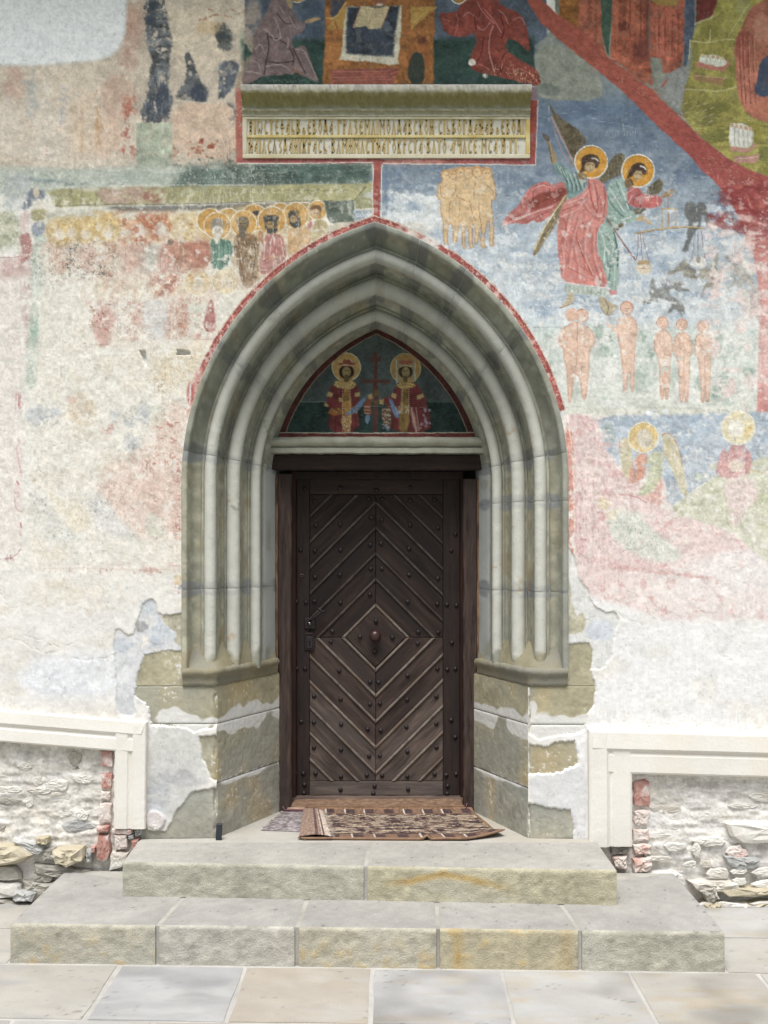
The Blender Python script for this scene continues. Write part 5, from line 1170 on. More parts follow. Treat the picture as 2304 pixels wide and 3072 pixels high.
# ------------------------------------------------------------------ tympanum painting
def paint_tympanum(c):
    c.zone(820, 1000, 2.6758)
    c.poly([(-200, -200), (1900, -200), (1900, 1000), (-200, 1000)], (82, 94, 94), sm=0, var=.12, vs='b')
    c.poly([(-200, 548), (1900, 552), (1900, 1000), (-200, 1000)], (44, 66, 62), sm=0, var=.2, vs='b', soft=3)
    c.line([(100, 548), (430, 550)], 2, (150, 160, 150), .7); c.line([(1240, 548), (1520, 556)], 2, (120, 130, 122), .6, wear=.3)
    rs = random.Random(3)
    for k in range(60):
        x = rs.uniform(60, 1580); y = rs.uniform(570, 790)
        c.line([(x, y), (x + rs.uniform(8, 26), y + rs.uniform(-4, 4))], 1.6, (84, 106, 100), .6)
    cr = (106, 66, 60)
    c.poly([(804, 145), (836, 145), (840, 800), (800, 800)], cr, sm=0); c.poly([(772, 188), (868, 186), (868, 226), (772, 228)], cr, sm=0); c.poly([(704, 376), (938, 372), (938, 400), (704, 404)], (112, 70, 62), sm=0)
    red, gold, pale = (128, 58, 58), (190, 138, 72), (224, 212, 170)
    # left figure
    c.ell(585, 272, 114, 114, (206, 166, 98), n=36, var=.05); c.ring(585, 272, 114, 3, pale, .9)
    c.poly([(470, 405), (590, 370), (672, 405), (700, 500), (682, 590), (690, 800), (430, 800), (455, 620), (415, 575), (440, 490)], red, var=.1)
    c.poly([(455, 600), (690, 585), (670, 650), (440, 660)], (176, 112, 52), var=.12); c.poly([(552, 430), (622, 430), (628, 800), (548, 800)], gold, var=.12)
    c.poly([(480, 400), (545, 372), (625, 372), (672, 402), (640, 440), (580, 446), (500, 432)], (206, 178, 110), var=.12)
    c.poly([(440, 465), (482, 480), (470, 515), (434, 500)], (208, 180, 118), sm=0); c.poly([(655, 478), (694, 472), (694, 508), (660, 512)], (208, 180, 118), sm=0); c.poly([(520, 518), (552, 515), (552, 548), (525, 552)], (208, 180, 118), sm=0); c.poly([(410, 555), (440, 575), (432, 588), (410, 586)], (206, 180, 120), sm=0)
    c.ell(587, 310, 62, 56, (58, 44, 36)); c.ell(587, 312, 36, 46, (166, 146, 98)); c.poly([(565, 345), (610, 345), (605, 385), (572, 385)], (108, 94, 58)); c.poly([(550, 500), (612, 500), (620, 540), (560, 545)], (136, 104, 58))
    c.poly([(522, 225), (550, 236), (560, 205), (590, 215), (610, 205), (625, 235), (660, 222), (648, 266), (535, 266)], (168, 88, 68)); c.line([(532, 262), (590, 252), (650, 262)], 2.6, pale, .9); c.line([(525, 226), (545, 240), (560, 206)], 2, pale, .8); c.line([(615, 208), (630, 238), (658, 224)], 2, pale, .8)
    c.line([(571, 300), (581, 300)], 1.6, (60, 46, 32), .8, sm=0); c.line([(595, 300), (605, 300)], 1.6, (60, 46, 32), .8, sm=0); c.line([(588, 302), (589, 324)], 2, (176, 158, 110), .8, sm=0); c.line([(580, 338), (598, 338)], 2, (96, 50, 40), .8, sm=0)
    # right figure
    c.ell(1062, 282, 121, 118, (194, 150, 84), n=36, var=.06); c.ring(1062, 282, 121, 3, (204, 186, 130), .8)
    c.poly([(985, 210), (1140, 210), (1142, 380), (985, 400)], (176, 166, 132), .5, sm=0); c.line([(988, 215), (990, 400)], 3, (196, 206, 206), .8, sm=0); c.line([(1138, 215), (1136, 380)], 3, (196, 206, 206), .8, sm=0)
    c.poly([(985, 425), (1062, 390), (1150, 400), (1210, 500), (1250, 620), (1272, 800), (935, 800), (960, 640), (900, 560), (870, 560), (870, 525), (945, 510)], red, var=.1)
    c.poly([(1030, 430), (1092, 430), (1090, 800), (1010, 800), (1010, 640)], (150, 118, 66), var=.12); c.poly([(978, 410), (1040, 385), (1100, 385), (1152, 412), (1110, 440), (1000, 440)], (200, 170, 104), var=.12)
    c.poly([(950, 480), (990, 490), (985, 525), (945, 510)], (206, 180, 118), sm=0); c.poly([(1155, 500), (1200, 482), (1212, 510), (1160, 530)], (206, 180, 118), sm=0); c.poly([(845, 530), (882, 528), (882, 570), (850, 565)], (204, 178, 116), sm=0)
    c.ell(1062, 308, 58, 52, (60, 46, 38)); c.ell(1062, 312, 34, 44, (160, 140, 94)); c.poly([(1042, 345), (1084, 345), (1080, 390), (1046, 390)], (104, 90, 56))
    c.poly([(1005, 215), (1120, 215), (1108, 250), (1018, 250)], (170, 100, 76)); c.line([(1018, 268), (1062, 258), (1108, 268)], 3, pale, .8)
    c.line([(1047, 300), (1056, 300)], 1.6, (60, 46, 32), .8, sm=0); c.line([(1070, 300), (1079, 300)], 1.6, (60, 46, 32), .8, sm=0); c.line([(1063, 302), (1064, 324)], 2, (170, 152, 106), .8, sm=0)
    # hands on the cross, sleeves and sashes
    c.poly([(720, 580), (740, 530), (790, 490), (800, 520), (780, 580), (790, 640), (770, 670), (725, 640)], (150, 86, 60)); c.poly([(755, 500), (795, 485), (802, 520), (770, 535)], (206, 180, 118), sm=0); c.poly([(790, 470), (835, 450), (850, 480), (840, 505), (800, 510)], (120, 98, 62)); c.poly([(800, 545), (850, 532), (852, 565), (805, 575)], (120, 98, 62))
    c.poly([(870, 590), (940, 600), (950, 700), (930, 780), (870, 700)], (134, 96, 74)); c.poly([(560, 655), (640, 600), (700, 545), (748, 505), (735, 560), (680, 625), (630, 652)], (112, 146, 188)); c.poly([(735, 655), (785, 660), (760, 735), (740, 720)], (124, 152, 188)); c.poly([(918, 520), (950, 528), (985, 600), (1015, 665), (985, 690), (950, 620)], (116, 146, 188)); c.poly([(885, 725), (940, 750), (935, 790), (905, 770)], (150, 156, 186), .8)
    c.poly([(1095, 600), (1125, 600), (1170, 800), (1140, 800)], (198, 150, 140), .8)
    dots = [(470, 600 + 10 * (k % 3)) for k in range(0)]
    for k in range(18):
        dots += [(556, 445 + k * 20), (616, 445 + k * 20)]
    for k in range(12):
        dots += [(470 + k * 18, 608 + (k % 3) * 14), (1034, 450 + k * 16), (1088, 450 + k * 16), (1108 + k * 3.6, 606 + k * 16), (1146 + k * 2, 600 + k * 16), (735 + (k % 4) * 12, 590 + (k // 4) * 26), (880 + (k % 5) * 12, 610 + (k // 5) * 40)]
    for k in range(34):
        dots += [(rs.uniform(560, 620), rs.uniform(660, 790)), (rs.uniform(985, 1090), rs.uniform(590, 650)), (rs.uniform(875, 945), rs.uniform(600, 760))]
    for x, y in dots:
        c.ell(x, y, 4.2, 4.2, (226, 220, 196), .9, n=8, soft=1, warp=0)
    for k in range(16):
        t = k / 15
        c.ell(490 + 170 * t, 402 - 60 * math.sin(t * 3.14) + 40 * (k % 2), 5, 5, (110, 70, 40), .9, n=8, soft=1, warp=0); c.ell(985 + 160 * t, 410 - 20 * math.sin(t * 3.14) + 22 * (k % 2), 5, 5, (104, 70, 40), .9, n=8, soft=1, warp=0)
    for k in range(14):
        c.blot(rs.uniform(1160, 1260), rs.uniform(590, 780), 14, 14, (160, 150, 168), .8, .3, 'm')
    for p in (((450, 680), (440, 790)), ((500, 670), (495, 790)), ((660, 660), (668, 790)), ((1180, 560), (1240, 700)), ((960, 700), (950, 790))):
        c.line(p, 3, (86, 34, 38), .6)
    c.line([(600, 580), (800, 585), (1000, 590), (1230, 596)], 1.8, (176, 170, 160), .5, wear=.4, ws='m')


# ------------------------------------------------------------------ build the wall
def seq(a, b, st):
    n = max(1, int(round((b - a) / st)))
    return list(np.linspace(a, b, n + 1)[:-1])


GAIN_Y = [-700, 0, 300, 700, 1200, 1800, 2300, 2800]
GAIN_V = [1.0] * 8
ALB = 0.80 / float(s2l(243 / 255.0))       # brightest lime wash = albedo 0.8


def albedo(C, ys, gain=1.0):
    g = np.interp(ys, GAIN_Y, GAIN_V).astype(np.float32)[:, None, None]
    return np.clip(s2l(np.clip(C, 0, 1)) * ALB * g * gain, 0.004, 0.86)


M_PAINT = mat_attr('painted_plaster', rough=.92, grain=.05, gscale=300.0, bumps=((45.0, .0012, 5.0), (220.0, .0006, 3.0)), spec=.12)
M_PORTAL = mat_attr('portal_stone', rough=.85, grain=.10, gscale=220.0, bumps=((70.0, .0016, 5.0), (300.0, .0006, 3.0)), spec=.22)
M_TYMP = mat_attr('tympanum_paint', rough=.8, grain=.10, gscale=300.0, bumps=((45.0, .001, 4.0),), spec=.2)

xs = np.array(seq(-900, -20, 16) + seq(-20, 2324, 2.5) + seq(2324, 3200, 16) + [3200])
ys = np.array(seq(-700, -10, 16) + seq(-10, 1905, 2.5) + seq(1905, 2790, 2.8) + [2790])
cv = Canvas(xs, ys, (234, 230, 220), seed=3)
def chalk_haze():
    # chalky fading, with a hazy bloom of light mixed into the colours
    lum_ = cv.C.mean(-1, keepdims=True)
    cv.C[:] = cv.C * .86 + lum_ * .14
    veil = np.clip((ys - 330) / 500, 0, 1)[:, None] * np.clip(.07 + (cv.big - .4) * .26, 0, .25)
    cv.C[:] = cv.C * (1 - veil[..., None]) + np.array([.93, .92, .90]) * veil[..., None]
    # fine white crackle over the paint layer
    ridge = 1 - np.abs(2 * np.clip(cv.N[6] * .6 + cv.N[12] * .4, 0, 1) - 1)
    ridge2 = 1 - np.abs(2 * np.clip(np.roll(cv.N[6], 400, 1) * .7 + cv.N[3.2] * .3, 0, 1) - 1)
    crk = np.clip((ridge - .90) / .08, 0, 1) * .5 + np.clip((ridge2 - .93) / .06, 0, 1) * .5
    crk *= np.clip((ys - 380) / 300, .12, 1)[:, None] * np.clip((2000 - ys) / 200, 0, 1)[:, None] * np.clip(cv.big * 1.6 - .5, 0, 1) * .32
    cv.C[:] = cv.C * (1 - crk[..., None]) + np.array([.93, .92, .90]) * crk[..., None]


paint_topleft(cv); paint_left(cv); paint_lowerleft(cv); cv.patchy = .4; paint_right(cv, chalk_haze); cv.patchy = .15; paint_top(cv); cv.patchy = .15; paint_topright(cv); paint_angels(cv); cv.patchy = .45
cv.patchy = .3; paint_lowerright(cv); paint_borders(cv); paint_base(cv)
lum_ = cv.C.mean(-1, keepdims=True); cv.C[:] = (cv.C * .86 + lum_ * .14) * .95 + .045  # grey-out and lift put a pale haze into every colour
# pigment has almost gone from the lower parts
def fade(x0, x1, y0, y1, sx, sy, a, col=(241, 238, 231)):
    m = np.clip((xs - x0) / sx, 0, 1) * np.clip((x1 - xs) / sx, 0, 1); n = np.clip((ys - y0) / sy, 0, 1) * np.clip((y1 - ys) / sy, 0, 1)
    w_ = (m[None, :] * n[:, None] * a * np.clip(.8 + (cv.big - .5) * .6 + (cv.fine - .5) * .5, 0, 1.2))[..., None]
    cv.C[:] = cv.C * (1 - w_) + np.array(col) / 255.0 * w_
fade(-900, 640, 880, 2200, 60, 260, .22)
fade(1640, 3300, 900, 1260, 120, 100, .26); fade(1660, 3300, 1240, 1900, 60, 120, .34); fade(2100, 3300, 640, 1300, 60, 200, .2)
fade(60, 560, 700, 1000, 60, 80, .25)
# crisp losses and long scratches
fl_ = np.clip((np.roll(cv.midn, (211, 377), (0, 1)) - .80) / .03, 0, 1) * np.clip((ys - 420) / 300, 0, 1)[:, None] * np.clip((1850 - ys) / 200, 0, 1)[:, None] * .55
cv.C[:] = cv.C * (1 - fl_[..., None]) + np.array([.94, .93, .905]) * fl_[..., None]
cr_ = random.Random(5); cv.zone()
for k_ in range(170):
    x_, y_ = cr_.uniform(0, 2300), cr_.uniform(250, 1800); a_ = cr_.uniform(0, 6.28); L_ = cr_.uniform(12, 60)
    cv.line([(x_, y_), (x_ + math.cos(a_) * L_ * .5, y_ + math.sin(a_) * L_ * .5 + cr_.uniform(-4, 4)), (x_ + math.cos(a_) * L_, y_ + math.sin(a_) * L_)], .8, (232, 228, 220), cr_.uniform(.3, .7), wear=.25)
# hairline cracks
cr_ = random.Random(99); cv.zone()
for k_ in range(46):
    x_, y_ = (cr_.uniform(-20, 540), cr_.uniform(900, 2100)) if k_ % 2 else (cr_.uniform(1700, 2320), cr_.uniform(1000, 2150))
    a_ = cr_.uniform(0, 6.28); pts_ = [(x_, y_)]
    for _ in range(cr_.randrange(5, 14)):
        a_ += cr_.uniform(-.7, .7); x_ += math.cos(a_) * 11; y_ += math.sin(a_) * 11; pts_.append((x_, y_))
    cv.line(pts_, 1.1, (176, 164, 150), cr_.uniform(.25, .6), warp=3, wear=.3, sm=0, h=.0015)
# age: fine grain, pits and flakes all over
low_ = (1 - .62 * np.clip((ys - 1500) / 400, 0, 1))[:, None, None]
cv.C *= (1 + ((cv.fine - .5)[..., None] * .10 + (cv.midn - .5)[..., None] * .05) * low_)
dk = np.clip((np.roll(cv.fine, 333, 1) - .95) / .1, 0, 1)[..., None] * .10
cv.C = cv.C * (1 - dk)
lt = np.clip((np.roll(cv.fine, 511, 0) - .93) / .1, 0, 1)[..., None] * .30
top_fade = np.clip((ys - 100) / 500, .25, 1)[:, None, None]
cv.C = cv.C * (1 - lt * top_fade) + np.array([.92, .90, .86]) * lt * top_fade
rough_zone = np.clip((cv.H - .014) / .004, 0, 1) * (cv.H < .03)
RZ = lattice_noise(xs * .42, ys, 13, 901) * .5 + lattice_noise(xs * .5, ys, 30, 902) * .35 + lattice_noise(xs * .7, ys, 5, 903) * .15
H = cv.H + (cv.big - .5) * .003 + (cv.fine - .5) * .0006 - (RZ - .5) * rough_zone * .022

VX = np.broadcast_to((CAMX + (xs - 1187.0) * K)[None, :], H.shape)
VZ = np.broadcast_to((CAMZ - (ys - 1653.0) * K)[:, None], H.shape)
cx = (xs[:-1] + xs[1:]) / 2; cy = (ys[:-1] + ys[1:]) / 2
CXm, CYm = np.meshgrid(cx, cy)
wx_ = CAMX + (CXm - 1187.0) * K - PCX; wz_ = CAMZ - (CYm - 1653.0) * K
hole_h = ARCH_A - .006
rr = hole_h + ARCH_C
in_arch = (wz_ > SPR_Z) & ((np.abs(wx_) + ARCH_C) ** 2 + (wz_ - SPR_Z) ** 2 < rr * rr)
in_jamb = (wz_ <= SPR_Z) & (wz_ > 1.04) & (np.abs(wx_) < hole_h)
HL, HR = .771, .745
in_pl = (wz_ <= 1.04) & (wx_ > -HL + .004) & (wx_ < HR - .004)
slab = (CXm > 729) & (CXm < 1589) & (CYm > 274) & (CYm < 474)
keep = ~(in_arch | in_jamb | in_pl | slab)


def inside(poly):
    r = np.zeros(CXm.shape, dtype=bool)
    for i in range(len(poly)):
        ax, ay = poly[i]; bx, by = poly[(i + 1) % len(poly)]
        if ay != by:
            r ^= ((ay > CYm) != (by > CYm)) & (CXm < ax + (CYm - ay) * (bx - ax) / (by - ay))
    return r


reg = np.zeros(CXm.shape, dtype=np.int8)                     # 0 = plain lime plaster
reg[CYm < 1700] = 1
reg[(CYm < 1880) & (CXm < 560)] = 1
reg[(CYm < 560) & (CXm < 712)] = 2
reg[inside([(-4000, -2000), (388, -2000), (380, 0), (374, 116), (352, 155), (305, 183), (222, 189), (111, 199), (0, 195), (-4000, 204)])] = 3
reg[(CYm < 262) & (CXm >= 712) & (CXm < 1640)] = 4
reg[(CXm > 1118) & (CYm >= 262) & (CYm < 1238)] = 5
reg[inside([(1500, -2000), (4000, -2000), (4000, 900), (2600, 640), (2304, 530), (2239, 506), (2097, 408), (1955, 269), (1820, 171), (1666, 37), (1500, -160)])] = 6
reg[inside(RIVER)] = 7
reg[(CXm > 1680) & (CYm >= 1238) & (CYm < 1860)] = 8
reg[inside([(1680, 1860), (4000, 1860), (4000, 1880), (1860, 1880)])] = 0
for s_ in (-1, 1):
    reg[inside(arch_pts(ARCH_A - .01, 30, s_) + arch_pts(ARCH_A + .044, 30, s_)[::-1]) & (CYm < 1240)] = 9
reg[(CXm > 706) & (CXm < 1614) & (CYm > 254) & (CYm < 494)] = 9
reg[(CXm > 1118) & (CXm < 1146) & (CYm > 490) & (CYm < 672)] = 9

reg[(reg == 0) & (CXm > 1132)] = 10
church = thing('church_wall', 'lime-plastered church wall with faded wall paintings around the pointed portal', 'wall')
PART = {0: ('plaster', 'white lime plaster with crumbling edges on the lower wall left of the portal'),
        10: ('plaster', 'white lime plaster on the lower wall right of the portal'),
        1: ('wall_painting', 'faded painting of a procession of saints with gold haloes, left of the arch'),
        2: ('wall_painting', 'almost lost painting with grey-blue patches at the upper left'),
        3: ('plaster_repair', 'smooth bluish-white repair with a rounded corner'),
        4: ('wall_painting', 'painting of a throne with an open book between two kneeling figures'),
        5: ('wall_painting', 'blue-ground painting of two angels with scales and naked souls'),
        6: ('wall_painting', 'painting of red robes and open coffins on an olive hill'),
        7: ('wall_painting', 'painted red river widening towards the lower right'),
        8: ('wall_painting', 'pale painting of an angel and a rose mantle right of the portal'),
        9: ('painted_border', 'red painted border framing the arch and the inscription')}
COLS = albedo(cv.C, ys)
nxv = len(xs)
for k, (nm, lab) in PART.items():
    jj, ii = np.nonzero(keep & (reg == k))
    if len(jj) == 0:
        continue
    q = np.stack([jj * nxv + ii, (jj + 1) * nxv + ii, (jj + 1) * nxv + ii + 1, jj * nxv + ii + 1], 1)
    used, inv = np.unique(q.ravel(), return_inverse=True)
    V = np.stack([VX.ravel()[used], H.ravel()[used], VZ.ravel()[used]], 1)
    me = new_mesh(nm, V, inv.reshape(-1, 4), COLS.reshape(-1, 3)[used], smooth=True)
    ob = link(nm, me, M_PAINT, church); ob['label'] = lab
del COLS

# eave of the roof, above the picture
M_WOODGREY = mat_stone('weathered_board', rgb(92, 84, 74), rgb(120, 110, 98), rgb(74, 66, 58), 5, stretch=(1, 8, 8))
eave = thing('roof_eave', 'broad boarded roof eave sheltering the painted wall', 'eave')
for i in range(4):
    box('board', -4.5, 4.5, -.02 - (i + 1) * .155 + .006, -.02 - i * .155, 5.36 - i * .012, 5.39 - i * .012, M_WOODGREY, eave)

# ------------------------------------------------------------------ portal
portal = thing('stone_portal', 'deep pointed stone portal with whitewashed roll mouldings', 'portal')


def arcpts(ch, cd, r, a0, a1, n, tag):
    return [(ch + r * math.cos(R(a0 + (a1 - a0) * i / n)), cd + r * math.sin(R(a0 + (a1 - a0) * i / n)), tag, abs(2 * i / n - 1)) for i in range(n + 1)]


# (half width, depth, is roll, position across roll)
PROF = [(.934, .03, 0, 1), (.934, -.010, 0, 1), (.928, -.012, 0, 1), (.914, -.012, 0, 1), (.909, -.008, 0, 1), (.907, .006, 0, 1), (.905, .030, 0, 1), (.902, .058, 0, 1), (.896, .076, 0, 1), (.887, .089, 0, 1), (.875, .096, 0, 1), (.862, .096, 0, 1), (.856, .088, 0, 1), (.852, .074, 0, 1), (.846, .072, 0, 1), (.842, .080, 0, 1)]
PROF += arcpts(.811, .078, .029, 0, -200, 16, 1)
PROF += [(.781, .110, 0, 1), (.781, .140, 0, 1), (.780, .175, 0, 1), (.777, .196, 0, 1), (.772, .212, 0, 1), (.766, .216, 0, 1), (.762, .206, 0, 1), (.757, .194, 0, 1), (.752, .196, 0, 1)]
PROF += arcpts(.716, .200, .034, 0, -200, 16, 1)
PROF += [(.680, .235, 0, 1), (.680, .265, 0, 1), (.679, .300, 0, 1), (.676, .320, 0, 1), (.670, .336, 0, 1), (.664, .338, 0, 1), (.660, .328, 0, 1), (.654, .326, 0, 1), (.650, .336, 0, 1)]
PROF += arcpts(.622, .336, .026, 0, -200, 14, 1)
PROF += [(.595, .362, 0, 1), (.595, .384, 0, 1), (.592, .400, 0, 1), (.586, .408, 0, 1), (.576, .440, 0, 1), (.566, .476, 0, 1), (.556, .514, 0, 1), (.546, .56, 0, 1), (.540, .60, 0, 1), (.536, .66, 0, 1)]
PH = np.array([p[0] for p in PROF]); PD = np.array([p[1] for p in PROF]); PT = np.array([p[2] for p in PROF]); PQ = np.array([p[3] for p in PROF])
plen = np.concatenate([[0], np.cumsum(np.hypot(np.diff(PH), np.diff(PD)))])
PC = np.interp(PH, [.536, .56, .586, .597, .681, .783, .934], [.36, .335, .30, .288, .308, .342, ARCH_C])
Z_JB = 1.10


def path_xyz(side, s, dh=0.0, dd=0.0):
    """s < 0: jamb (s = z - springing); s in 0..1: along the arch"""
    h = PH + dh; d = PD + dd
    if s < 0:
        return np.stack([PCX + side * h, d, np.full_like(h, SPR_Z + s)], 1)
    r = h + PC
    t = s * np.arccos(PC / r)
    return np.stack([PCX + side * (r * np.cos(t) - PC), d, SPR_Z + r * np.sin(t)], 1)


brs = random.Random(6)
ARC_L = 1.32 * 1.27                                         # rough arc length used for colouring
pn = {sd: [lattice_noise(plen * 1000 + 500, np.arange(0, 3200, 4.0), sc, 100 + i + (50 if sd > 0 else 0)) for i, sc in enumerate((14, 40, 110, 300, 6))] for sd in (-1, 1)}


def portal_block(side, s0, s1, name):
    n = max(4, int(((s1 - s0) * (ARC_L if s0 >= 0 else 1)) / .0075))
    if s0 < 0 < s1:
        S = np.concatenate([np.linspace(s0, -1e-6, max(3, int(-s0 / .0075))), np.linspace(0.002, s1, max(3, int(s1 * ARC_L / .0075)))])
    else:
        S = np.linspace(s0, s1, n)
    V = []; Cc = []; tone = brs.uniform(.93, 1.07)
    for q, s in enumerate(S):
        p = path_xyz(side, s)
        L = (s + .94) if s < 0 else .94 + s * ARC_L
        row = min(int(L * 250), 799)
        nA, nB, nC, nD, nE = (pn[side][k][row] for k in range(5))
        e = min(q, len(S) - 1 - q)
        ch = .002 if e == 0 else (.0006 if e == 1 else 0)      # worn arris at the joints
        wob = (nA - .5) * .0016 + (nB - .5) * .002
        p[:, 1] += ch + wob * .6
        p[:, 0] += side * (wob * .5)
        V.append(p)
        # colours
        up_ = 1.0 if s0 > .05 else 0.0                  # voussoirs greyer and darker than jambs: own tone plus painted-in shade of the arch
        base = (np.array([166, 164, 146]) * (1 - up_) + np.array([156, 157, 144]) * up_) / 255.0 * tone
        c = base * (1 + (nB - .5) * .22 + (nA - .5) * .12)[:, None]
        warm = np.clip((nC - .62) * 4, 0, 1)[:, None]; c = c * (1 - warm * .25) + np.array([168, 146, 104]) / 255 * warm * .25
        cool = np.clip((nD - .5) * 3, 0, 1)[:, None]; c = c * (1 - cool * .5) + np.array([146, 150, 146]) / 255 * cool * .5
        lime = np.clip((.99 - PQ ** 4 * .55 + (nD - .5) * .7 + (nC - .5) * .5 + (nA - .5) * .35 - .36) * 5, 0, 1) * PT
        if s < -.83:
            lime = lime * np.clip((s + .86 + (nB - .5) * .06) * 30 + .5, 0, 1)
        top = np.clip((s - .10) * 4, 0, 1) if s > 0 else 0
        lc = np.array([206, 206, 196]) / 255 * (1 - .16 * top) * (1 + (nB - .5) * .06)[:, None]
        c = c * (1 - lime[:, None]) + lc * lime[:, None]
        # lime runs in the hollows
        run = np.clip((nA * .5 + nE * .5 - .78) * 7, 0, 1)[:, None] * .5
        c = c * (1 - run) + np.array([214, 212, 204]) / 255 * run
        # inner reveal is smoothly plastered in pale grey
        rev = ((PH < .59) & (PD > .39)).astype(float) * np.clip((nC - .12) * 8, 0, 1) * (1.0 if s < .10 else 0)
        c = c * (1 - rev[:, None]) + np.array([186, 189, 186]) / 255 * (1 + (nC - .5) * .06)[:, None] * rev[:, None]
        # grey cement near the joints
        dj = min(s - s0, s1 - s) * (ARC_L if s > 0 else 1)
        cem = np.clip((.010 + nC * (.075 if s > 0 else .045) - dj) * 90, 0, 1) * np.clip((nC * .6 + nB * .5 - .34) * 6, 0, 1) * (1 - lime * .7) * (0 if s < -.9 else 1)
        c = c * (1 - cem[:, None] * (.75 - .25 * up_)) + (np.array([138, 142, 146]) * (1 - .28 * up_)) / 255 * cem[:, None] * (.75 - .25 * up_)
        rust = np.clip((nC - .86) * 8, 0, 1) * np.clip((nA - .6) * 6, 0, 1) * .6
        c = c * (1 - rust[:, None] * .7) + np.array([176, 130, 84]) / 255 * rust[:, None] * .7
        Cc.append(c)
    V = np.array(V); Cc = np.array(Cc)
    a, b = V.shape[:2]
    idx = np.arange(a * b).reshape(a, b)
    q = np.stack([idx[:-1, :-1].ravel(), idx[1:, :-1].ravel(), idx[1:, 1:].ravel(), idx[:-1, 1:].ravel()], 1)
    if side < 0:
        q = q[:, ::-1]
    me = new_mesh(name, V.reshape(-1, 3), np.ascontiguousarray(q), np.clip(s2l(np.clip(Cc.reshape(-1, 3), 0, 1)) * ALB, .01, .85), smooth=True)
    return link(name, me, M_PORTAL, portal)


JOINTS = {-1: [Z_JB - SPR_Z, 1.515 - SPR_Z, .085, .40, .62, 1.0], 1: [Z_JB - SPR_Z, 1.50 - SPR_Z, 1.945 - SPR_Z, .08, .46, .70, .86, 1.0]}
for sd in (-1, 1):
    J = JOINTS[sd]
    for a, b in zip(J[:-1], J[1:]):
        ga = .0012 if a != J[0] else 0
        gb = .0012 if b != 1.0 else 0
        if a >= 0: ga = ga / ARC_L * 1.1
        if b >= 0 and b != 1.0: gb = gb / ARC_L * 1.1
        portal_block(sd, a + ga, b - gb, 'jamb_stone' if b < .2 else 'voussoir')
M_MORTAR = mat_stone('lime_mortar', rgb(176, 176, 168), rgb(206, 204, 196), rgb(150, 152, 150), 14, bumps=((120.0, .003, 4.0),))
for sd in (-1, 1):
    S = np.concatenate([np.linspace(Z_JB - SPR_Z, -1e-6, 12), np.linspace(.002, 1, 40)])
    V = np.array([path_xyz(sd, s, .002, .0035) for s in S]); a, b = V.shape[:2]
    idx = np.arange(a * b).reshape(a, b)
    q = np.stack([idx[:-1, :-1].ravel(), idx[1:, :-1].ravel(), idx[1:, 1:].ravel(), idx[:-1, 1:].ravel()], 1)
    link('joint_mortar', new_mesh('joint_mortar', V.reshape(-1, 3), np.ascontiguousarray(q)), M_MORTAR, portal)

# stops, base band and plinth blocks
M_PST = mat_stone('plinth_sandstone', rgb(134, 128, 104), rgb(158, 151, 126), rgb(140, 138, 126), 9, bumps=((80.0, .0022, 5.0), (320.0, .0007, 2.0)), rnd=.05)


def resample(P, n):
    P = np.array(P, dtype=float); L = np.concatenate([[0], np.cumsum(np.hypot(*np.diff(P, axis=0).T))])
    t = np.linspace(0, L[-1], n)
    return np.stack([np.interp(t, L, P[:, 0]), np.interp(t, L, P[:, 1])], 1)


def offset_path(P, o):
    """plan polyline (h, d), offset towards the viewer / opening by o"""
    P = np.array(P, dtype=float); N = []
    for i in range(len(P)):
        ns = []
        for a, b in ((i - 1, i), (i, i + 1)):
            if a >= 0 and b < len(P):
                t = P[b] - P[a]; t /= np.hypot(*t); ns.append(np.array([t[1] * -1 if False else -t[1], t[0]]))
        m = sum(ns) / len(ns); m /= (m @ m) ** .5 * max(.5, (m / (m @ m) ** .5) @ ns[0])
        N.append(m)
    return P + np.array(N) * o


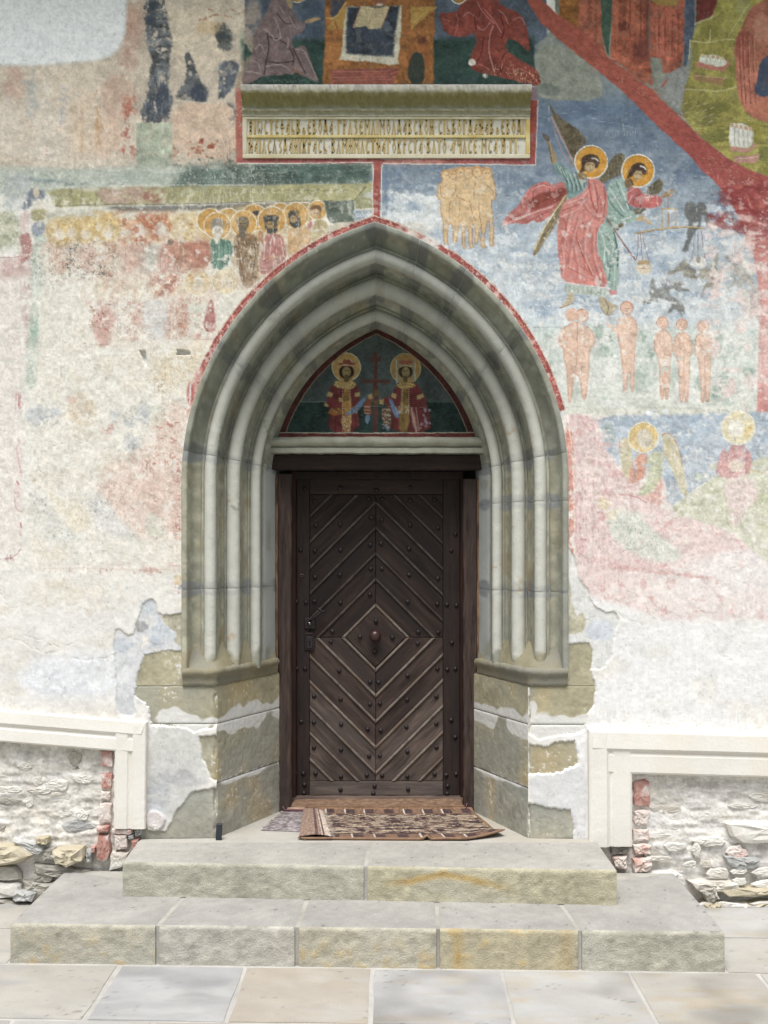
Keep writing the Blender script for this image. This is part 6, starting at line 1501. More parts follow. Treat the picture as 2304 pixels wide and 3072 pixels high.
for sd in (-1, 1):
    hc = HL if sd < 0 else HR
    A = [(.932, .0), (hc, .0), (.535, .530)]
    B = [(.930, .06), (.862, .12), (.74, .24), (.64, .36), (.56, .60)]
    # broach stops: one facet per roll
    PA = resample(A, 40); PB = resample(B, 40)
    V = []; nz_ = lattice_noise(np.arange(40) * 10, np.arange(9) * 10, 25, 77 + sd)
    for j in range(9):
        t = j / 8
        for i in range(40):
            h, d = PA[i] * (1 - t) + PB[i] * t
            V.append((PCX + sd * h, d + (nz_[j, i] - .5) * .006 + .010 * math.sin(t * math.pi), 1.122 + .125 * t))
    idx = np.arange(9 * 40).reshape(9, 40)
    q = np.stack([idx[:-1, :-1].ravel(), idx[1:, :-1].ravel(), idx[1:, 1:].ravel(), idx[:-1, 1:].ravel()], 1)
    link('base_slope', new_mesh('base_slope', V, q, smooth=True), M_PST, portal)
    # band
    prof = [(-.02, 1.132), (.008, 1.132), (.015, 1.127), (.020, 1.118), (.020, 1.108), (.015, 1.099), (.006, 1.092), (.002, 1.080), (.004, 1.062), (.000, 1.046), (-.02, 1.044)]
    PP = np.vstack([resample(A[:2], 8)[:-1], resample(A[1:], 26)])
    V = []
    sg = np.array([PP[i] for i in range(len(PP))])
    for pi, (o, z) in enumerate(prof):
        Q = offset_path(PP, o)
        for i in range(len(Q)):
            wv = .004 * math.sin(i * 1.7 + sd) * math.sin(i * .6 + 2) + (.006 if i == 7 and 2 < pi < 6 else 0)
            V.append((PCX + sd * Q[i][0], Q[i][1] - wv * .5, z + wv))
    n2 = len(PP); idx = np.arange(len(prof) * n2).reshape(len(prof), n2)
    q = np.stack([idx[:-1, :-1].ravel(), idx[1:, :-1].ravel(), idx[1:, 1:].ravel(), idx[:-1, 1:].ravel()], 1)
    link('base_band', new_mesh('base_band', V, q, smooth=True), M_PST, portal)
    # plinth courses
    ZC_ = [(1.046, .8635), (.8605, .5755), (.5725, .300)] if sd < 0 else [(1.046, .8595), (.8565, .5495), (.5465, .300)]
    for ci, (z1, z0) in enumerate(ZC_):
        P = np.vstack([resample([(1.26 if sd < 0 else 1.20, .009), (hc, .009)], 90)[:-1], resample([(hc, .009), (.486, .640)], 130)])
        zz = np.linspace(z1, z0, int((z1 - z0) / .005))
        arc = np.concatenate([[0], np.cumsum(np.hypot(*np.diff(P, axis=0).T))]) * 1000
        N_ = [lattice_noise(arc + 300, zz * 1000 + 100, sc, 200 + ci * 9 + k + (40 if sd > 0 else 0)) for k, sc in enumerate((7, 18, 45, 120, 260))]
        fb = N_[0] * .25 + N_[1] * .35 + N_[2] * .4
        e_ = np.minimum(z1 - zz, zz - z0)[:, None]
        bev = np.clip((.008 - e_) / .008, 0, 1) ** 2 * .003
        disp = (fb - .5) * .005 + bev
        # tooled chamfer and broken arris at the corner
        ic = 89; dcor = np.abs(arc - arc[ic])[None, :]
        disp = disp + np.clip(1 - dcor / 14, 0, 1) * (.006 + .012 * np.clip((N_[2] - .55) * 5, 0, 1))
        nrm = np.zeros_like(P); nrm[:90] = (0, -1)
        t = np.array([.486 - hc, .636]); t /= np.hypot(*t); nrm[90:] = (-t[1], t[0])
        # normal facing the opening: (h decreasing, d decreasing)
        nrm[90:] = np.array([-abs(t[1]), -abs(t[0])])
        nrm[86:93] = np.array([-.5, -.8])
        hh = P[None, :, 0] - nrm[None, :, 0] * disp; dd = P[None, :, 1] - nrm[None, :, 1] * disp
        V = np.stack([PCX + sd * hh, dd, np.broadcast_to(zz[:, None], hh.shape)], -1)
        tone = [(176, 169, 142), (168, 164, 144), (170, 168, 154)][ci]
        c = np.array(tone)[None, None, :] / 255 * (1 + (fb - .5) * .3 + (N_[3] - .5) * .16)[..., None]
        wm = np.clip((N_[3] - .60) * 5, 0, 1)[..., None] * .35; c = c * (1 - wm) + np.array([188, 158, 106]) / 255 * wm
        gm = np.clip((N_[4] - .5) * 4, 0, 1)[..., None] * (.5 if ci < 2 else .75); c = c * (1 - gm) + np.array([166, 168, 160]) / 255 * gm
        # lime smeared over the joints
        zj = z0 if ci == 0 else z1
        wid = (.018 + .062 * np.clip(N_[3] * 1.5 - .25, 0, 1) + .03 * (N_[2] - .5)) * (1.0 if ci < 2 else .35)
        lm = np.clip((wid - np.abs(zz[:, None] - zj)) * 140, 0, 1) * np.clip((N_[3] + N_[2] * .4 - .40) * 7, 0, 1)
        if ci == 1:
            lm = np.maximum(lm, np.clip((.012 - np.abs(zz[:, None] - z0)) * 140, 0, 1) * np.clip((N_[1] - .45) * 7, 0, 1))
        fl = np.clip((N_[0] * .5 + N_[1] * .3 + N_[3] * .35 - .86) * 12, 0, 1)
        lm = np.maximum(lm, fl)[..., None]
        if ci == 0:   # streak of lime at the corner
            st = np.clip((10 + 22 * N_[2] - np.abs(arc[None, :] - arc[ic] - (40 if sd < 0 else -20))) / 4, 0, 1) * np.clip((N_[3] - .3) * 5, 0, 1) * np.clip((.98 - zz[:, None]) * 60, 0, 1)
            lm = np.maximum(lm, st[..., None] * .9)
        c = c * (1 - lm) + np.array([222, 221, 216]) / 255 * lm
        a, b = hh.shape; idx = np.arange(a * b).reshape(a, b)
        q = np.stack([idx[:-1, :-1].ravel(), idx[1:, :-1].ravel(), idx[1:, 1:].ravel(), idx[:-1, 1:].ravel()], 1)
        if sd > 0: q = q[:, ::-1]
        link('plinth_block', new_mesh('plinth_block', V.reshape(-1, 3), np.ascontiguousarray(q), np.clip(s2l(np.clip(c.reshape(-1, 3), 0, 1)) * ALB, .01, .85), smooth=True), M_PORTAL, portal)
    # mortar behind the courses
    # stone beside the band, at the foot of the jamb
    zz = np.linspace(1.32, 1.048, 50); hq = np.linspace(1.25 if sd < 0 else 1.20, .926, 80)
    Nq = [lattice_noise(hq[::-1] * 1000, zz * 1000, sc, 260 + k + (40 if sd > 0 else 0)) for k, sc in enumerate((7, 20, 60, 150))]
    fb = Nq[0] * .25 + Nq[1] * .35 + Nq[2] * .4
    V = np.stack([np.broadcast_to(PCX + sd * hq[None, :], fb.shape), .010 - (fb - .5) * .005, np.broadcast_to(zz[:, None], fb.shape)], -1)
    c = np.array([176, 170, 144]) / 255 * (1 + (fb - .5) * .3 + (Nq[3] - .5) * .16)[..., None]
    fl = np.clip((Nq[0] * .4 + Nq[1] * .3 + Nq[3] * .4 - .80) * 12, 0, 1)[..., None]; c = c * (1 - fl) + np.array([222, 221, 216]) / 255 * fl
    idx = np.arange(50 * 80).reshape(50, 80); q = np.stack([idx[:-1, :-1].ravel(), idx[1:, :-1].ravel(), idx[1:, 1:].ravel(), idx[:-1, 1:].ravel()], 1)
    link('plinth_block', new_mesh('plinth_block', V.reshape(-1, 3), np.ascontiguousarray(q if sd < 0 else q[:, ::-1]), np.clip(s2l(np.clip(c.reshape(-1, 3), 0, 1)) * ALB, .01, .85), smooth=True), M_PORTAL, portal)
    V = [(PCX + sd * h, d, z) for z in (1.05, .28) for h, d in ((1.25 if sd < 0 else 1.19, .014), (hc + .014, .028), (.489, .643))]
    link('joint_mortar', new_mesh('joint_mortar', V, [(0, 3, 4, 1), (1, 4, 5, 2)]), M_MORTAR, portal)

# tympanum with its painting
TD = .50
tx = np.arange(780, 1480, 2.0); ty = np.arange(960, 1330, 2.0)
ct = Canvas(tx, ty, (80, 92, 92), seed=8); ct.patchy = .15
paint_tympanum(ct)
ct.zone()


CT = .345


def arch_t(h, n=26, side=-1):
    r = h + CT; t1 = math.acos(CT / r); kk = (WD + TD) / F
    return [(1187 + (PCX + side * (r * math.cos(t1 * i / n) - CT) - CAMX) / kk, 1653 - (SPR_Z + r * math.sin(t1 * i / n) - CAMZ) / kk) for i in range(n + 1)]


for s_ in (-1, 1):
    inn = arch_t(.528, 26, s_); out = arch_t(.60, 26, s_)
    ct.poly(inn + out[::-1], (92, 46, 43), sm=0, warp=1.2, var=.12); ct.line(inn, 2.2, (190, 176, 150), .7, sm=0, warp=1)
ct.poly([(820, 1300), (1440, 1300), (1440, 1330), (820, 1330)], (140, 66, 60), sm=0, var=.12); ct.line([(832, 1298), (1000, 1299), (1200, 1299), (1428, 1298)], 2.6, (220, 210, 190), .9, sm=0)
TX, TY = np.meshgrid(tx, ty)
V = np.stack([WX(TX, TD), np.full(TX.shape, TD) + (ct.big - .5) * .004, WZ(TY, TD)], -1)
cxm = (TX[:-1, :-1] + 1); cym = (TY[:-1, :-1] + 1)
wxx = np.abs(WX(cxm, TD) - PCX); wzz = WZ(cym, TD)
ok = (wzz > 2.22) & ((wxx + CT) ** 2 + (wzz - SPR_Z) ** 2 < (.585 + CT) ** 2)
jj, ii = np.nonzero(ok); n_ = len(tx)
q = np.stack([jj * n_ + ii, (jj + 1) * n_ + ii, (jj + 1) * n_ + ii + 1, jj * n_ + ii + 1], 1)
used, inv = np.unique(q.ravel(), return_inverse=True)
TYMP_GAIN = .74  # darkens the whole painting; the recess's shade is partly in its colour
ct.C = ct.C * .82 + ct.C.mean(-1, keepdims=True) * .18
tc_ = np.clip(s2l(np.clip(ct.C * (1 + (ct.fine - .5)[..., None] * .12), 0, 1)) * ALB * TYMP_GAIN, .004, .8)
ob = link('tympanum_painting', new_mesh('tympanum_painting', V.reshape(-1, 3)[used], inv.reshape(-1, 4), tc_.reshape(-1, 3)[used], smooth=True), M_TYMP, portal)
ob['label'] = 'painting of two crowned saints holding a cross in the pointed field over the door'


def sweep_x(name, prof, x0, x1, mat, parent, n=60, wob=.0015, seed=5, smooth=True):
    """profile (y, z) run along x, closed at the ends"""
    X = np.linspace(x0, x1, n)
    nn = lattice_noise(X * 1000 + 3000, np.arange(len(prof)) * 8.0, 30, seed)
    V = [(x, y + (nn[j, i] - .5) * 2 * wob, z + (nn[j, i] - .5) * 2 * wob) for j, (y, z) in enumerate(prof) for i, x in enumerate(X)]
    m = len(prof); idx = np.arange(m * n).reshape(m, n)
    Fc = [(idx[j, i], idx[(j + 1) % m, i], idx[(j + 1) % m, i + 1], idx[j, i + 1]) for j in range(m) for i in range(n - 1)]
    Fc.append(tuple(idx[:, 0][::-1])); Fc.append(tuple(idx[:, -1]))
    me = new_mesh(name, V, Fc, smooth=False); fix_normals(me)
    if smooth:
        me.polygons.foreach_set('use_smooth', np.ones(len(me.polygons), dtype=bool))
        try:
            me.set_sharp_from_angle(angle=R(40))
        except Exception:
            pass
    return link(name, me, mat, parent)


M_LINT = mat_stone('lintel_stone', rgb(138, 138, 124), rgb(162, 161, 148), rgb(128, 129, 120), 10, bumps=((90.0, .002, 5.0),))
sweep_x('lintel_moulding', [(.52, 2.302), (.462, 2.300), (.440, 2.294), (.428, 2.282), (.427, 2.268), (.436, 2.254), (.452, 2.247), (.452, 2.241), (.436, 2.238), (.434, 2.214), (.52, 2.212)], PCX - .592, PCX + .585, M_LINT, portal, wob=.0025, seed=15)

# ------------------------------------------------------------------ door frame and door
M_WOOD = mat_stone('old_oak', rgb(36, 29, 27), rgb(54, 43, 39), rgb(42, 36, 34), 7, stretch=(5, 5, .7), bumps=((40.0, .0018, 5.0),), rough=.75, rnd=.14)
M_WOODH = mat_stone('old_oak_beam', rgb(44, 35, 33), rgb(66, 53, 48), rgb(50, 43, 42), 7, stretch=(.7, 5, 5), bumps=((40.0, .002, 5.0),), rough=.78, rnd=.1)
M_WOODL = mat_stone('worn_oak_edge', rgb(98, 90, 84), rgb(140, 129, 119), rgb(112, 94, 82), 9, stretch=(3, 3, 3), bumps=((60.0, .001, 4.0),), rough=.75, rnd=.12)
M_WOODR = mat_stone('red_brown_wood', rgb(48, 28, 23), rgb(70, 42, 33), rgb(44, 29, 26), 7, stretch=(5, 5, .7), bumps=((40.0, .0012, 4.0),), rough=.7)
M_WOODT = mat_stone('bare_wood_edge', rgb(112, 88, 72), rgb(168, 134, 108), rgb(84, 66, 56), 14, stretch=(4, 4, 1), bumps=((60.0, .002, 4.0),), rough=.8)
M_SILL = mat_stone('sill_wood', rgb(88, 74, 67), rgb(116, 99, 89), rgb(78, 67, 61), 8, stretch=(1, 5, 5), bumps=((50.0, .002, 4.0),), rough=.85)
M_IRON = mat_stone('wrought_iron', rgb(40, 36, 38), rgb(58, 52, 54), rgb(52, 40, 36), 30, bumps=((200.0, .0006, 3.0),), rough=.5, spec=.5)
M_IRON.node_tree.nodes['Principled BSDF'].inputs['Metallic'].default_value = 0.45
M_STEEL = mat_stone('worn_steel', rgb(120, 120, 124), rgb(160, 160, 164), rgb(110, 108, 108), 30, bumps=(), rough=.3, spec=.6)
M_STEEL.node_tree.nodes['Principled BSDF'].inputs['Metallic'].default_value = 0.9
M_DARK = mat_stone('dark_gap', rgb(24, 22, 22), rgb(30, 28, 27), rgb(24, 22, 22), 6, bumps=())

DD = .66                                                     # depth of the door leaf's face


def DXp(sx): return WX(sx, DD)
def DZp(sy): return WZ(sy, DD)


frame = thing('door_frame', 'dark weathered oak door frame with worn pale edges inside the portal', 'door frame')
# lintel beam, posts, stops, sill
sweep_x('lintel_beam', [(.60, 2.214), (.508, 2.211), (.500, 2.206), (.500, 2.136), (.506, 2.131), (.60, 2.131)], PCX - .560, PCX + .556, M_WOODH, frame, n=40, wob=.0025, seed=21)


def post(name, x0, x1, z0, z1, y0, y1, mat, seed, wob=.003, parent=frame):
    n = 40; Z = np.linspace(z0, z1, n)
    nn = lattice_noise(Z * 1000 + 2000, np.arange(6) * 9.0, 45, seed)
    pr = [(x0, y1), (x0, y0 + .006), (x0 + .006, y0), (x1 - .006, y0), (x1, y0 + .006), (x1, y1)]
    V = [(x + (nn[j, i] - .5) * 2 * wob, y + (nn[j, i] - .5) * wob, z) for j, (x, y) in enumerate(pr) for i, z in enumerate(Z)]
    m = 6; idx = np.arange(m * n).reshape(m, n)
    Fc = [(idx[j, i], idx[(j + 1) % m, i], idx[(j + 1) % m, i + 1], idx[j, i + 1]) for j in range(m) for i in range(n - 1)]
    Fc += [tuple(idx[:, 0]), tuple(idx[:, -1])]
    me = new_mesh(name, V, Fc); fix_normals(me)
    return link(name, me, mat, parent)


M_POST = mat_stone('frame_oak', rgb(48, 38, 35), rgb(92, 76, 68), rgb(66, 56, 53), 9, stretch=(6, 6, .6), bumps=((40.0, .0025, 5.0),), rough=.78, rnd=.1)
post('post', WX(834, .58), WX(875, .58), .30, 2.112, .560, .70, M_POST, 31)
post('post', WX(1390, .58), WX(1431, .58), .30, 2.085, .560, .70, M_POST, 32)
post('bare_edge', WX(827, .58), WX(835, .58), .30, 2.108, .562, .70, M_WOODT, 33, .004)
post('bare_edge', WX(1430, .58), WX(1441, .58), .30, 2.082, .562, .70, M_WOODT, 34, .004)
post('door_stop', WX(874, .64), WX(888, .64), .31, 2.13, .618, .70, M_WOODR, 35, .001)
post('door_stop', WX(1381, .64), WX(1391, .64), .31, 2.13, .618, .70, M_WOODR, 36, .001)
box('head_board', WX(874, .64), WX(1391, .64), .625, .70, 2.09, 2.130, M_WOOD, frame)
box('head_gap', PCX - .56, PCX + .56, .70, .80, .28, 2.30, M_DARK, frame)
sweep_x('sill', [(.70, .372), (.618, .370), (.606, .362), (.602, .340), (.606, .31), (.70, .30)], WX(866, .62), WX(1388, .62), M_SILL, frame, n=50, wob=.002, seed=41)


def lathe(name, prof, n=12):
    """prof: (radius, height towards the viewer); axis -y"""
    V = []; Fc = []
    for r, h in prof:
        for i in range(n):
            a = 2 * math.pi * i / n
            V.append((r * math.cos(a), -h, r * math.sin(a)))
    for j in range(len(prof) - 1):
        for i in range(n):
            Fc.append((j * n + i, j * n + (i + 1) % n, (j + 1) * n + (i + 1) % n, (j + 1) * n + i))
    Fc.append(tuple((len(prof) - 1) * n + i for i in range(n)))
    me = new_mesh(name, V, Fc); fix_normals(me)
    me.polygons.foreach_set('use_smooth', np.ones(len(me.polygons), dtype=bool))
    return me


STUD = lathe('stud', [(.0125, -.004), (.0122, .003), (.0095, .0075), (.005, .0102), (.0015, .011)], 10)
STUD.materials.append(M_IRON)
for sx, sy, d in ((848, 1895, .575), (845, 1957, .575), (1415, 1957, .575)):
    link('peg', lathe('peg', [(.017, -.004), (.017, .004), (.012, .008), (.011, .003), (.003, .004)], 12), M_IRON, frame, loc=(WX(sx, d), d, WZ(sy, d)))

door = thing('plank_door', 'dark oak door with chevron planks, iron studs and a central diamond', 'door')


def prism(name, poly, y0, y1, mat, parent, bevel=.003, jit=0.0):
    """poly: (x, z) outline; front face at y0 with a small bevel"""
    P = np.array(poly, dtype=float)
    ar = 0.5 * np.sum(P[:, 0] * np.roll(P[:, 1], -1) - np.roll(P[:, 0], -1) * P[:, 1])
    if ar < 0: P = P[::-1]
    n = len(P)
    def inset(b):
        Q = []
        for i in range(n):
            e1 = P[i] - P[i - 1]; e2 = P[(i + 1) % n] - P[i]
            e1 = e1 / np.hypot(*e1); e2 = e2 / np.hypot(*e2)
            n1 = np.array([-e1[1], e1[0]]); n2 = np.array([-e2[1], e2[0]])
            m = n1 + n2; m = m / max(.35, (m @ n1))
            Q.append(P[i] + m * b)
        return np.array(Q)
    I = inset(bevel)
    V = [(p[0], y1, p[1]) for p in P] + [(p[0], y0 + bevel, p[1]) for p in P] + [(p[0], y0, p[1]) for p in I]
    Fc = [(i, (i + 1) % n, n + (i + 1) % n, n + i) for i in range(n)] + [(n + i, n + (i + 1) % n, 2 * n + (i + 1) % n, 2 * n + i) for i in range(n)] + [tuple(range(2 * n, 3 * n)), tuple(range(n))[::-1]]
    me = new_mesh(name, V, Fc); fix_normals(me)
    return link(name, me, mat, parent)


def clip_poly(P, a, b, c):
    """keep a*x + b*z + c >= 0"""
    out = []
    for i in range(len(P)):
        p, q = P[i], P[(i + 1) % len(P)]
        fp = a * p[0] + b * p[1] + c; fq = a * q[0] + b * q[1] + c
        if fp >= 0: out.append(p)
        if (fp >= 0) != (fq >= 0):
            t = fp / (fp - fq); out.append((p[0] + (q[0] - p[0]) * t, p[1] + (q[1] - p[1]) * t))
    return out


# stiles and rails
zt, zb = DZp(1425), DZp(2386)
xl, xr, pl, pr_ = DXp(889), DXp(1380), DXp(929), DXp(1329)
pt, pb = DZp(1484), DZp(2344)
prism('stile', [(xl, zb), (pl - .001, zb), (pl - .001, zt), (xl, zt)], DD, DD + .05, M_WOOD, door)
prism('stile', [(pr_ + .001, zb), (xr, zb), (xr, zt), (pr_ + .001, zt)], DD, DD + .05, M_WOOD, door)
prism('rail', [(pl, pt + .002), (pr_, pt + .002), (pr_, zt), (pl, zt)], DD, DD + .05, M_WOODH, door)
prism('rail', [(pl, zb), (pr_, zb), (pr_, pb - .002), (pl, pb - .002)], DD, DD + .05, mat_stone('bleached_lit_rail', rgb(76, 67, 63), rgb(108, 97, 90), rgb(88, 80, 78), 7, stretch=(.7, 5, 5), bumps=((40.0, .002, 5.0),), rough=.8), door)  # paler than the top rail: bleaching plus painted-in light at the foot
# planks, four quarters of diagonal boards round the diamond
dcx, dcz = DXp(1127), DZp(1913)
hd = 94 * (WD + DD) / F; st = 77.3 * (WD + DD) / F
M_PL = {}
M_WOODM = mat_stone('shaded_oak_edge', rgb(58, 51, 47), rgb(88, 80, 74), rgb(66, 56, 50), 9, stretch=(3, 3, 3), bumps=((60.0, .001, 4.0),), rough=.75, rnd=.12)  # darker copy of the bead wood, holding the shade of the upper door
PLANK_TONE = [(rgb(32, 25, 23), rgb(60, 47, 42), rgb(40, 33, 31)), (rgb(44, 35, 32), rgb(82, 67, 60), rgb(56, 48, 46)), (rgb(58, 49, 45), rgb(108, 94, 86), rgb(78, 70, 66))]   # lower boards paler: bleaching, with the light low on the door painted in
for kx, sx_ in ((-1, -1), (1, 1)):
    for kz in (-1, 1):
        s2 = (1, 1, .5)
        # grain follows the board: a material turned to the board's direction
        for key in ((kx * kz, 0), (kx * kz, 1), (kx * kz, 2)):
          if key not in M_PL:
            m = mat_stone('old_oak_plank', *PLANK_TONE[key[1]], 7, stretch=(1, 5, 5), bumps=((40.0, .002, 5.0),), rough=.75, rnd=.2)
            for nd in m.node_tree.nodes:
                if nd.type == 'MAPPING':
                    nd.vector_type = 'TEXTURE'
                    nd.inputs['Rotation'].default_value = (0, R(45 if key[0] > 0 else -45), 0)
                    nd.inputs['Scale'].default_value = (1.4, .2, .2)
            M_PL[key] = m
        x0, x1 = (pl, dcx - .0008) if kx < 0 else (dcx + .0008, pr_)
        z0, z1 = (pb, dcz - .0008) if kz < 0 else (dcz + .0008, pt)
        rect = [(x0, z0), (x1, z0), (x1, z1), (x0, z1)]
        for k in range(0, 8):
            # distance |x-cx| + |z-cz| between hd + k*st and hd + (k+1)*st ; lines run parallel to the diamond's sides
            lo = hd + (k - 1) * st if k else None
            lo_ = hd + k * st; hi_ = hd + (k + 1) * st
            P = clip_poly(rect, kx, kz, -kx * dcx - kz * dcz - lo_ - .0012)
            if len(P) >= 3: P = clip_poly(P, -kx, -kz, kx * dcx + kz * dcz + hi_ - .0012)
            if len(P) < 3: continue
            a_ = abs(sum(P[i][0] * P[(i + 1) % len(P)][1] - P[(i + 1) % len(P)][0] * P[i][1] for i in range(len(P)))) / 2
            if a_ < 2e-4: continue
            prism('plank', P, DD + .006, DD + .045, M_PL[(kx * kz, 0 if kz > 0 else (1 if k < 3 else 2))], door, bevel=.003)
            # worn bead along the lower-numbered edge
            e0 = lo_ if kz > 0 else lo_
            wd = .015
            Q = clip_poly(rect, kx, kz, -kx * dcx - kz * dcz - (lo_ - wd * .2))
            if len(Q) >= 3: Q = clip_poly(Q, -kx, -kz, kx * dcx + kz * dcz + lo_ + wd * 1.1)
            if len(Q) >= 3:
                prism('bead', Q, DD - .004, DD + .02, M_WOODL if (kz < 0 or k < 1) else M_WOODM, door, bevel=.0045)  # pale beads low and at the diamond, dark above: light painted into the wood
q = hd - .004
prism('diamond_panel', [(dcx - q, dcz), (dcx, dcz - q), (dcx + q, dcz), (dcx, dcz + q)], DD - .002, DD + .04, M_PL[(1, 1)], door, bevel=.008)
studs = []
for x, y in ((325, 430), (755, 412), (860, 415), (1080, 425), (1275, 420), (335, 620), (528, 612), (775, 560), (855, 578), (1080, 618), (1300, 640), (328, 822), (530, 815), (765, 775), (850, 765), (1072, 805), (1405, 820), (215, 815), (1440, 690),
             (330, 1030), (525, 1012), (770, 965), (858, 963), (1072, 1012), (1300, 1040), (183, 1225), (257, 1230), (325, 1222), (530, 1232), (762, 1168), (1062, 1226), (1296, 1243), (1372, 1247), (1446, 1254), (465, 1458), (1145, 1463), (1303, 1467), (455, 1540), (1140, 1555), (1410, 1548), (810, 1378), (685, 1500), (940, 1505), (800, 1618),
             (250, 330), (530, 325), (815, 345), (1080, 325)):
    studs.append((820 + x / 2.633, 1340 + y / 2.633))
for x, y in ((187, 278), (252, 277), (520, 297), (1060, 333), (1296, 280), (1374, 284), (1438, 280), (763, 385), (830, 387), (320, 497), (532, 520), (762, 560), (842, 555), (1056, 524), (1288, 500), (220, 697), (320, 703), (535, 720), (745, 757), (847, 768), (1052, 740), (1288, 713), (1405, 685), (1436, 820), (320, 905), (533, 920), (757, 970), (841, 967), (1060, 936), (1290, 902),
             (177, 1108), (237, 1107), (333, 1107), (534, 1132), (738, 1121), (858, 1124), (1058, 1130), (1274, 1112), (1366, 1120), (1443, 1112), (247, 1196), (242, 1262), (531, 1235), (800, 1205), (790, 1264), (1064, 1231), (1377, 1206), (1373, 1266)):
    studs.append((820 + x / 2.633, 1900 + y / 2.633))
for sx, sy in studs:
    in_panel = 929 < sx < 1329 and 1484 < sy < 2344
    dy = .006 if in_panel else 0
    if abs(sx - 1127) + abs(sy - 1913) < 94: dy = -.006
    link('stud', STUD, None, door, loc=(DXp(sx), DD + dy, DZp(sy)), rot=(0, sx, 0))
# knob, latch, lock
link('knob', lathe('knob', [(.030, -.004), (.030, .004), (.018, .008), (.016, .016), (.026, .024), (.031, .036), (.029, .048), (.020, .057), (.008, .061), (.001, .062)], 22), mat_stone('dark_turned_wood', rgb(48, 30, 28), rgb(66, 40, 36), rgb(44, 30, 30), 8, bumps=(), rough=.32, spec=.5), door, loc=(DXp(1125.5), DD - .006, DZp(1906)))
p0 = (820, 1340)
def zx(x): return DXp(820 + x / 2.633)
def zy(y): return DZp(1340 + y / 2.633)
prism('latch_plate', [(zx(248), zy(1440)), (zx(332), zy(1440)), (zx(332), zy(1352)), (zx(248), zy(1352))], DD - .010, DD + .004, M_IRON, door)
link('latch_boss', lathe('latch_boss', [(.012, 0), (.012, .008), (.009, .015), (.004, .018), (.001, .0185)], 14), M_STEEL, door, loc=(zx(288), DD - .010, zy(1395)))
lp = prism('lock_plate', [(zx(248), zy(1608)), (zx(326), zy(1608)), (zx(326), zy(1478)), (zx(248), zy(1478))], DD - .008, DD + .004, M_IRON, door)
prism('lock_rim', [(zx(262), zy(1592)), (zx(312), zy(1592)), (zx(312), zy(1500)), (zx(262), zy(1500))], DD - .013, DD - .007, M_IRON, lp, bevel=.002)
prism('keyhole', [(zx(284), zy(1575)), (zx(296), zy(1575)), (zx(293), zy(1548)), (zx(298), zy(1540)), (zx(290), zy(1530)), (zx(282), zy(1540)), (zx(287), zy(1548))], DD - .0138, DD - .012, M_DARK, lp, bevel=.0003)
prism('lock_cap', [(zx(256), zy(1484)), (zx(318), zy(1484)), (zx(318), zy(1470)), (zx(256), zy(1470))], DD - .014, DD, M_IRON, door)


def tube(name, pts, rad, mat, parent, n=8, closed=False, **kw):
    P = [Vector(p) for p in pts]; V = []; Fc = []
    rads = rad if isinstance(rad, (list, tuple)) else [rad] * len(P)
    for i, p in enumerate(P):
        t = (P[(i + 1) % len(P)] - P[i - 1]) if closed else (P[min(i + 1, len(P) - 1)] - P[max(i - 1, 0)])
        t.normalize()
        u = t.cross(Vector((0, 0, 1)) if abs(t.z) < .9 else Vector((1, 0, 0))).normalized(); v = t.cross(u)
        for k in range(n):
            a = 2 * math.pi * k / n
            V.append(p + (u * math.cos(a) + v * math.sin(a)) * rads[i])
    m = len(P)
    for i in range(m if closed else m - 1):
        for k in range(n):
            Fc.append((i * n + k, i * n + (k + 1) % n, ((i + 1) % m) * n + (k + 1) % n, ((i + 1) % m) * n + k))
    if not closed:
        Fc.append(tuple(range(n))[::-1]); Fc.append(tuple((m - 1) * n + k for k in range(n)))
    me = new_mesh(name, [tuple(v) for v in V], Fc); fix_normals(me)
    me.polygons.foreach_set('use_smooth', np.ones(len(me.polygons), dtype=bool))
    return link(name, me, mat, parent, **kw)


hnd = tube('latch_handle', [(zx(290), DD - .02, zy(1378)), (zx(310), DD - .034, zy(1362)), (zx(345), DD - .040, zy(1332)), (zx(385), DD - .042, zy(1298)), (zx(418), DD - .040, zy(1296))], [.006, .008, .007, .009, .006], M_IRON, door)
tube('handle_wing', [(zx(352), DD - .038, zy(1268)), (zx(368), DD - .044, zy(1280)), (zx(388), DD - .044, zy(1298)), (zx(382), DD - .044, zy(1314))], [.004, .009, .009, .004], M_IRON, hnd)
tube('pull_ring', [(zx(225) + .0105 * math.cos(a), DD - .006 - .004 * math.sin(a), zy(1018) + .0075 * math.sin(a)) for a in np.linspace(0, 2 * math.pi, 16)[:-1]], .0022, M_WOODT, door, n=6, closed=True)

# ------------------------------------------------------------------ inscription slab
ISLAB = thing('inscription_slab', 'carved stone slab with a two-line old Cyrillic inscription under a moulded cornice', 'inscription')
M_CORN = mat_stone('cornice_stone', rgb(176, 172, 146), rgb(204, 200, 184), rgb(150, 146, 108), 9, bumps=((80.0, .002, 5.0),))
sx0, sx1 = WX(728), WX(1590)
prof = [(.05, 271, (170, 166, 158)), (-.072, 272, (184, 180, 172)), (-.078, 276, (178, 175, 168)), (-.078, 288, (182, 178, 164)), (-.076, 294, (168, 163, 138)), (-.070, 298, (140, 133, 94)), (-.046, 303, (134, 127, 88)), (-.028, 310, (138, 131, 92)), (-.018, 317, (142, 136, 98)), (-.013, 324, (156, 150, 120)), (-.016, 330, (190, 186, 168)), (-.024, 333, (204, 200, 184)), (-.026, 336, (182, 178, 156)), (-.018, 338, (150, 146, 118)), (-.013, 346, (160, 156, 136)), (-.013, 349, (190, 186, 172)), (-.012, 351, (210, 206, 192)), (.05, 352, (210, 206, 192))]  # olive rows: stone tint, with the shade of the cavetto painted in
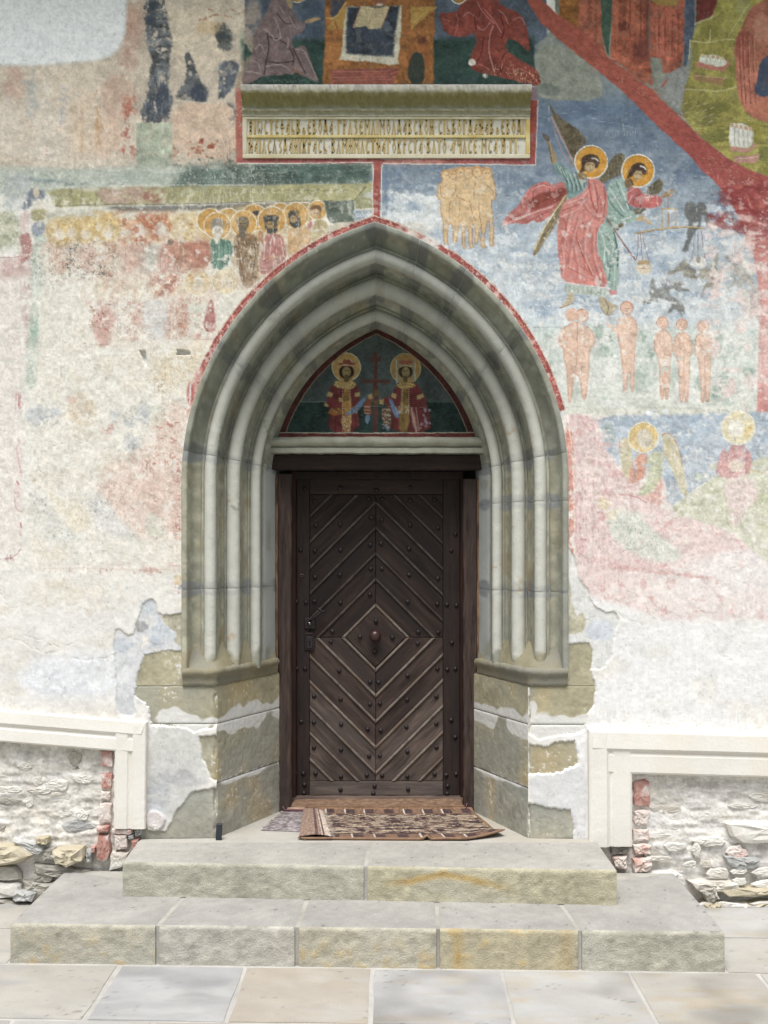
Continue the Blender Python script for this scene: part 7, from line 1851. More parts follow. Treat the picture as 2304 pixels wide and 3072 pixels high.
Xc = np.linspace(sx0, sx1, 240); nn = lattice_noise(Xc * 1000 + 3000, np.arange(len(prof)) * 10.0, 22, 51); n2_ = lattice_noise(Xc * 1000 + 3000, np.arange(len(prof)) * 10.0, 7, 52)
V = []; Cc = []
for j_, (y_, s_, c_) in enumerate(prof):
    c0 = np.array(prof[max(j_ - 1, 0)][2]); c1 = np.array(c_); c2 = np.array(prof[min(j_ + 1, len(prof) - 1)][2])
    for i_, x_ in enumerate(Xc):
        t_ = (nn[j_, i_] - .5) * 1.6
        V.append((x_, y_ + (nn[j_, i_] - .5) * .006 + (n2_[j_, i_] - .5) * .005, WZ(s_) + (nn[j_, i_] - .5) * .003))
        Cc.append((c1 * (1 - abs(t_)) + (c2 if t_ > 0 else c0) * abs(t_)) * (1 + (n2_[j_, i_] - .5) * .2) / 255)
m_ = len(prof); n_c = len(Xc); idx = np.arange(m_ * n_c).reshape(m_, n_c)
Fq = [(idx[j_, i_], idx[j_ + 1, i_], idx[j_ + 1, i_ + 1], idx[j_, i_ + 1]) for j_ in range(m_ - 1) for i_ in range(n_c - 1)] + [tuple(idx[:, 0][::-1]), tuple(idx[:, -1])]
me = new_mesh('cornice', V, Fq, np.clip(s2l(np.clip(np.array(Cc), 0, 1)) * ALB, .01, .8), smooth=True)
try: me.set_sharp_from_angle(angle=R(45))
except Exception: pass
link('cornice', me, M_PORTAL, ISLAB)
M_FIELD = mat_stone('inscription_field', rgb(198, 196, 186), rgb(216, 214, 206), rgb(206, 200, 178), 12, bumps=((90.0, .0012, 4.0),))
M_OCHRE = mat_stone('ochre_letters', rgb(176, 154, 104), rgb(198, 178, 130), rgb(166, 142, 92), 30, bumps=((200.0, .0008, 3.0),), rnd=.08)
M_YEL = mat_stone('ochre_rule', rgb(204, 186, 128), rgb(220, 206, 158), rgb(196, 172, 104), 20, bumps=((120.0, .001, 3.0),))
M_CREAM = mat_stone('slab_margin', rgb(212, 204, 178), rgb(224, 218, 198), rgb(200, 190, 156), 14, bumps=((90.0, .0012, 4.0),))
field = box('field', sx0, sx1, 0.0, .05, WZ(476), WZ(351), M_FIELD, ISLAB)
box('margin', sx0, sx1, -.008, -.0005, WZ(359), WZ(351.5), M_CREAM, ISLAB, b=.002)
box('margin', sx0, sx1, -.008, -.0005, WZ(476), WZ(463), M_CREAM, ISLAB, b=.002)
box('margin', sx0, WX(741), -.0075, -.0005, WZ(463), WZ(359), M_CREAM, ISLAB, b=.002)
box('margin', WX(1577), sx1, -.0075, -.0005, WZ(463), WZ(359), M_YEL, ISLAB, b=.002)
box('rule', WX(741.5), WX(1576.5), -.0085, -.0005, WZ(415), WZ(406), M_YEL, ISLAB, b=.002)
# tall narrow letter shapes in a unit box (x right, y down), each a list of strokes
G = {
    'cross': [[(.5, 0), (.5, 1)], [(.1, .22), (.9, .22)], [(.2, .5), (.8, .5)], [(.2, .8), (.8, .72)]],
    'I': [[(.5, 0), (.5, 1)]], 'i': [[(.5, .12), (.5, 1)], [(.35, 0), (.65, 0)]],
    'W': [[(.1, .1), (.05, .5), (.3, .9), (.5, .55), (.7, .9), (.95, .5), (.9, .1), (.5, 0), (.1, .1)]],
    'O': [[(.5, 0), (.12, .5), (.5, 1), (.88, .5), (.5, 0)]], 'o': [[(.5, .55), (.2, .78), (.5, 1), (.8, .78), (.5, .55)]],
    'C': [[(.9, .15), (.5, 0), (.15, .5), (.5, 1), (.9, .82)]], 'T': [[(.5, 0), (.5, 1)], [(.05, .12), (.2, 0), (.8, 0), (.95, .12)]],
    'E': [[(.9, .1), (.45, 0), (.15, .5), (.45, 1), (.9, .85)], [(.2, .45), (.8, .42)]], 'F': [[(.5, 0), (.5, 1)], [(.5, .3), (.1, .5), (.5, .66), (.9, .5), (.5, .3)]],
    'A': [[(.75, 0), (.75, 1)], [(.75, .35), (.25, .5), (.2, .75), (.7, .62)]], 'N': [[(.15, 0), (.15, 1)], [(.85, 0), (.85, 1)], [(.15, .3), (.85, .62)]],
    'H': [[(.15, 0), (.15, 1)], [(.85, 0), (.85, 1)], [(.15, .5), (.85, .5)]], 'b': [[(.2, 0), (.2, 1), (.7, .98), (.85, .75), (.2, .6)]],
    'V': [[(.2, 0), (.2, 1)], [(.2, 0), (.8, .12), (.25, .38)], [(.25, .38), (.85, .7), (.2, 1)]], 'D': [[(.5, 0), (.2, .75)], [(.5, 0), (.8, .75)], [(.05, 1), (.1, .75), (.9, .75), (.95, 1)]],
    'G': [[(.25, 0), (.25, 1)], [(.25, .02), (.85, .02), (.9, .2)]], 'P': [[(.3, 0), (.3, 1), ], [(.3, 0), (.8, .06), (.75, .3), (.3, .4)]], 'R': [[(.2, 0), (.2, 1)], [(.2, .02), (.8, .02)], [(.8, .02), (.8, 1)]],
    'Z': [[(.1, .05), (.8, .05), (.4, .4), (.85, .65), (.4, 1), (.3, 1.1)]], 'M': [[(.1, 1), (.1, 0), (.5, .55), (.9, 0), (.9, 1)]], 'L': [[(.1, 1), (.5, 0), (.9, 1)]], 'U': [[(.1, 0), (.5, .55)], [(.9, 0), (.3, 1)]],
    'K': [[(.2, 0), (.2, 1)], [(.85, .05), (.3, .45), (.8, 1)]], 'h': [[(.2, 0), (.2, 1)], [(.2, .5), (.75, .4), (.8, 1)]], 'X': [[(.1, 0), (.9, 1)], [(.9, 0), (.1, 1)]],
    'J': [[(.5, 0), (.2, .4), (.5, .62), (.85, .4), (.5, 0)], [(.5, .62), (.1, 1)], [(.5, .62), (.9, 1)]], 'Y': [[(.15, 0), (.15, .35), (.85, .42)], [(.85, 0), (.85, 1)]], 'u': [[(.2, 0), (.2, 1)], [(.2, .5), (.45, .5)], [(.7, 0), (.45, .5), (.7, 1), (.95, .5), (.7, 0)]],
    's': [[(0, .75), (.35, .3), (.6, .35)], [(.5, 0), (.9, .06), (.55, .25), (.95, .3)], [(.6, .35), (.5, 1)]], '.': [[(.42, .5), (.58, .5)]],
}
ROW1 = 'cross I W C T E F A b V o E V O D A . G P L Z E M L I M O L D A V C K O H . C I b V O G D A N A V o E V O D I'.split()
ROW2 = 'N A i L C L Z D A H I X P A C b . V L M H M L C T N A G O K P C T A . V L T O . s Y L C E . M C A . u . G I .'.split()


def letter_mesh(key, w, h, sw):
    V = []; Fc = []
    for st_ in G[key]:
        P = [Vector((x * w, 0, -y * h)) for x, y in st_]
        L = []; Rr = []
        for i, p in enumerate(P):
            t = (P[min(i + 1, len(P) - 1)] - P[max(i - 1, 0)]); t.normalize()
            nrm = Vector((-t.z, 0, t.x))
            fl = sw * (.62 if (len(P) == 2) else .5) * (1.15 if i in (0, len(P) - 1) else .9)
            if key == '.': fl = sw * .8
            L.append(p + nrm * fl); Rr.append(p - nrm * fl)
        o = len(V); n = len(P)
        for q in L + Rr: V.append((q.x, -.0045, q.z))
        for q in L + Rr: V.append((q.x, .001, q.z))
        for i in range(n - 1):
            Fc.append((o + i, o + i + 1, o + n + i + 1, o + n + i))
            Fc.append((o + i, o + 2 * n + i, o + 2 * n + i + 1, o + i + 1)); Fc.append((o + n + i, o + n + i + 1, o + 3 * n + i + 1, o + 3 * n + i))
        Fc.append((o, o + n, o + 3 * n, o + 2 * n)); Fc.append((o + n - 1, o + 3 * n - 1, o + 4 * n - 1, o + 2 * n - 1))
    return new_mesh('letter', V, Fc)


for row, (sy0, sy1, xa, xb) in ((ROW1, (360, 404, 744, 1574)), (ROW2, (417, 461, 744, 1560))):
    wts = [.55 if k in ('I', 'i', '.') else (1.25 if k in ('W', 'M', 's') else 1.0) for k in row]
    tot = sum(wts); x = xa; rs = random.Random(len(row))
    for k, wt in zip(row, wts):
        wpx = (xb - xa) * wt / tot
        me = letter_mesh(k, wpx * .72 * K, (sy1 - sy0) * K * rs.uniform(.95, 1.0), .0062)
        me.materials.append(M_OCHRE)
        link('letter', me, None, field, loc=(WX(x + wpx * .14), -.0005 - rs.uniform(0, .0006), WZ(sy0 + rs.uniform(0, 1))))
        x += wpx

# ------------------------------------------------------------------ framed panels of the base, rubble and bricks
M_RENDER = mat_stone('cream_render', rgb(230, 226, 216, .92), rgb(237, 234, 226, .92), rgb(230, 221, 204, .92), 5, bumps=((60.0, .0012, 4.0),), rnd=.01, grain=.04)


def frame_run(name, pts, prof, parent, label):
    """moulded frame: pts = outer corner path in photo pixels on the wall; prof = (inset px, projection)"""
    P = [np.array(p, dtype=float) for p in pts]; n = len(P)
    dense = []
    dirs = [(P[i + 1] - P[i]) / np.hypot(*(P[i + 1] - P[i])) for i in range(n - 1)]
    V = []; m = len(prof)
    stations = []
    for i in range(n - 1):
        k = max(2, int(np.hypot(*(P[i + 1] - P[i])) / 12))
        for j in range(k):
            stations.append((P[i] + (P[i + 1] - P[i]) * j / k, i, j == 0 and i > 0))
    stations.append((P[-1], n - 2, False))
    rs = np.random.default_rng(5)
    for p, i, corner in stations:
        nv = np.array([-dirs[i][1], dirs[i][0]])
        if corner:
            n0 = np.array([-dirs[i - 1][1], dirs[i - 1][0]]); s = n0 + nv; nv = s / (s @ nv)
        w_ = rs.normal(0, .22, m)
        for q, (ins, pj) in enumerate(prof):
            x, y = p + nv * (ins + w_[q])
            V.append((WX(x), -pj + w_[q] * .0006, WZ(y)))
    a = len(stations); idx = np.arange(a * m).reshape(a, m)
    Fc = [(idx[i, j], idx[i, j + 1], idx[i + 1, j + 1], idx[i + 1, j]) for i in range(a - 1) for j in range(m - 1)]
    Fc += [tuple(idx[0]), tuple(idx[-1])]
    me = new_mesh(name, V, Fc); fix_normals(me)
    ob = link(name, me, M_RENDER, parent); ob['label'] = label
    return ob


PF = [(0, -.02), (0, .030), (3, .036), (36, .040), (41, .034), (46, .026), (52, .030), (56, .036), (88, .038), (93, .032), (96, -.03)]
frame_run('panel_moulding', [(-900, 2062), (0, 2128), (444, 2164), (440, 2482)], PF, church, 'cream moulded frame over the rubble panel left of the portal')
frame_run('panel_moulding', [(1764, 2534), (1762, 2186), (2310, 2201), (3200, 2226)], [(0, -.02), (0, .040), (5, .046), (52, .050), (58, .040), (64, .032), (70, .036), (74, .040), (122, .040), (128, .034), (132, -.03)], church, 'cream moulded frame over the rubble panel right of the portal')

M_ST = {
    'lime': mat_stone('limewashed_stone', rgb(212, 209, 200), rgb(230, 228, 221), rgb(200, 194, 182), 10, bumps=((40.0, .0035, 5.0), (180.0, .001, 3.0)), rnd=.05),
    'grey': mat_stone('grey_stone', rgb(164, 160, 150), rgb(194, 190, 179), rgb(146, 142, 134), 12, bumps=((50.0, .006, 5.0), (180.0, .002, 3.0)), rnd=.1),
    'tan': mat_stone('tan_stone', rgb(184, 174, 150), rgb(204, 196, 174), rgb(176, 164, 138), 9, bumps=((40.0, .005, 5.0),), rnd=.06),
    'brick': mat_stone('red_brick', rgb(198, 162, 151), rgb(172, 120, 108), rgb(226, 218, 212), 34, bumps=((70.0, .004, 4.0),), rnd=.08),
    'pink': mat_stone('limed_brick', rgb(216, 200, 190), rgb(229, 222, 215), rgb(202, 166, 154), 26, bumps=((70.0, .004, 4.0),), rnd=.06),
    'blue': mat_stone('blue_grey_stone', rgb(172, 173, 170), rgb(200, 200, 196), rgb(156, 157, 156), 10, bumps=((50.0, .005, 5.0),), rnd=.06),
}
srng = random.Random(77)


def stone(poly, d0, bulge, mat, name='stone', rough=.12):
    """poly in photo pixels; outline at depth d0 (behind the plaster), face standing bulge in front of it"""
    P = np.array(poly, dtype=float); c = P.mean(0)
    # resample outline to 14 irregular points
    L = np.concatenate([[0], np.cumsum(np.hypot(*np.diff(np.vstack([P, P[:1]]), axis=0).T))])
    t = np.linspace(0, L[-1], 15)[:-1]
    PP = np.vstack([P, P[:1]])
    Q = np.stack([np.interp(t, L, PP[:, 0]), np.interp(t, L, PP[:, 1])], 1)
    size = min(np.ptp(P[:, 0]), np.ptp(P[:, 1]))
    Q += np.array([[srng.uniform(-1, 1), srng.uniform(-1, 1)] for _ in Q]) * size * .07
    rings = [(1.0, 0.0), (.985, .62), (.90, .92), (.62, 1.0), (.28, 1.0)]
    V = []
    for sc, f in rings:
        for q in Q:
            p = c + (q - c) * sc
            j = srng.uniform(-1, 1) * rough * bulge * (0 if f == 0 else 1)
            V.append((WX(p[0]), d0 - bulge * f + j, WZ(p[1])))
    n = len(Q); Fc = []
    for r in range(len(rings) - 1):
        for i in range(n):
            Fc.append((r * n + i, r * n + (i + 1) % n, (r + 1) * n + (i + 1) % n, (r + 1) * n + i))
    Fc.append(tuple((len(rings) - 1) * n + i for i in range(n)))
    me = new_mesh(name, V, Fc); fix_normals(me)
    return link(name, me, M_ST[mat], church)


def courses(x0, x1, y0, y1, hmin, hmax, wmin, wmax, d0, bul, mats, skip=lambda x, y: False, dfun=lambda y: 0.0, drop=.42):
    """uneven rubble: rough lens-shaped stones, many of them lost under the lime"""
    y = y0
    while y < y1:
        h = srng.uniform(hmin, hmax); x = x0 - srng.uniform(0, wmax * .5)
        while x < x1:
            w_ = srng.uniform(wmin, wmax) * srng.choice((.5, 1, 1, 1.5))
            hh = h * srng.uniform(.5, 1.15); yy = y + srng.uniform(-10, 10)
            if not skip(x + w_ / 2, yy + hh / 2) and x + w_ > x0 - 10 and srng.random() > drop:
                xa, xb = max(x, x0 - 30) + srng.uniform(1, 8), min(x + w_, x1) - srng.uniform(1, 8)
                if xb - xa > 12 and yy + hh < y1 + 12:
                    ww = xb - xa; r_ = lambda a, b: srng.uniform(a, b)
                    stone([(xa, yy + hh * r_(.3, .6)), (xa + ww * r_(.08, .2), yy + hh * r_(0, .3)), (xa + ww * r_(.35, .6), yy + hh * r_(-.08, .12)), (xb - ww * r_(.05, .2), yy + hh * r_(0, .3)), (xb, yy + hh * r_(.35, .7)), (xb - ww * r_(.05, .25), yy + hh * r_(.75, 1)), (xa + ww * r_(.4, .6), yy + hh * r_(.9, 1.08)), (xa + ww * r_(.05, .2), yy + hh * r_(.7, 1))], d0 + dfun(y), bul * srng.uniform(.45, 1.2), srng.choice(mats), rough=.15)
            x += w_
        y += h * .9


LM = ['lime', 'lime', 'lime', 'lime', 'grey', 'lime', 'pink', 'blue']
# left panel: limewashed rubble above, bare stones towards the ground
courses(-300, 292, 2250, 2520, 26, 50, 36, 120, .030, .019, ['lime', 'lime', 'lime', 'lime', 'lime', 'grey', 'blue'])
for p, mt, b in (([(-120, 2530), (60, 2528), (100, 2556), (112, 2570), (60, 2586), (-120, 2590)], 'tan', .09), ([(168, 2544), (256, 2532), (260, 2576), (208, 2592), (172, 2586)], 'tan', .10), ([(112, 2512), (148, 2504), (150, 2528), (112, 2530)], 'tan', .07),
                 ([(40, 2520), (108, 2520), (135, 2545), (120, 2562), (80, 2548)], 'blue', .06), ([(128, 2550), (168, 2538), (170, 2580), (125, 2580)], 'grey', .05), ([(100, 2590), (200, 2596), (290, 2612), (180, 2630), (108, 2624)], 'grey', .06), ([(-100, 2596), (60, 2596), (75, 2636), (-100, 2640)], 'grey', .055),
                 ([(102, 2620), (170, 2616), (160, 2642), (100, 2644)], 'grey', .05), ([(-100, 2644), (70, 2642), (64, 2690), (-100, 2690)], 'lime', .06), ([(52, 2664), (118, 2672), (105, 2700), (45, 2694)], 'blue', .08), ([(70, 2640), (150, 2644), (140, 2676), (76, 2670)], 'grey', .05), ([(-100, 2694), (40, 2694), (60, 2716), (-100, 2722)], 'grey', .06), ([(110, 2650), (190, 2640), (150, 2700), (100, 2712)], 'grey', .05),
                 ([(262, 2545), (278, 2545), (278, 2585), (262, 2588)], 'blue', .06), ([(405, 2490), (428, 2478), (430, 2498), (410, 2510)], 'blue', .05), ([(386, 2505), (404, 2500), (404, 2516), (386, 2516)], 'blue', .05), ([(438, 2455), (480, 2450), (500, 2470), (470, 2492), (440, 2490)], 'lime', .04)):
    stone(p, .03, b, mt)
for p, mt in (([(304, 2252), (338, 2252), (338, 2304), (304, 2300)], 'brick'), ([(304, 2322), (336, 2320), (334, 2368), (302, 2366)], 'brick'), ([(300, 2374), (332, 2374), (330, 2400), (300, 2398)], 'pink'), ([(298, 2410), (336, 2408), (332, 2470), (296, 2472)], 'pink'), ([(292, 2478), (330, 2474), (328, 2494), (292, 2496)], 'brick'), ([(294, 2502), (332, 2500), (330, 2572), (310, 2584), (290, 2578)], 'brick'), ([(346, 2500), (384, 2502), (384, 2546), (346, 2548)], 'pink'), ([(396, 2520), (420, 2512), (418, 2540), (400, 2556)], 'brick'), ([(276, 2536), (290, 2536), (288, 2556), (276, 2556)], 'brick'), ([(338, 2486), (400, 2484), (400, 2500), (338, 2500)], 'pink'), ([(336, 2550), (390, 2552), (370, 2600), (330, 2610)], 'lime')):
    stone(p, .03, .036 if p[0][1] < 2472 else .055, mt, 'brick', rough=.05)
# right panel: the lower courses lean forward
lean = lambda y: -max(0.0, (y - 2480) / 240.0) * .085
courses(1955, 2480, 2306, 2735, 24, 46, 40, 130, .030, .019, ['lime', 'lime', 'lime', 'lime', 'lime', 'pink', 'grey', 'lime'], skip=lambda x, y: (x < 2060 and y > 2640) or (x > 2150 and 2660 < y < 2700), dfun=lean)
for p, mt, b, nm in (([(1900, 2292), (1950, 2292), (1952, 2322), (1900, 2326)], 'pink', .03, 'brick'), ([(1900, 2340), (1948, 2336), (1950, 2420), (1900, 2424)], 'brick', .03, 'brick'), ([(1902, 2434), (1950, 2430), (1946, 2480), (1902, 2482)], 'pink', .03, 'brick'), ([(1900, 2490), (1950, 2488), (1950, 2522), (1900, 2526)], 'pink', .03, 'brick'), ([(1898, 2534), (1952, 2530), (1950, 2560), (1900, 2566)], 'pink', .05, 'brick'), ([(1895, 2572), (1955, 2566), (1950, 2610), (1898, 2616)], 'pink', .07, 'brick'), ([(1836, 2566), (1880, 2560), (1878, 2610), (1840, 2600)], 'pink', .06, 'brick'), ([(1890, 2622), (2030, 2606), (2030, 2650), (1900, 2654)], 'lime', .08, 'stone'), ([(1830, 2536), (1888, 2536), (1884, 2562), (1832, 2562)], 'grey', .05, 'stone'),
                     ([(2170, 2566), (2280, 2570), (2270, 2605), (2190, 2604)], 'blue', .06, 'stone'), ([(2180, 2470), (2304, 2462), (2420, 2470), (2420, 2526), (2190, 2528)], 'lime', .055, 'stone'), ([(2090, 2660), (2140, 2650), (2150, 2690), (2120, 2700)], 'grey', .10, 'stone'), ([(2100, 2700), (2150, 2694), (2160, 2738), (2110, 2742)], 'tan', .11, 'stone'), ([(2160, 2706), (2240, 2702), (2230, 2738), (2165, 2740)], 'lime', .10, 'stone'), ([(2210, 2704), (2330, 2696), (2340, 2738), (2225, 2738)], 'tan', .10, 'stone'), ([(2060, 2640), (2200, 2636), (2220, 2664), (2080, 2672)], 'lime', .08, 'stone'), ([(2140, 2660), (2310, 2655), (2420, 2660), (2420, 2676), (2150, 2682)], 'tan', .09, 'stone')):
    stone(p, .03, b, mt, nm)

# ------------------------------------------------------------------ steps and paving
M_STEP = mat_attr('step_sandstone', rough=.9, grain=.12, gscale=180.0, bumps=((130.0, .0045, 5.0), (300.0, .0015, 3.0)), spec=.15)


def vnoise(X, Y, sc, seed):
    """value noise at arbitrary points"""
    r = np.random.default_rng(seed); L = r.random((64, 64))
    x = np.asarray(X) / sc + 1000; y = np.asarray(Y) / sc + 1000
    ix = np.floor(x).astype(int); iy = np.floor(y).astype(int); fx = x - ix; fy = y - iy
    fx = fx * fx * (3 - 2 * fx); fy = fy * fy * (3 - 2 * fy)
    g = lambda a, b: L[b % 64, a % 64]
    return (g(ix, iy) * (1 - fx) + g(ix + 1, iy) * fx) * (1 - fy) + (g(ix, iy + 1) * (1 - fx) + g(ix + 1, iy + 1) * fx) * fy


def fbm(X, Y, sc, seed):
    return vnoise(X, Y, sc, seed) * .5 + vnoise(X, Y, sc * .45, seed + 1) * .3 + vnoise(X, Y, sc * .2, seed + 2) * .2


def step_block(name, fl, fr, br, bl, z0, z1, parent, front, top, seed, side_l=False, side_r=False, rough=.004, streak=None, comb=0.0):
    """block with a rough tooled front and a worn top; plan corners fl, fr, br, bl"""
    fl, fr, br, bl = (np.array(p, dtype=float) for p in (fl, fr, br, bl))
    wd = np.hypot(*(fr - fl)); dp = np.hypot(*(bl - fl))
    nx_ = max(4, int(wd / .007)); nz_ = max(4, int((z1 - z0) / .007)); ny_ = max(3, int(dp / .014))
    V = []; Cc = []; Fc = []
    U = np.linspace(0, 1, nx_)
    Ft = np.array(front) / 255.0; Tp = np.array(top) / 255.0
    # front grid, bottom to top
    W = np.linspace(0, 1, nz_)
    Ug, Wg = np.meshgrid(U, W)
    px = fl[0] + (fr[0] - fl[0]) * Ug; py = fl[1] + (fr[1] - fl[1]) * Ug; pz = z0 + (z1 - z0) * Wg
    n1 = fbm(px, pz, .05, seed); n2 = fbm(px * .6, pz, .016, seed + 5); n3 = fbm(px, pz, .30, seed + 9)
    edge = np.minimum(np.minimum(Ug * wd, (1 - Ug) * wd), np.minimum(Wg, 1 - Wg) * (z1 - z0))
    rel = ((n1 - .5) * 2 + (n2 - .5) * 1.4) * rough + comb * np.sin(px * 2 * math.pi / .016)
    edge = np.minimum(np.minimum(Ug * wd, (1 - Ug) * wd) + .006, (1 - Wg) * (z1 - z0)); rd = np.clip(1 - edge / .012, 0, 1) ** 2 * .008
    py2 = py - rel + rd
    V.append(np.stack([px, py2, pz - np.clip(1 - (1 - Wg) * (z1 - z0) / .01, 0, 1) * .0], -1).reshape(-1, 3))
    c = Ft * (1 + (n1 - .5) * .22 + (n2 - .5) * .20 + (n3 - .5) * .16)[..., None]
    gy = np.clip((n3 - .5) * 4, 0, 1)[..., None] * .35; c = c * (1 - gy) + np.array([196, 194, 184]) / 255 * gy
    if streak is not None:
        s = streak(px, (pz - z0) / (z1 - z0), n1)[..., None]; c = c * (1 - s) + np.array([206, 170, 104]) / 255 * s
    Cc.append(c.reshape(-1, 3))
    idx = np.arange(nx_ * nz_).reshape(nz_, nx_)
    Fc.append(np.stack([idx[:-1, :-1].ravel(), idx[:-1, 1:].ravel(), idx[1:, 1:].ravel(), idx[1:, :-1].ravel()], 1))
    off = nx_ * nz_
    # top grid, front to back
    T = np.linspace(0, 1, ny_); Ug, Tg = np.meshgrid(U, T)
    px = (fl[0] * (1 - Ug) + fr[0] * Ug) * (1 - Tg) + (bl[0] * (1 - Ug) + br[0] * Ug) * Tg; py = (fl[1] * (1 - Ug) + fr[1] * Ug) * (1 - Tg) + (bl[1] * (1 - Ug) + br[1] * Ug) * Tg
    m1 = fbm(px, py, .22, seed + 20); m2 = fbm(px, py, .03, seed + 30)
    py = py + np.where(Tg == 0, .010, 0)
    eg = np.minimum(np.minimum(Ug, 1 - Ug) * wd, np.minimum(Tg * dp + .02, (1 - Tg) * dp + .02))
    pz = z1 + (m1 - .5) * .004 - np.clip(1 - eg / .01, 0, 1) * .003
    V.append(np.stack([px, py, pz], -1).reshape(-1, 3))
    m3 = vnoise(px, py, .012, seed + 44); c = Tp * (1 + (m1 - .5) * .18 + (m2 - .5) * .12 - np.clip((m3 - .93) * 6, 0, .25))[..., None]
    Cc.append(c.reshape(-1, 3))
    idt = np.arange(nx_ * ny_).reshape(ny_, nx_) + off
    Fc.append(np.stack([idt[:-1, :-1].ravel(), idt[:-1, 1:].ravel(), idt[1:, 1:].ravel(), idt[1:, :-1].ravel()], 1))
    # rounded nose between front and top
    Fc.append(np.stack([idx[-1, :-1], idx[-1, 1:], idt[0, 1:], idt[0, :-1]], 1))
    # sides
    off2 = off + nx_ * ny_
    for i_, (a, b) in ((0, (fl, bl)), (nx_ - 1, (fr, br))):
        n = len(idt[:, i_])
        bot = []
        for t in T:
            p = a * (1 - t) + b * t; bot.append((p[0], p[1], z0)); Cc.append((Ft * .97)[None, :])
        V.append(np.array(bot))
        ib = np.arange(n) + off2; off2 += n
        q = np.stack([ib[:-1], idt[:-1, i_], idt[1:, i_], ib[1:]], 1)
        Fc.append(q if i_ == 0 else q[:, ::-1])
        Fc.append(np.array([[ib[0], idx[0, i_], idx[-1, i_], idt[0, i_]]]))
    me = new_mesh(name, np.vstack(V), np.ascontiguousarray(np.vstack(Fc)), np.clip(s2l(np.clip(np.vstack(Cc), 0, 1)) * ALB * STEP_G, .01, .85), smooth=True)
    fix_normals(me)
    try:
        me.set_sharp_from_angle(angle=R(50))
    except Exception:
        pass
    return link(name, me, M_STEP, parent)


ZL, ZU = .157, .308
STEP_G, PAVE_G = .78, .60
low = thing('stone_step', 'wide lower sandstone step of five blocks with tooled fronts', 'step')
up = thing('stone_step', 'upper sandstone step of two long blocks in front of the doorway', 'step')


def yf(x):      # front line of the lower step, slightly skewed to the wall
    return -.787 + (x + 1.507) / (1.418 + 1.507) * (-.889 + .787)


def yu(x):      # front line of the upper step
    return -.412 + (x + 1.134) / (1.05 + 1.134) * (-.543 + .412)


LB = [(-1.507, -.903, (206, 202, 184)), (-.886, -.328, (210, 207, 194)), (-.309, .252, (211, 206, 186)), (.268, .828, (212, 203, 174)), (.845, 1.418, (208, 205, 188))]
for i, (a, b, col) in enumerate(LB):
    ex = .03
    stk = None
    if i == 3:
        stk = lambda px, t, n: np.clip(.6 - np.abs(px - .34) / .06, 0, 1) * .8 + np.clip(.5 - np.abs(px - .78) / .08, 0, 1) * .5 + np.clip((n - .6) * 2, 0, .4)
    if i in (0, 2):
        stk = lambda px, t, n: np.clip((n - .55) * 3, 0, .5) * (1 - t)
    sk = [.05, .02, .012, -.05, .0][i]; sk0 = [0, .05, .02, .012, -.05][i]
    step_block('step_block', (a, yf(a)), (b, yf(b)), (b + sk * .9, -.30 if i < 4 else -.06), (a + sk0 * .9, -.30 if i else -.02), -.02, ZL, low, col, (190, 188, 182), 300 + i * 11, streak=stk, comb=.0012 if i == 3 else 0, rough=.003 if i == 3 else .004)
UB = [(-1.134, -.054, (202, 200, 182)), (-.037, 1.05, (208, 202, 174))]
arc_ = lambda px, t, n: np.clip(1 - np.abs(t - (.42 + .38 * np.clip(1 - np.abs(px - .30) / .30, 0, 1) + .15 * (n - .5))) / .16, 0, 1) * np.clip((px - .02) * 8, 0, 1) * np.clip((.62 - px) * 6, 0, 1) * .85
for i, (a, b, col) in enumerate(UB):
    step_block('step_block', (a, yu(a)), (b, yu(b)), (b + (0.01 if i == 0 else 0), -.075), (a - (.012 if i == 0 else -.01), -.075), ZL, ZU, up, col, (196, 193, 185), 400 + i * 13, streak=arc_ if i else None, rough=.004)
# mortar filling the joints of the steps, slightly below the faces
M_SMORT = mat_stone('step_mortar', rgb(168, 166, 158), rgb(184, 181, 172), rgb(158, 154, 145), 16, bumps=((90.0, .002, 4.0),))


def quad_prism(name, plan, z0, z1, mat, parent, **kw):
    n = len(plan)
    V = [(x, y, z0) for x, y in plan] + [(x, y, z1) for x, y in plan]
    Fc = [(i, (i + 1) % n, n + (i + 1) % n, n + i) for i in range(n)] + [tuple(range(n))[::-1], tuple(range(n, 2 * n))]
    me = new_mesh(name, V, Fc); fix_normals(me)
    return link(name, me, mat, parent, **kw)


quad_prism('step_mortar', [(-1.49, yf(-1.49) + .012), (1.40, yf(1.40) + .012), (1.40, -.05), (-1.49, -.01)], -.02, ZL - .0035, M_SMORT, low)
quad_prism('step_mortar', [(-1.12, yu(-1.12) + .012), (1.035, yu(1.035) + .012), (1.035, -.03), (-1.12, -.03)], ZL, ZU - .0035, M_SMORT, up)
# fillet of mortar along the foot of the upper step
# floor of the doorway
M_FLOOR = mat_stone('threshold_stone', rgb(174, 171, 162), rgb(190, 186, 177), rgb(180, 174, 160), 6, bumps=((60.0, .002, 4.0),))
quad_prism('threshold_slab', [(-1.15, -.070), (1.035, -.070), (1.02, -.004), (.752, .01), (.50, .66), (-.52, .66), (-.79, .01), (-1.14, -.004)], .20, ZU - .0015, M_FLOOR, up)

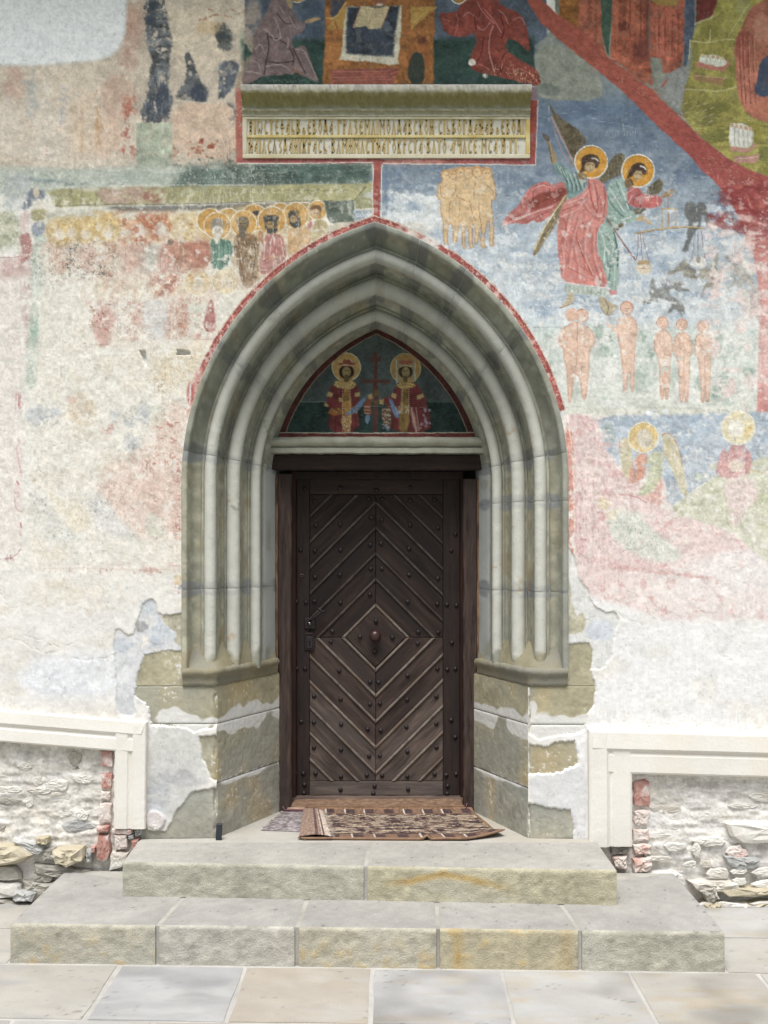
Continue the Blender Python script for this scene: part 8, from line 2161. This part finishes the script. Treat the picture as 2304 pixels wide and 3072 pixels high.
# paving
pave = link('pavement', new_mesh('pavement', [(-7, -6.5, -.0045), (7, -6.5, -.0045), (7, .3, -.0045), (-7, .3, -.0045)], [(0, 1, 2, 3)]), mat_stone('paving_joint', rgb(172, 170, 164), rgb(188, 186, 180), rgb(160, 158, 153), 9, bumps=((60.0, .003, 4.0),)), kind='structure')
link('ground', new_mesh('ground', [(-200, -200, -.06), (200, -200, -.06), (200, 60, -.06), (-200, 60, -.06)], [(0, 1, 2, 3)]), mat_stone('unseen_lawn', rgb(70, 92, 44), rgb(96, 118, 60), rgb(84, 98, 52), 3, bumps=((30.0, .02, 5.0),)), kind='structure')  # unseen ground, added as dark grass to lower the light bounced back
M_PAVE = mat_attr('paving_stone', rough=.85, grain=.07, gscale=160.0, bumps=((30.0, .0015, 4.0), (140.0, .0008, 3.0)), spec=.2)
TONES = [((226, 221, 209), (214, 208, 196), (194, 195, 192)), ((224, 224, 223), (213, 213, 214), (196, 196, 196)), ((218, 207, 190), (209, 195, 173), (220, 215, 206)), ((226, 226, 225), (216, 216, 215), (220, 210, 194)), ((228, 228, 224), (218, 216, 210), (222, 208, 184)), ((222, 218, 208), (210, 204, 192), (216, 198, 166)), ((226, 222, 212), (214, 210, 202), (206, 206, 206))]


def slab_obj(x0, x1, y0, y1, tone, seed):
    g = .009
    w_, d_ = x1 - x0 - 2 * g, y1 - y0 - 2 * g
    if w_ < .05 or d_ < .05: return
    fine = y1 > -1.9
    n, m = (max(5, int(w_ / .011)), max(5, int(d_ / .011))) if fine else (5, 5)
    rs = random.Random(seed)
    X, Y = np.meshgrid(np.linspace(x0 + g, x1 - g, n), np.linspace(y0 + g, y1 - g, m))
    X = X + (vnoise(X, Y, .2, seed) - .5) * .010; Y = Y + (vnoise(X, Y, .2, seed + 1) - .5) * .010 - (X + 0) * .035
    a, b, c3 = ((np.array(t) * .72 + np.array([221, 218, 212]) * .28) / 255.0 for t in tone)
    n1 = fbm(X, Y * 2.2, .35, seed); n2 = fbm(X + Y * .5, Y, .12, seed + 7)[..., None]; n3 = fbm(X, Y * 3, .25, seed + 3)
    t = np.clip((n1 - .35) * 3.3, 0, 1)[..., None]; c = a * t + b * (1 - t)
    v = np.clip((n3 - .56) * 6, 0, 1)[..., None] * .7; c = c * (1 - v) + c3 * v
    c = c * (1 + (n2 - .5) * .10)
    pit = np.clip((vnoise(X, Y * 1.6, .022, seed + 13) * .7 + vnoise(X, Y, .13, seed + 14) * .3 - .82) * 9, 0, 1)[..., None] * .22; c = c * (1 - pit)
    drt = np.clip((fbm(X, Y, .5, seed + 17) - .58) * 5, 0, 1)[..., None] * .16; c = c * (1 - drt)
    e = np.minimum(np.minimum(X - X.min(), X.max() - X), np.minimum(Y - Y.min(), Y.max() - Y))
    Z = (n1 - .5) * .002 - np.clip(1 - e / .012, 0, 1) * .0025
    V = np.stack([X, Y, Z], -1).reshape(-1, 3); idx = np.arange(n * m).reshape(m, n)
    q = [tuple(r) for r in np.stack([idx[:-1, :-1].ravel(), idx[:-1, 1:].ravel(), idx[1:, 1:].ravel(), idx[1:, :-1].ravel()], 1)]
    ring = list(idx[0, :]) + list(idx[1:, -1]) + list(idx[-1, :-1][::-1]) + list(idx[1:-1, 0][::-1])
    o = len(V); Vb = V[ring].copy(); Vb[:, 2] = -.032; V = np.vstack([V, Vb]); k = len(ring)
    q += [(ring[i], o + i, o + (i + 1) % k, ring[(i + 1) % k]) for i in range(k)]
    cc = np.vstack([c.reshape(-1, 3), c.reshape(-1, 3)[ring]])
    me = new_mesh('paving_slab', V, q, np.clip(s2l(np.clip(cc, 0, 1)) * ALB * PAVE_G, .01, .85), smooth=True); fix_normals(me)
    try: me.set_sharp_from_angle(angle=R(40))
    except Exception: pass
    link('paving_slab', me, M_PAVE, pave)


XJ = [-3.10, -2.60, -2.08, -1.56, -1.045, -.527, -.008, .515, 1.03, 1.545, 2.06, 2.58, 3.1]
order = {-1.56: 0, -1.045: 1, -.527: 2, -.008: 3, .515: 4, 1.03: 5, 1.545: 6}
rows = [(-1.395, -.855), (-1.93, -1.395), (-2.46, -1.93), (-3.0, -2.46), (-3.54, -3.0), (-4.1, -3.54)]
for r_, (y0, y1) in enumerate(rows):
    sh = 0 if r_ == 0 else [0, .26, -.12, .2, .05, .3][r_]
    for i in range(len(XJ) - 1):
        t_ = TONES[order[XJ[i]]] if (r_ == 0 and XJ[i] in order) else TONES[(i * 5 + r_ * 3) % 7]
        slab_obj(XJ[i] + sh, XJ[i + 1] + sh, y0, y1, t_, 500 + r_ * 40 + i)
for r_, (y0, y1) in enumerate([(-.855, -.44), (-.44, -.02), (-.02, .12)]):
    for xa, xb, t_ in ((-3.1, -2.5, 6), (-2.5, -2.0, 2), (-2.0, -1.515, 0), (1.425, 1.93, 5 - r_), (1.93, 2.5, 6), (2.5, 3.1, 1)):
        slab_obj(xa, xb, y0 + (0.0), y1, TONES[t_], 800 + r_ * 20 + int(xa * 10))

# ------------------------------------------------------------------ rugs and the small black block
M_RUG = mat_attr('woven_rug', rough=.95, grain=.25, gscale=420.0, bumps=((260.0, .002, 3.0),), spec=.05)
M_BIND = mat_stone('rug_binding', rgb(128, 102, 82), rgb(150, 121, 98), rgb(114, 90, 74), 40, bumps=((260.0, .001, 2.0),), rough=.95)


def rug_mesh(name, fl, fr, br, bl, z, colour, height, nx_=150, ny_=90, th=.006):
    U, T = np.meshgrid(np.linspace(0, 1, nx_), np.linspace(0, 1, ny_))
    fl, fr, br, bl = (np.array(p) for p in (fl, fr, br, bl))
    X = (fl[0] * (1 - U) + fr[0] * U) * (1 - T) + (bl[0] * (1 - U) + br[0] * U) * T
    Y = (fl[1] * (1 - U) + fr[1] * U) * (1 - T) + (bl[1] * (1 - U) + br[1] * U) * T
    dx, dy, dz = height(U, T)
    V = np.stack([X + dx, Y + dy, z + th + dz], -1).reshape(-1, 3); c = colour(U, T).reshape(-1, 3)
    idx = np.arange(nx_ * ny_).reshape(ny_, nx_)
    q = np.stack([idx[:-1, :-1].ravel(), idx[:-1, 1:].ravel(), idx[1:, 1:].ravel(), idx[1:, :-1].ravel()], 1)
    ring = np.array(list(idx[0, :]) + list(idx[1:, -1]) + list(idx[-1, :-1][::-1]) + list(idx[1:-1, 0][::-1]))
    o = len(V); Vb = V[ring].copy(); Vb[:, 2] -= th; V = np.vstack([V, Vb]); k = len(ring)
    q = np.vstack([q, np.stack([ring, o + np.arange(k), o + (np.arange(k) + 1) % k, np.roll(ring, -1)], 1)])
    me = new_mesh(name, V, np.ascontiguousarray(q), np.clip(s2l(np.clip(np.vstack([c, c[ring]]), 0, 1)) * ALB, .005, .8), smooth=True)
    fix_normals(me)
    return me, V


def rug_col(U, T):
    x = np.abs(U - .5) * 2 * 1.0; Xm = U * .95; Ym = T * .58
    n = vnoise(x * .5, Ym * 1.6, .042, 61) * .55 + vnoise(x * .5, Ym * 4.0, .05, 62) * .45           # mirrored woven motifs, stretched sideways
    n2 = vnoise(x * .5, Ym * 5, .03, 63); n3 = vnoise(Xm, Ym, .004, 64)
    c = np.zeros(U.shape + (3,)) + np.array([98, 86, 82]) / 255
    c[n > .58] = np.array([156, 140, 124]) / 255
    c[(n < .42)] = np.array([74, 60, 62]) / 255
    c[(n2 > .72)] = np.array([186, 170, 146]) / 255
    c[(n2 < .22)] = np.array([58, 48, 54]) / 255
    c[(np.abs(n - .5) < .02)] = np.array([126, 96, 80]) / 255
    bor = (T < .16) | (T > .86)
    bk = (np.floor(Xm / .055).astype(int) % 2 == 0) & (np.abs(np.mod(T, 1) - np.where(T < .5, .09, .93)) < .045)
    bc = np.where(bk[..., None], np.array([80, 66, 66]) / 255, np.array([126, 102, 86]) / 255)
    c = np.where(bor[..., None], bc, c)
    ln = ((T > .155) & (T < .175)) | ((T > .845) & (T < .86)); c[ln] = np.array([62, 50, 54]) / 255
    tick = bor & (np.mod(Xm, .11) < .006); c[tick] = np.array([212, 204, 190]) / 255
    ed = (T < .035) | (T > .965) | (U > .985); c[ed] = np.array([134, 106, 84]) / 255
    return c * (1 + (n3 - .5) * .5)[..., None]


def rug_h(U, T):
    cr = np.clip((U - .80) / .2, 0, 1) * np.clip(1 - T / .35, 0, 1)               # curled near-right corner
    fold = np.exp(-((U - .60) / .012) ** 2) * np.clip(1 - T / .28, 0, 1)            # little pinched fold at the front
    wav = (vnoise(U * 3, T * 2, .35, 66) - .5) * .008
    dz = cr ** 1.5 * .030 + fold * .020 + np.clip(wav, 0, 1) + np.clip((T - .9) * 10, 0, 1) * .018
    dy = cr * .085 - fold * 0.0
    return np.zeros_like(U), dy, dz


rug = thing('doorway_rug', 'worn brown patterned rug with a folded-over left end lying before the door', 'rug')
me, rv = rug_mesh('rug_body', (-.345, -.020), (.62, -.045), (.492, .570), (-.395, .560), ZU, rug_col, rug_h)
link('rug_body', me, M_RUG, rug)


def edge_pts(sel):
    return [tuple(p) for p in sel]


rb = rv[:150 * 90].reshape(90, 150, 3)
tube('binding', [(p[0], p[1] - .002, p[2] + .001) for p in rb[0, ::3]], .0065, M_BIND, rug, n=6)
tube('binding', [(p[0], p[1], p[2]) for p in rb[-1, ::5]], .0065, M_BIND, rug, n=6)
# folded-over left end showing the paler back, with fringe
fold_c = lambda U, T: np.where((np.abs(U - .55) < .05)[..., None] | (np.abs(U - .78) < .03)[..., None], np.array([104, 84, 84]) / 255, np.where((U > .70)[..., None], np.array([196, 180, 166]) / 255, np.array([150, 128, 114]) / 255)) * (1 + (vnoise(U, T, .03, 71) - .5) * .35)[..., None]
fold_h = lambda U, T: ((T - .5) * -.05 * 0, np.zeros_like(U), .010 + .010 * np.sin(np.clip(1 - U, 0, 1) * 3.1) + (vnoise(U, T, .3, 72) - .5) * .004)
me, _ = rug_mesh('folded_end', (-.377, -.028), (-.225, -.020), (-.300, .500), (-.405, .535), ZU + .006, fold_c, fold_h, 50, 90, th=.005)
link('folded_end', me, M_RUG, rug)
M_FR = mat_stone('rug_fringe', rgb(196, 184, 172), rgb(222, 214, 204), rgb(180, 164, 152), 60, bumps=(), rough=.95)
frm = random.Random(8)
V = []; Fc = []
for k in range(70):
    t = k / 69; x = -.232 - .075 * t + frm.uniform(-.004, .004); y = -.015 + .51 * t; L = frm.uniform(.018, .036); a = frm.uniform(-.5, .5)
    o = len(V); z = ZU + .020
    V += [(x, y - .0018, z), (x, y + .0018, z), (x + L, y + .0012 + L * a * .4, ZU + .011), (x + L, y - .0012 + L * a * .4, ZU + .011)]
    Fc.append((o, o + 3, o + 2, o + 1))
fr_o = link('fringe', new_mesh('fringe', V, Fc), M_FR, rug); fr_o['kind'] = 'stuff'
tube('binding', [(-.379, -.03 + i * .02, ZU + .012) for i in range(2)] + [(-.379 + i * .02, -.031, ZU + .009) for i in range(1, 9)], .006, M_BIND, rug, n=6)

mat2 = thing('grey_mat', 'threadbare grey-purple mat sticking out under the left end of the rug', 'mat')
mc = lambda U, T: (np.array([146, 138, 138]) / 255) * (.72 + .55 * vnoise(U, T, .05, 81)[..., None] + .2 * (vnoise(U, T * 5, .03, 82)[..., None] - .5))
mh = lambda U, T: ((vnoise(T * 3, U * 0 + 1, .08, 84) - .5) * .06 * np.clip(1 - U * 3, 0, 1), np.zeros_like(U), (vnoise(U, T, .2, 83) - .5) * .004)
me, _ = rug_mesh('grey_mat', (-.585, .155), (-.30, .115), (-.30, .60), (-.508, .585), ZU, mc, mh, 50, 60, th=.0035)
link('mat_body', me, M_RUG, mat2)
sillrug = thing('sill_carpet', 'narrow strip of brown carpet with a purple edge laid over the door sill', 'carpet')
sc_ = lambda U, T: (np.where((T < .12)[..., None], np.array([146, 112, 110]) / 255, np.where((np.abs(T - .2) < .04)[..., None], np.array([206, 182, 160]) / 255, np.array([128, 104, 86]) / 255))) * (.8 + .4 * vnoise(U * 3, T, .06, 91)[..., None])
sh_ = lambda U, T: (np.zeros_like(U), np.zeros_like(U), T * .050 + (vnoise(U * 4, T, .3, 92) - .5) * .006)
me, _ = rug_mesh('carpet_body', (-.50, .548), (.455, .552), (.44, .606), (-.455, .600), ZU + .004, sc_, sh_, 120, 20, th=.004)
link('carpet_body', me, M_RUG, sillrug)
tube('carpet_edge', [(-.515, .553, ZU + .03), (-.508, .548, ZU + .013)] + [(-.50 + i * .032, .547 + .002 * math.sin(i), ZU + .010) for i in range(30)] + [(.462, .548, ZU + .02), (.468, .556, ZU + .045)], .004, mat_stone('purple_cord', rgb(120, 84, 92), rgb(146, 106, 110), rgb(110, 78, 84), 40, bumps=()), sillrug, n=6)
V, Fc = box_data(-.0145, .0145, -.012, .012, 0, .076, .0025)
Fc.append  # small block
me = new_mesh('black_block', V, Fc); fix_normals(me)
link('black_block', me, mat_stone('black_plastic', rgb(46, 50, 56), rgb(58, 62, 70), rgb(52, 54, 58), 20, bumps=((120.0, .0006, 3.0),), rough=.55), kind='thing', label='small black block standing upright against the left plinth on the top step', cat='block', loc=(WX(655, -.03), -.020, ZU), rot=(0, R(3), R(8)))
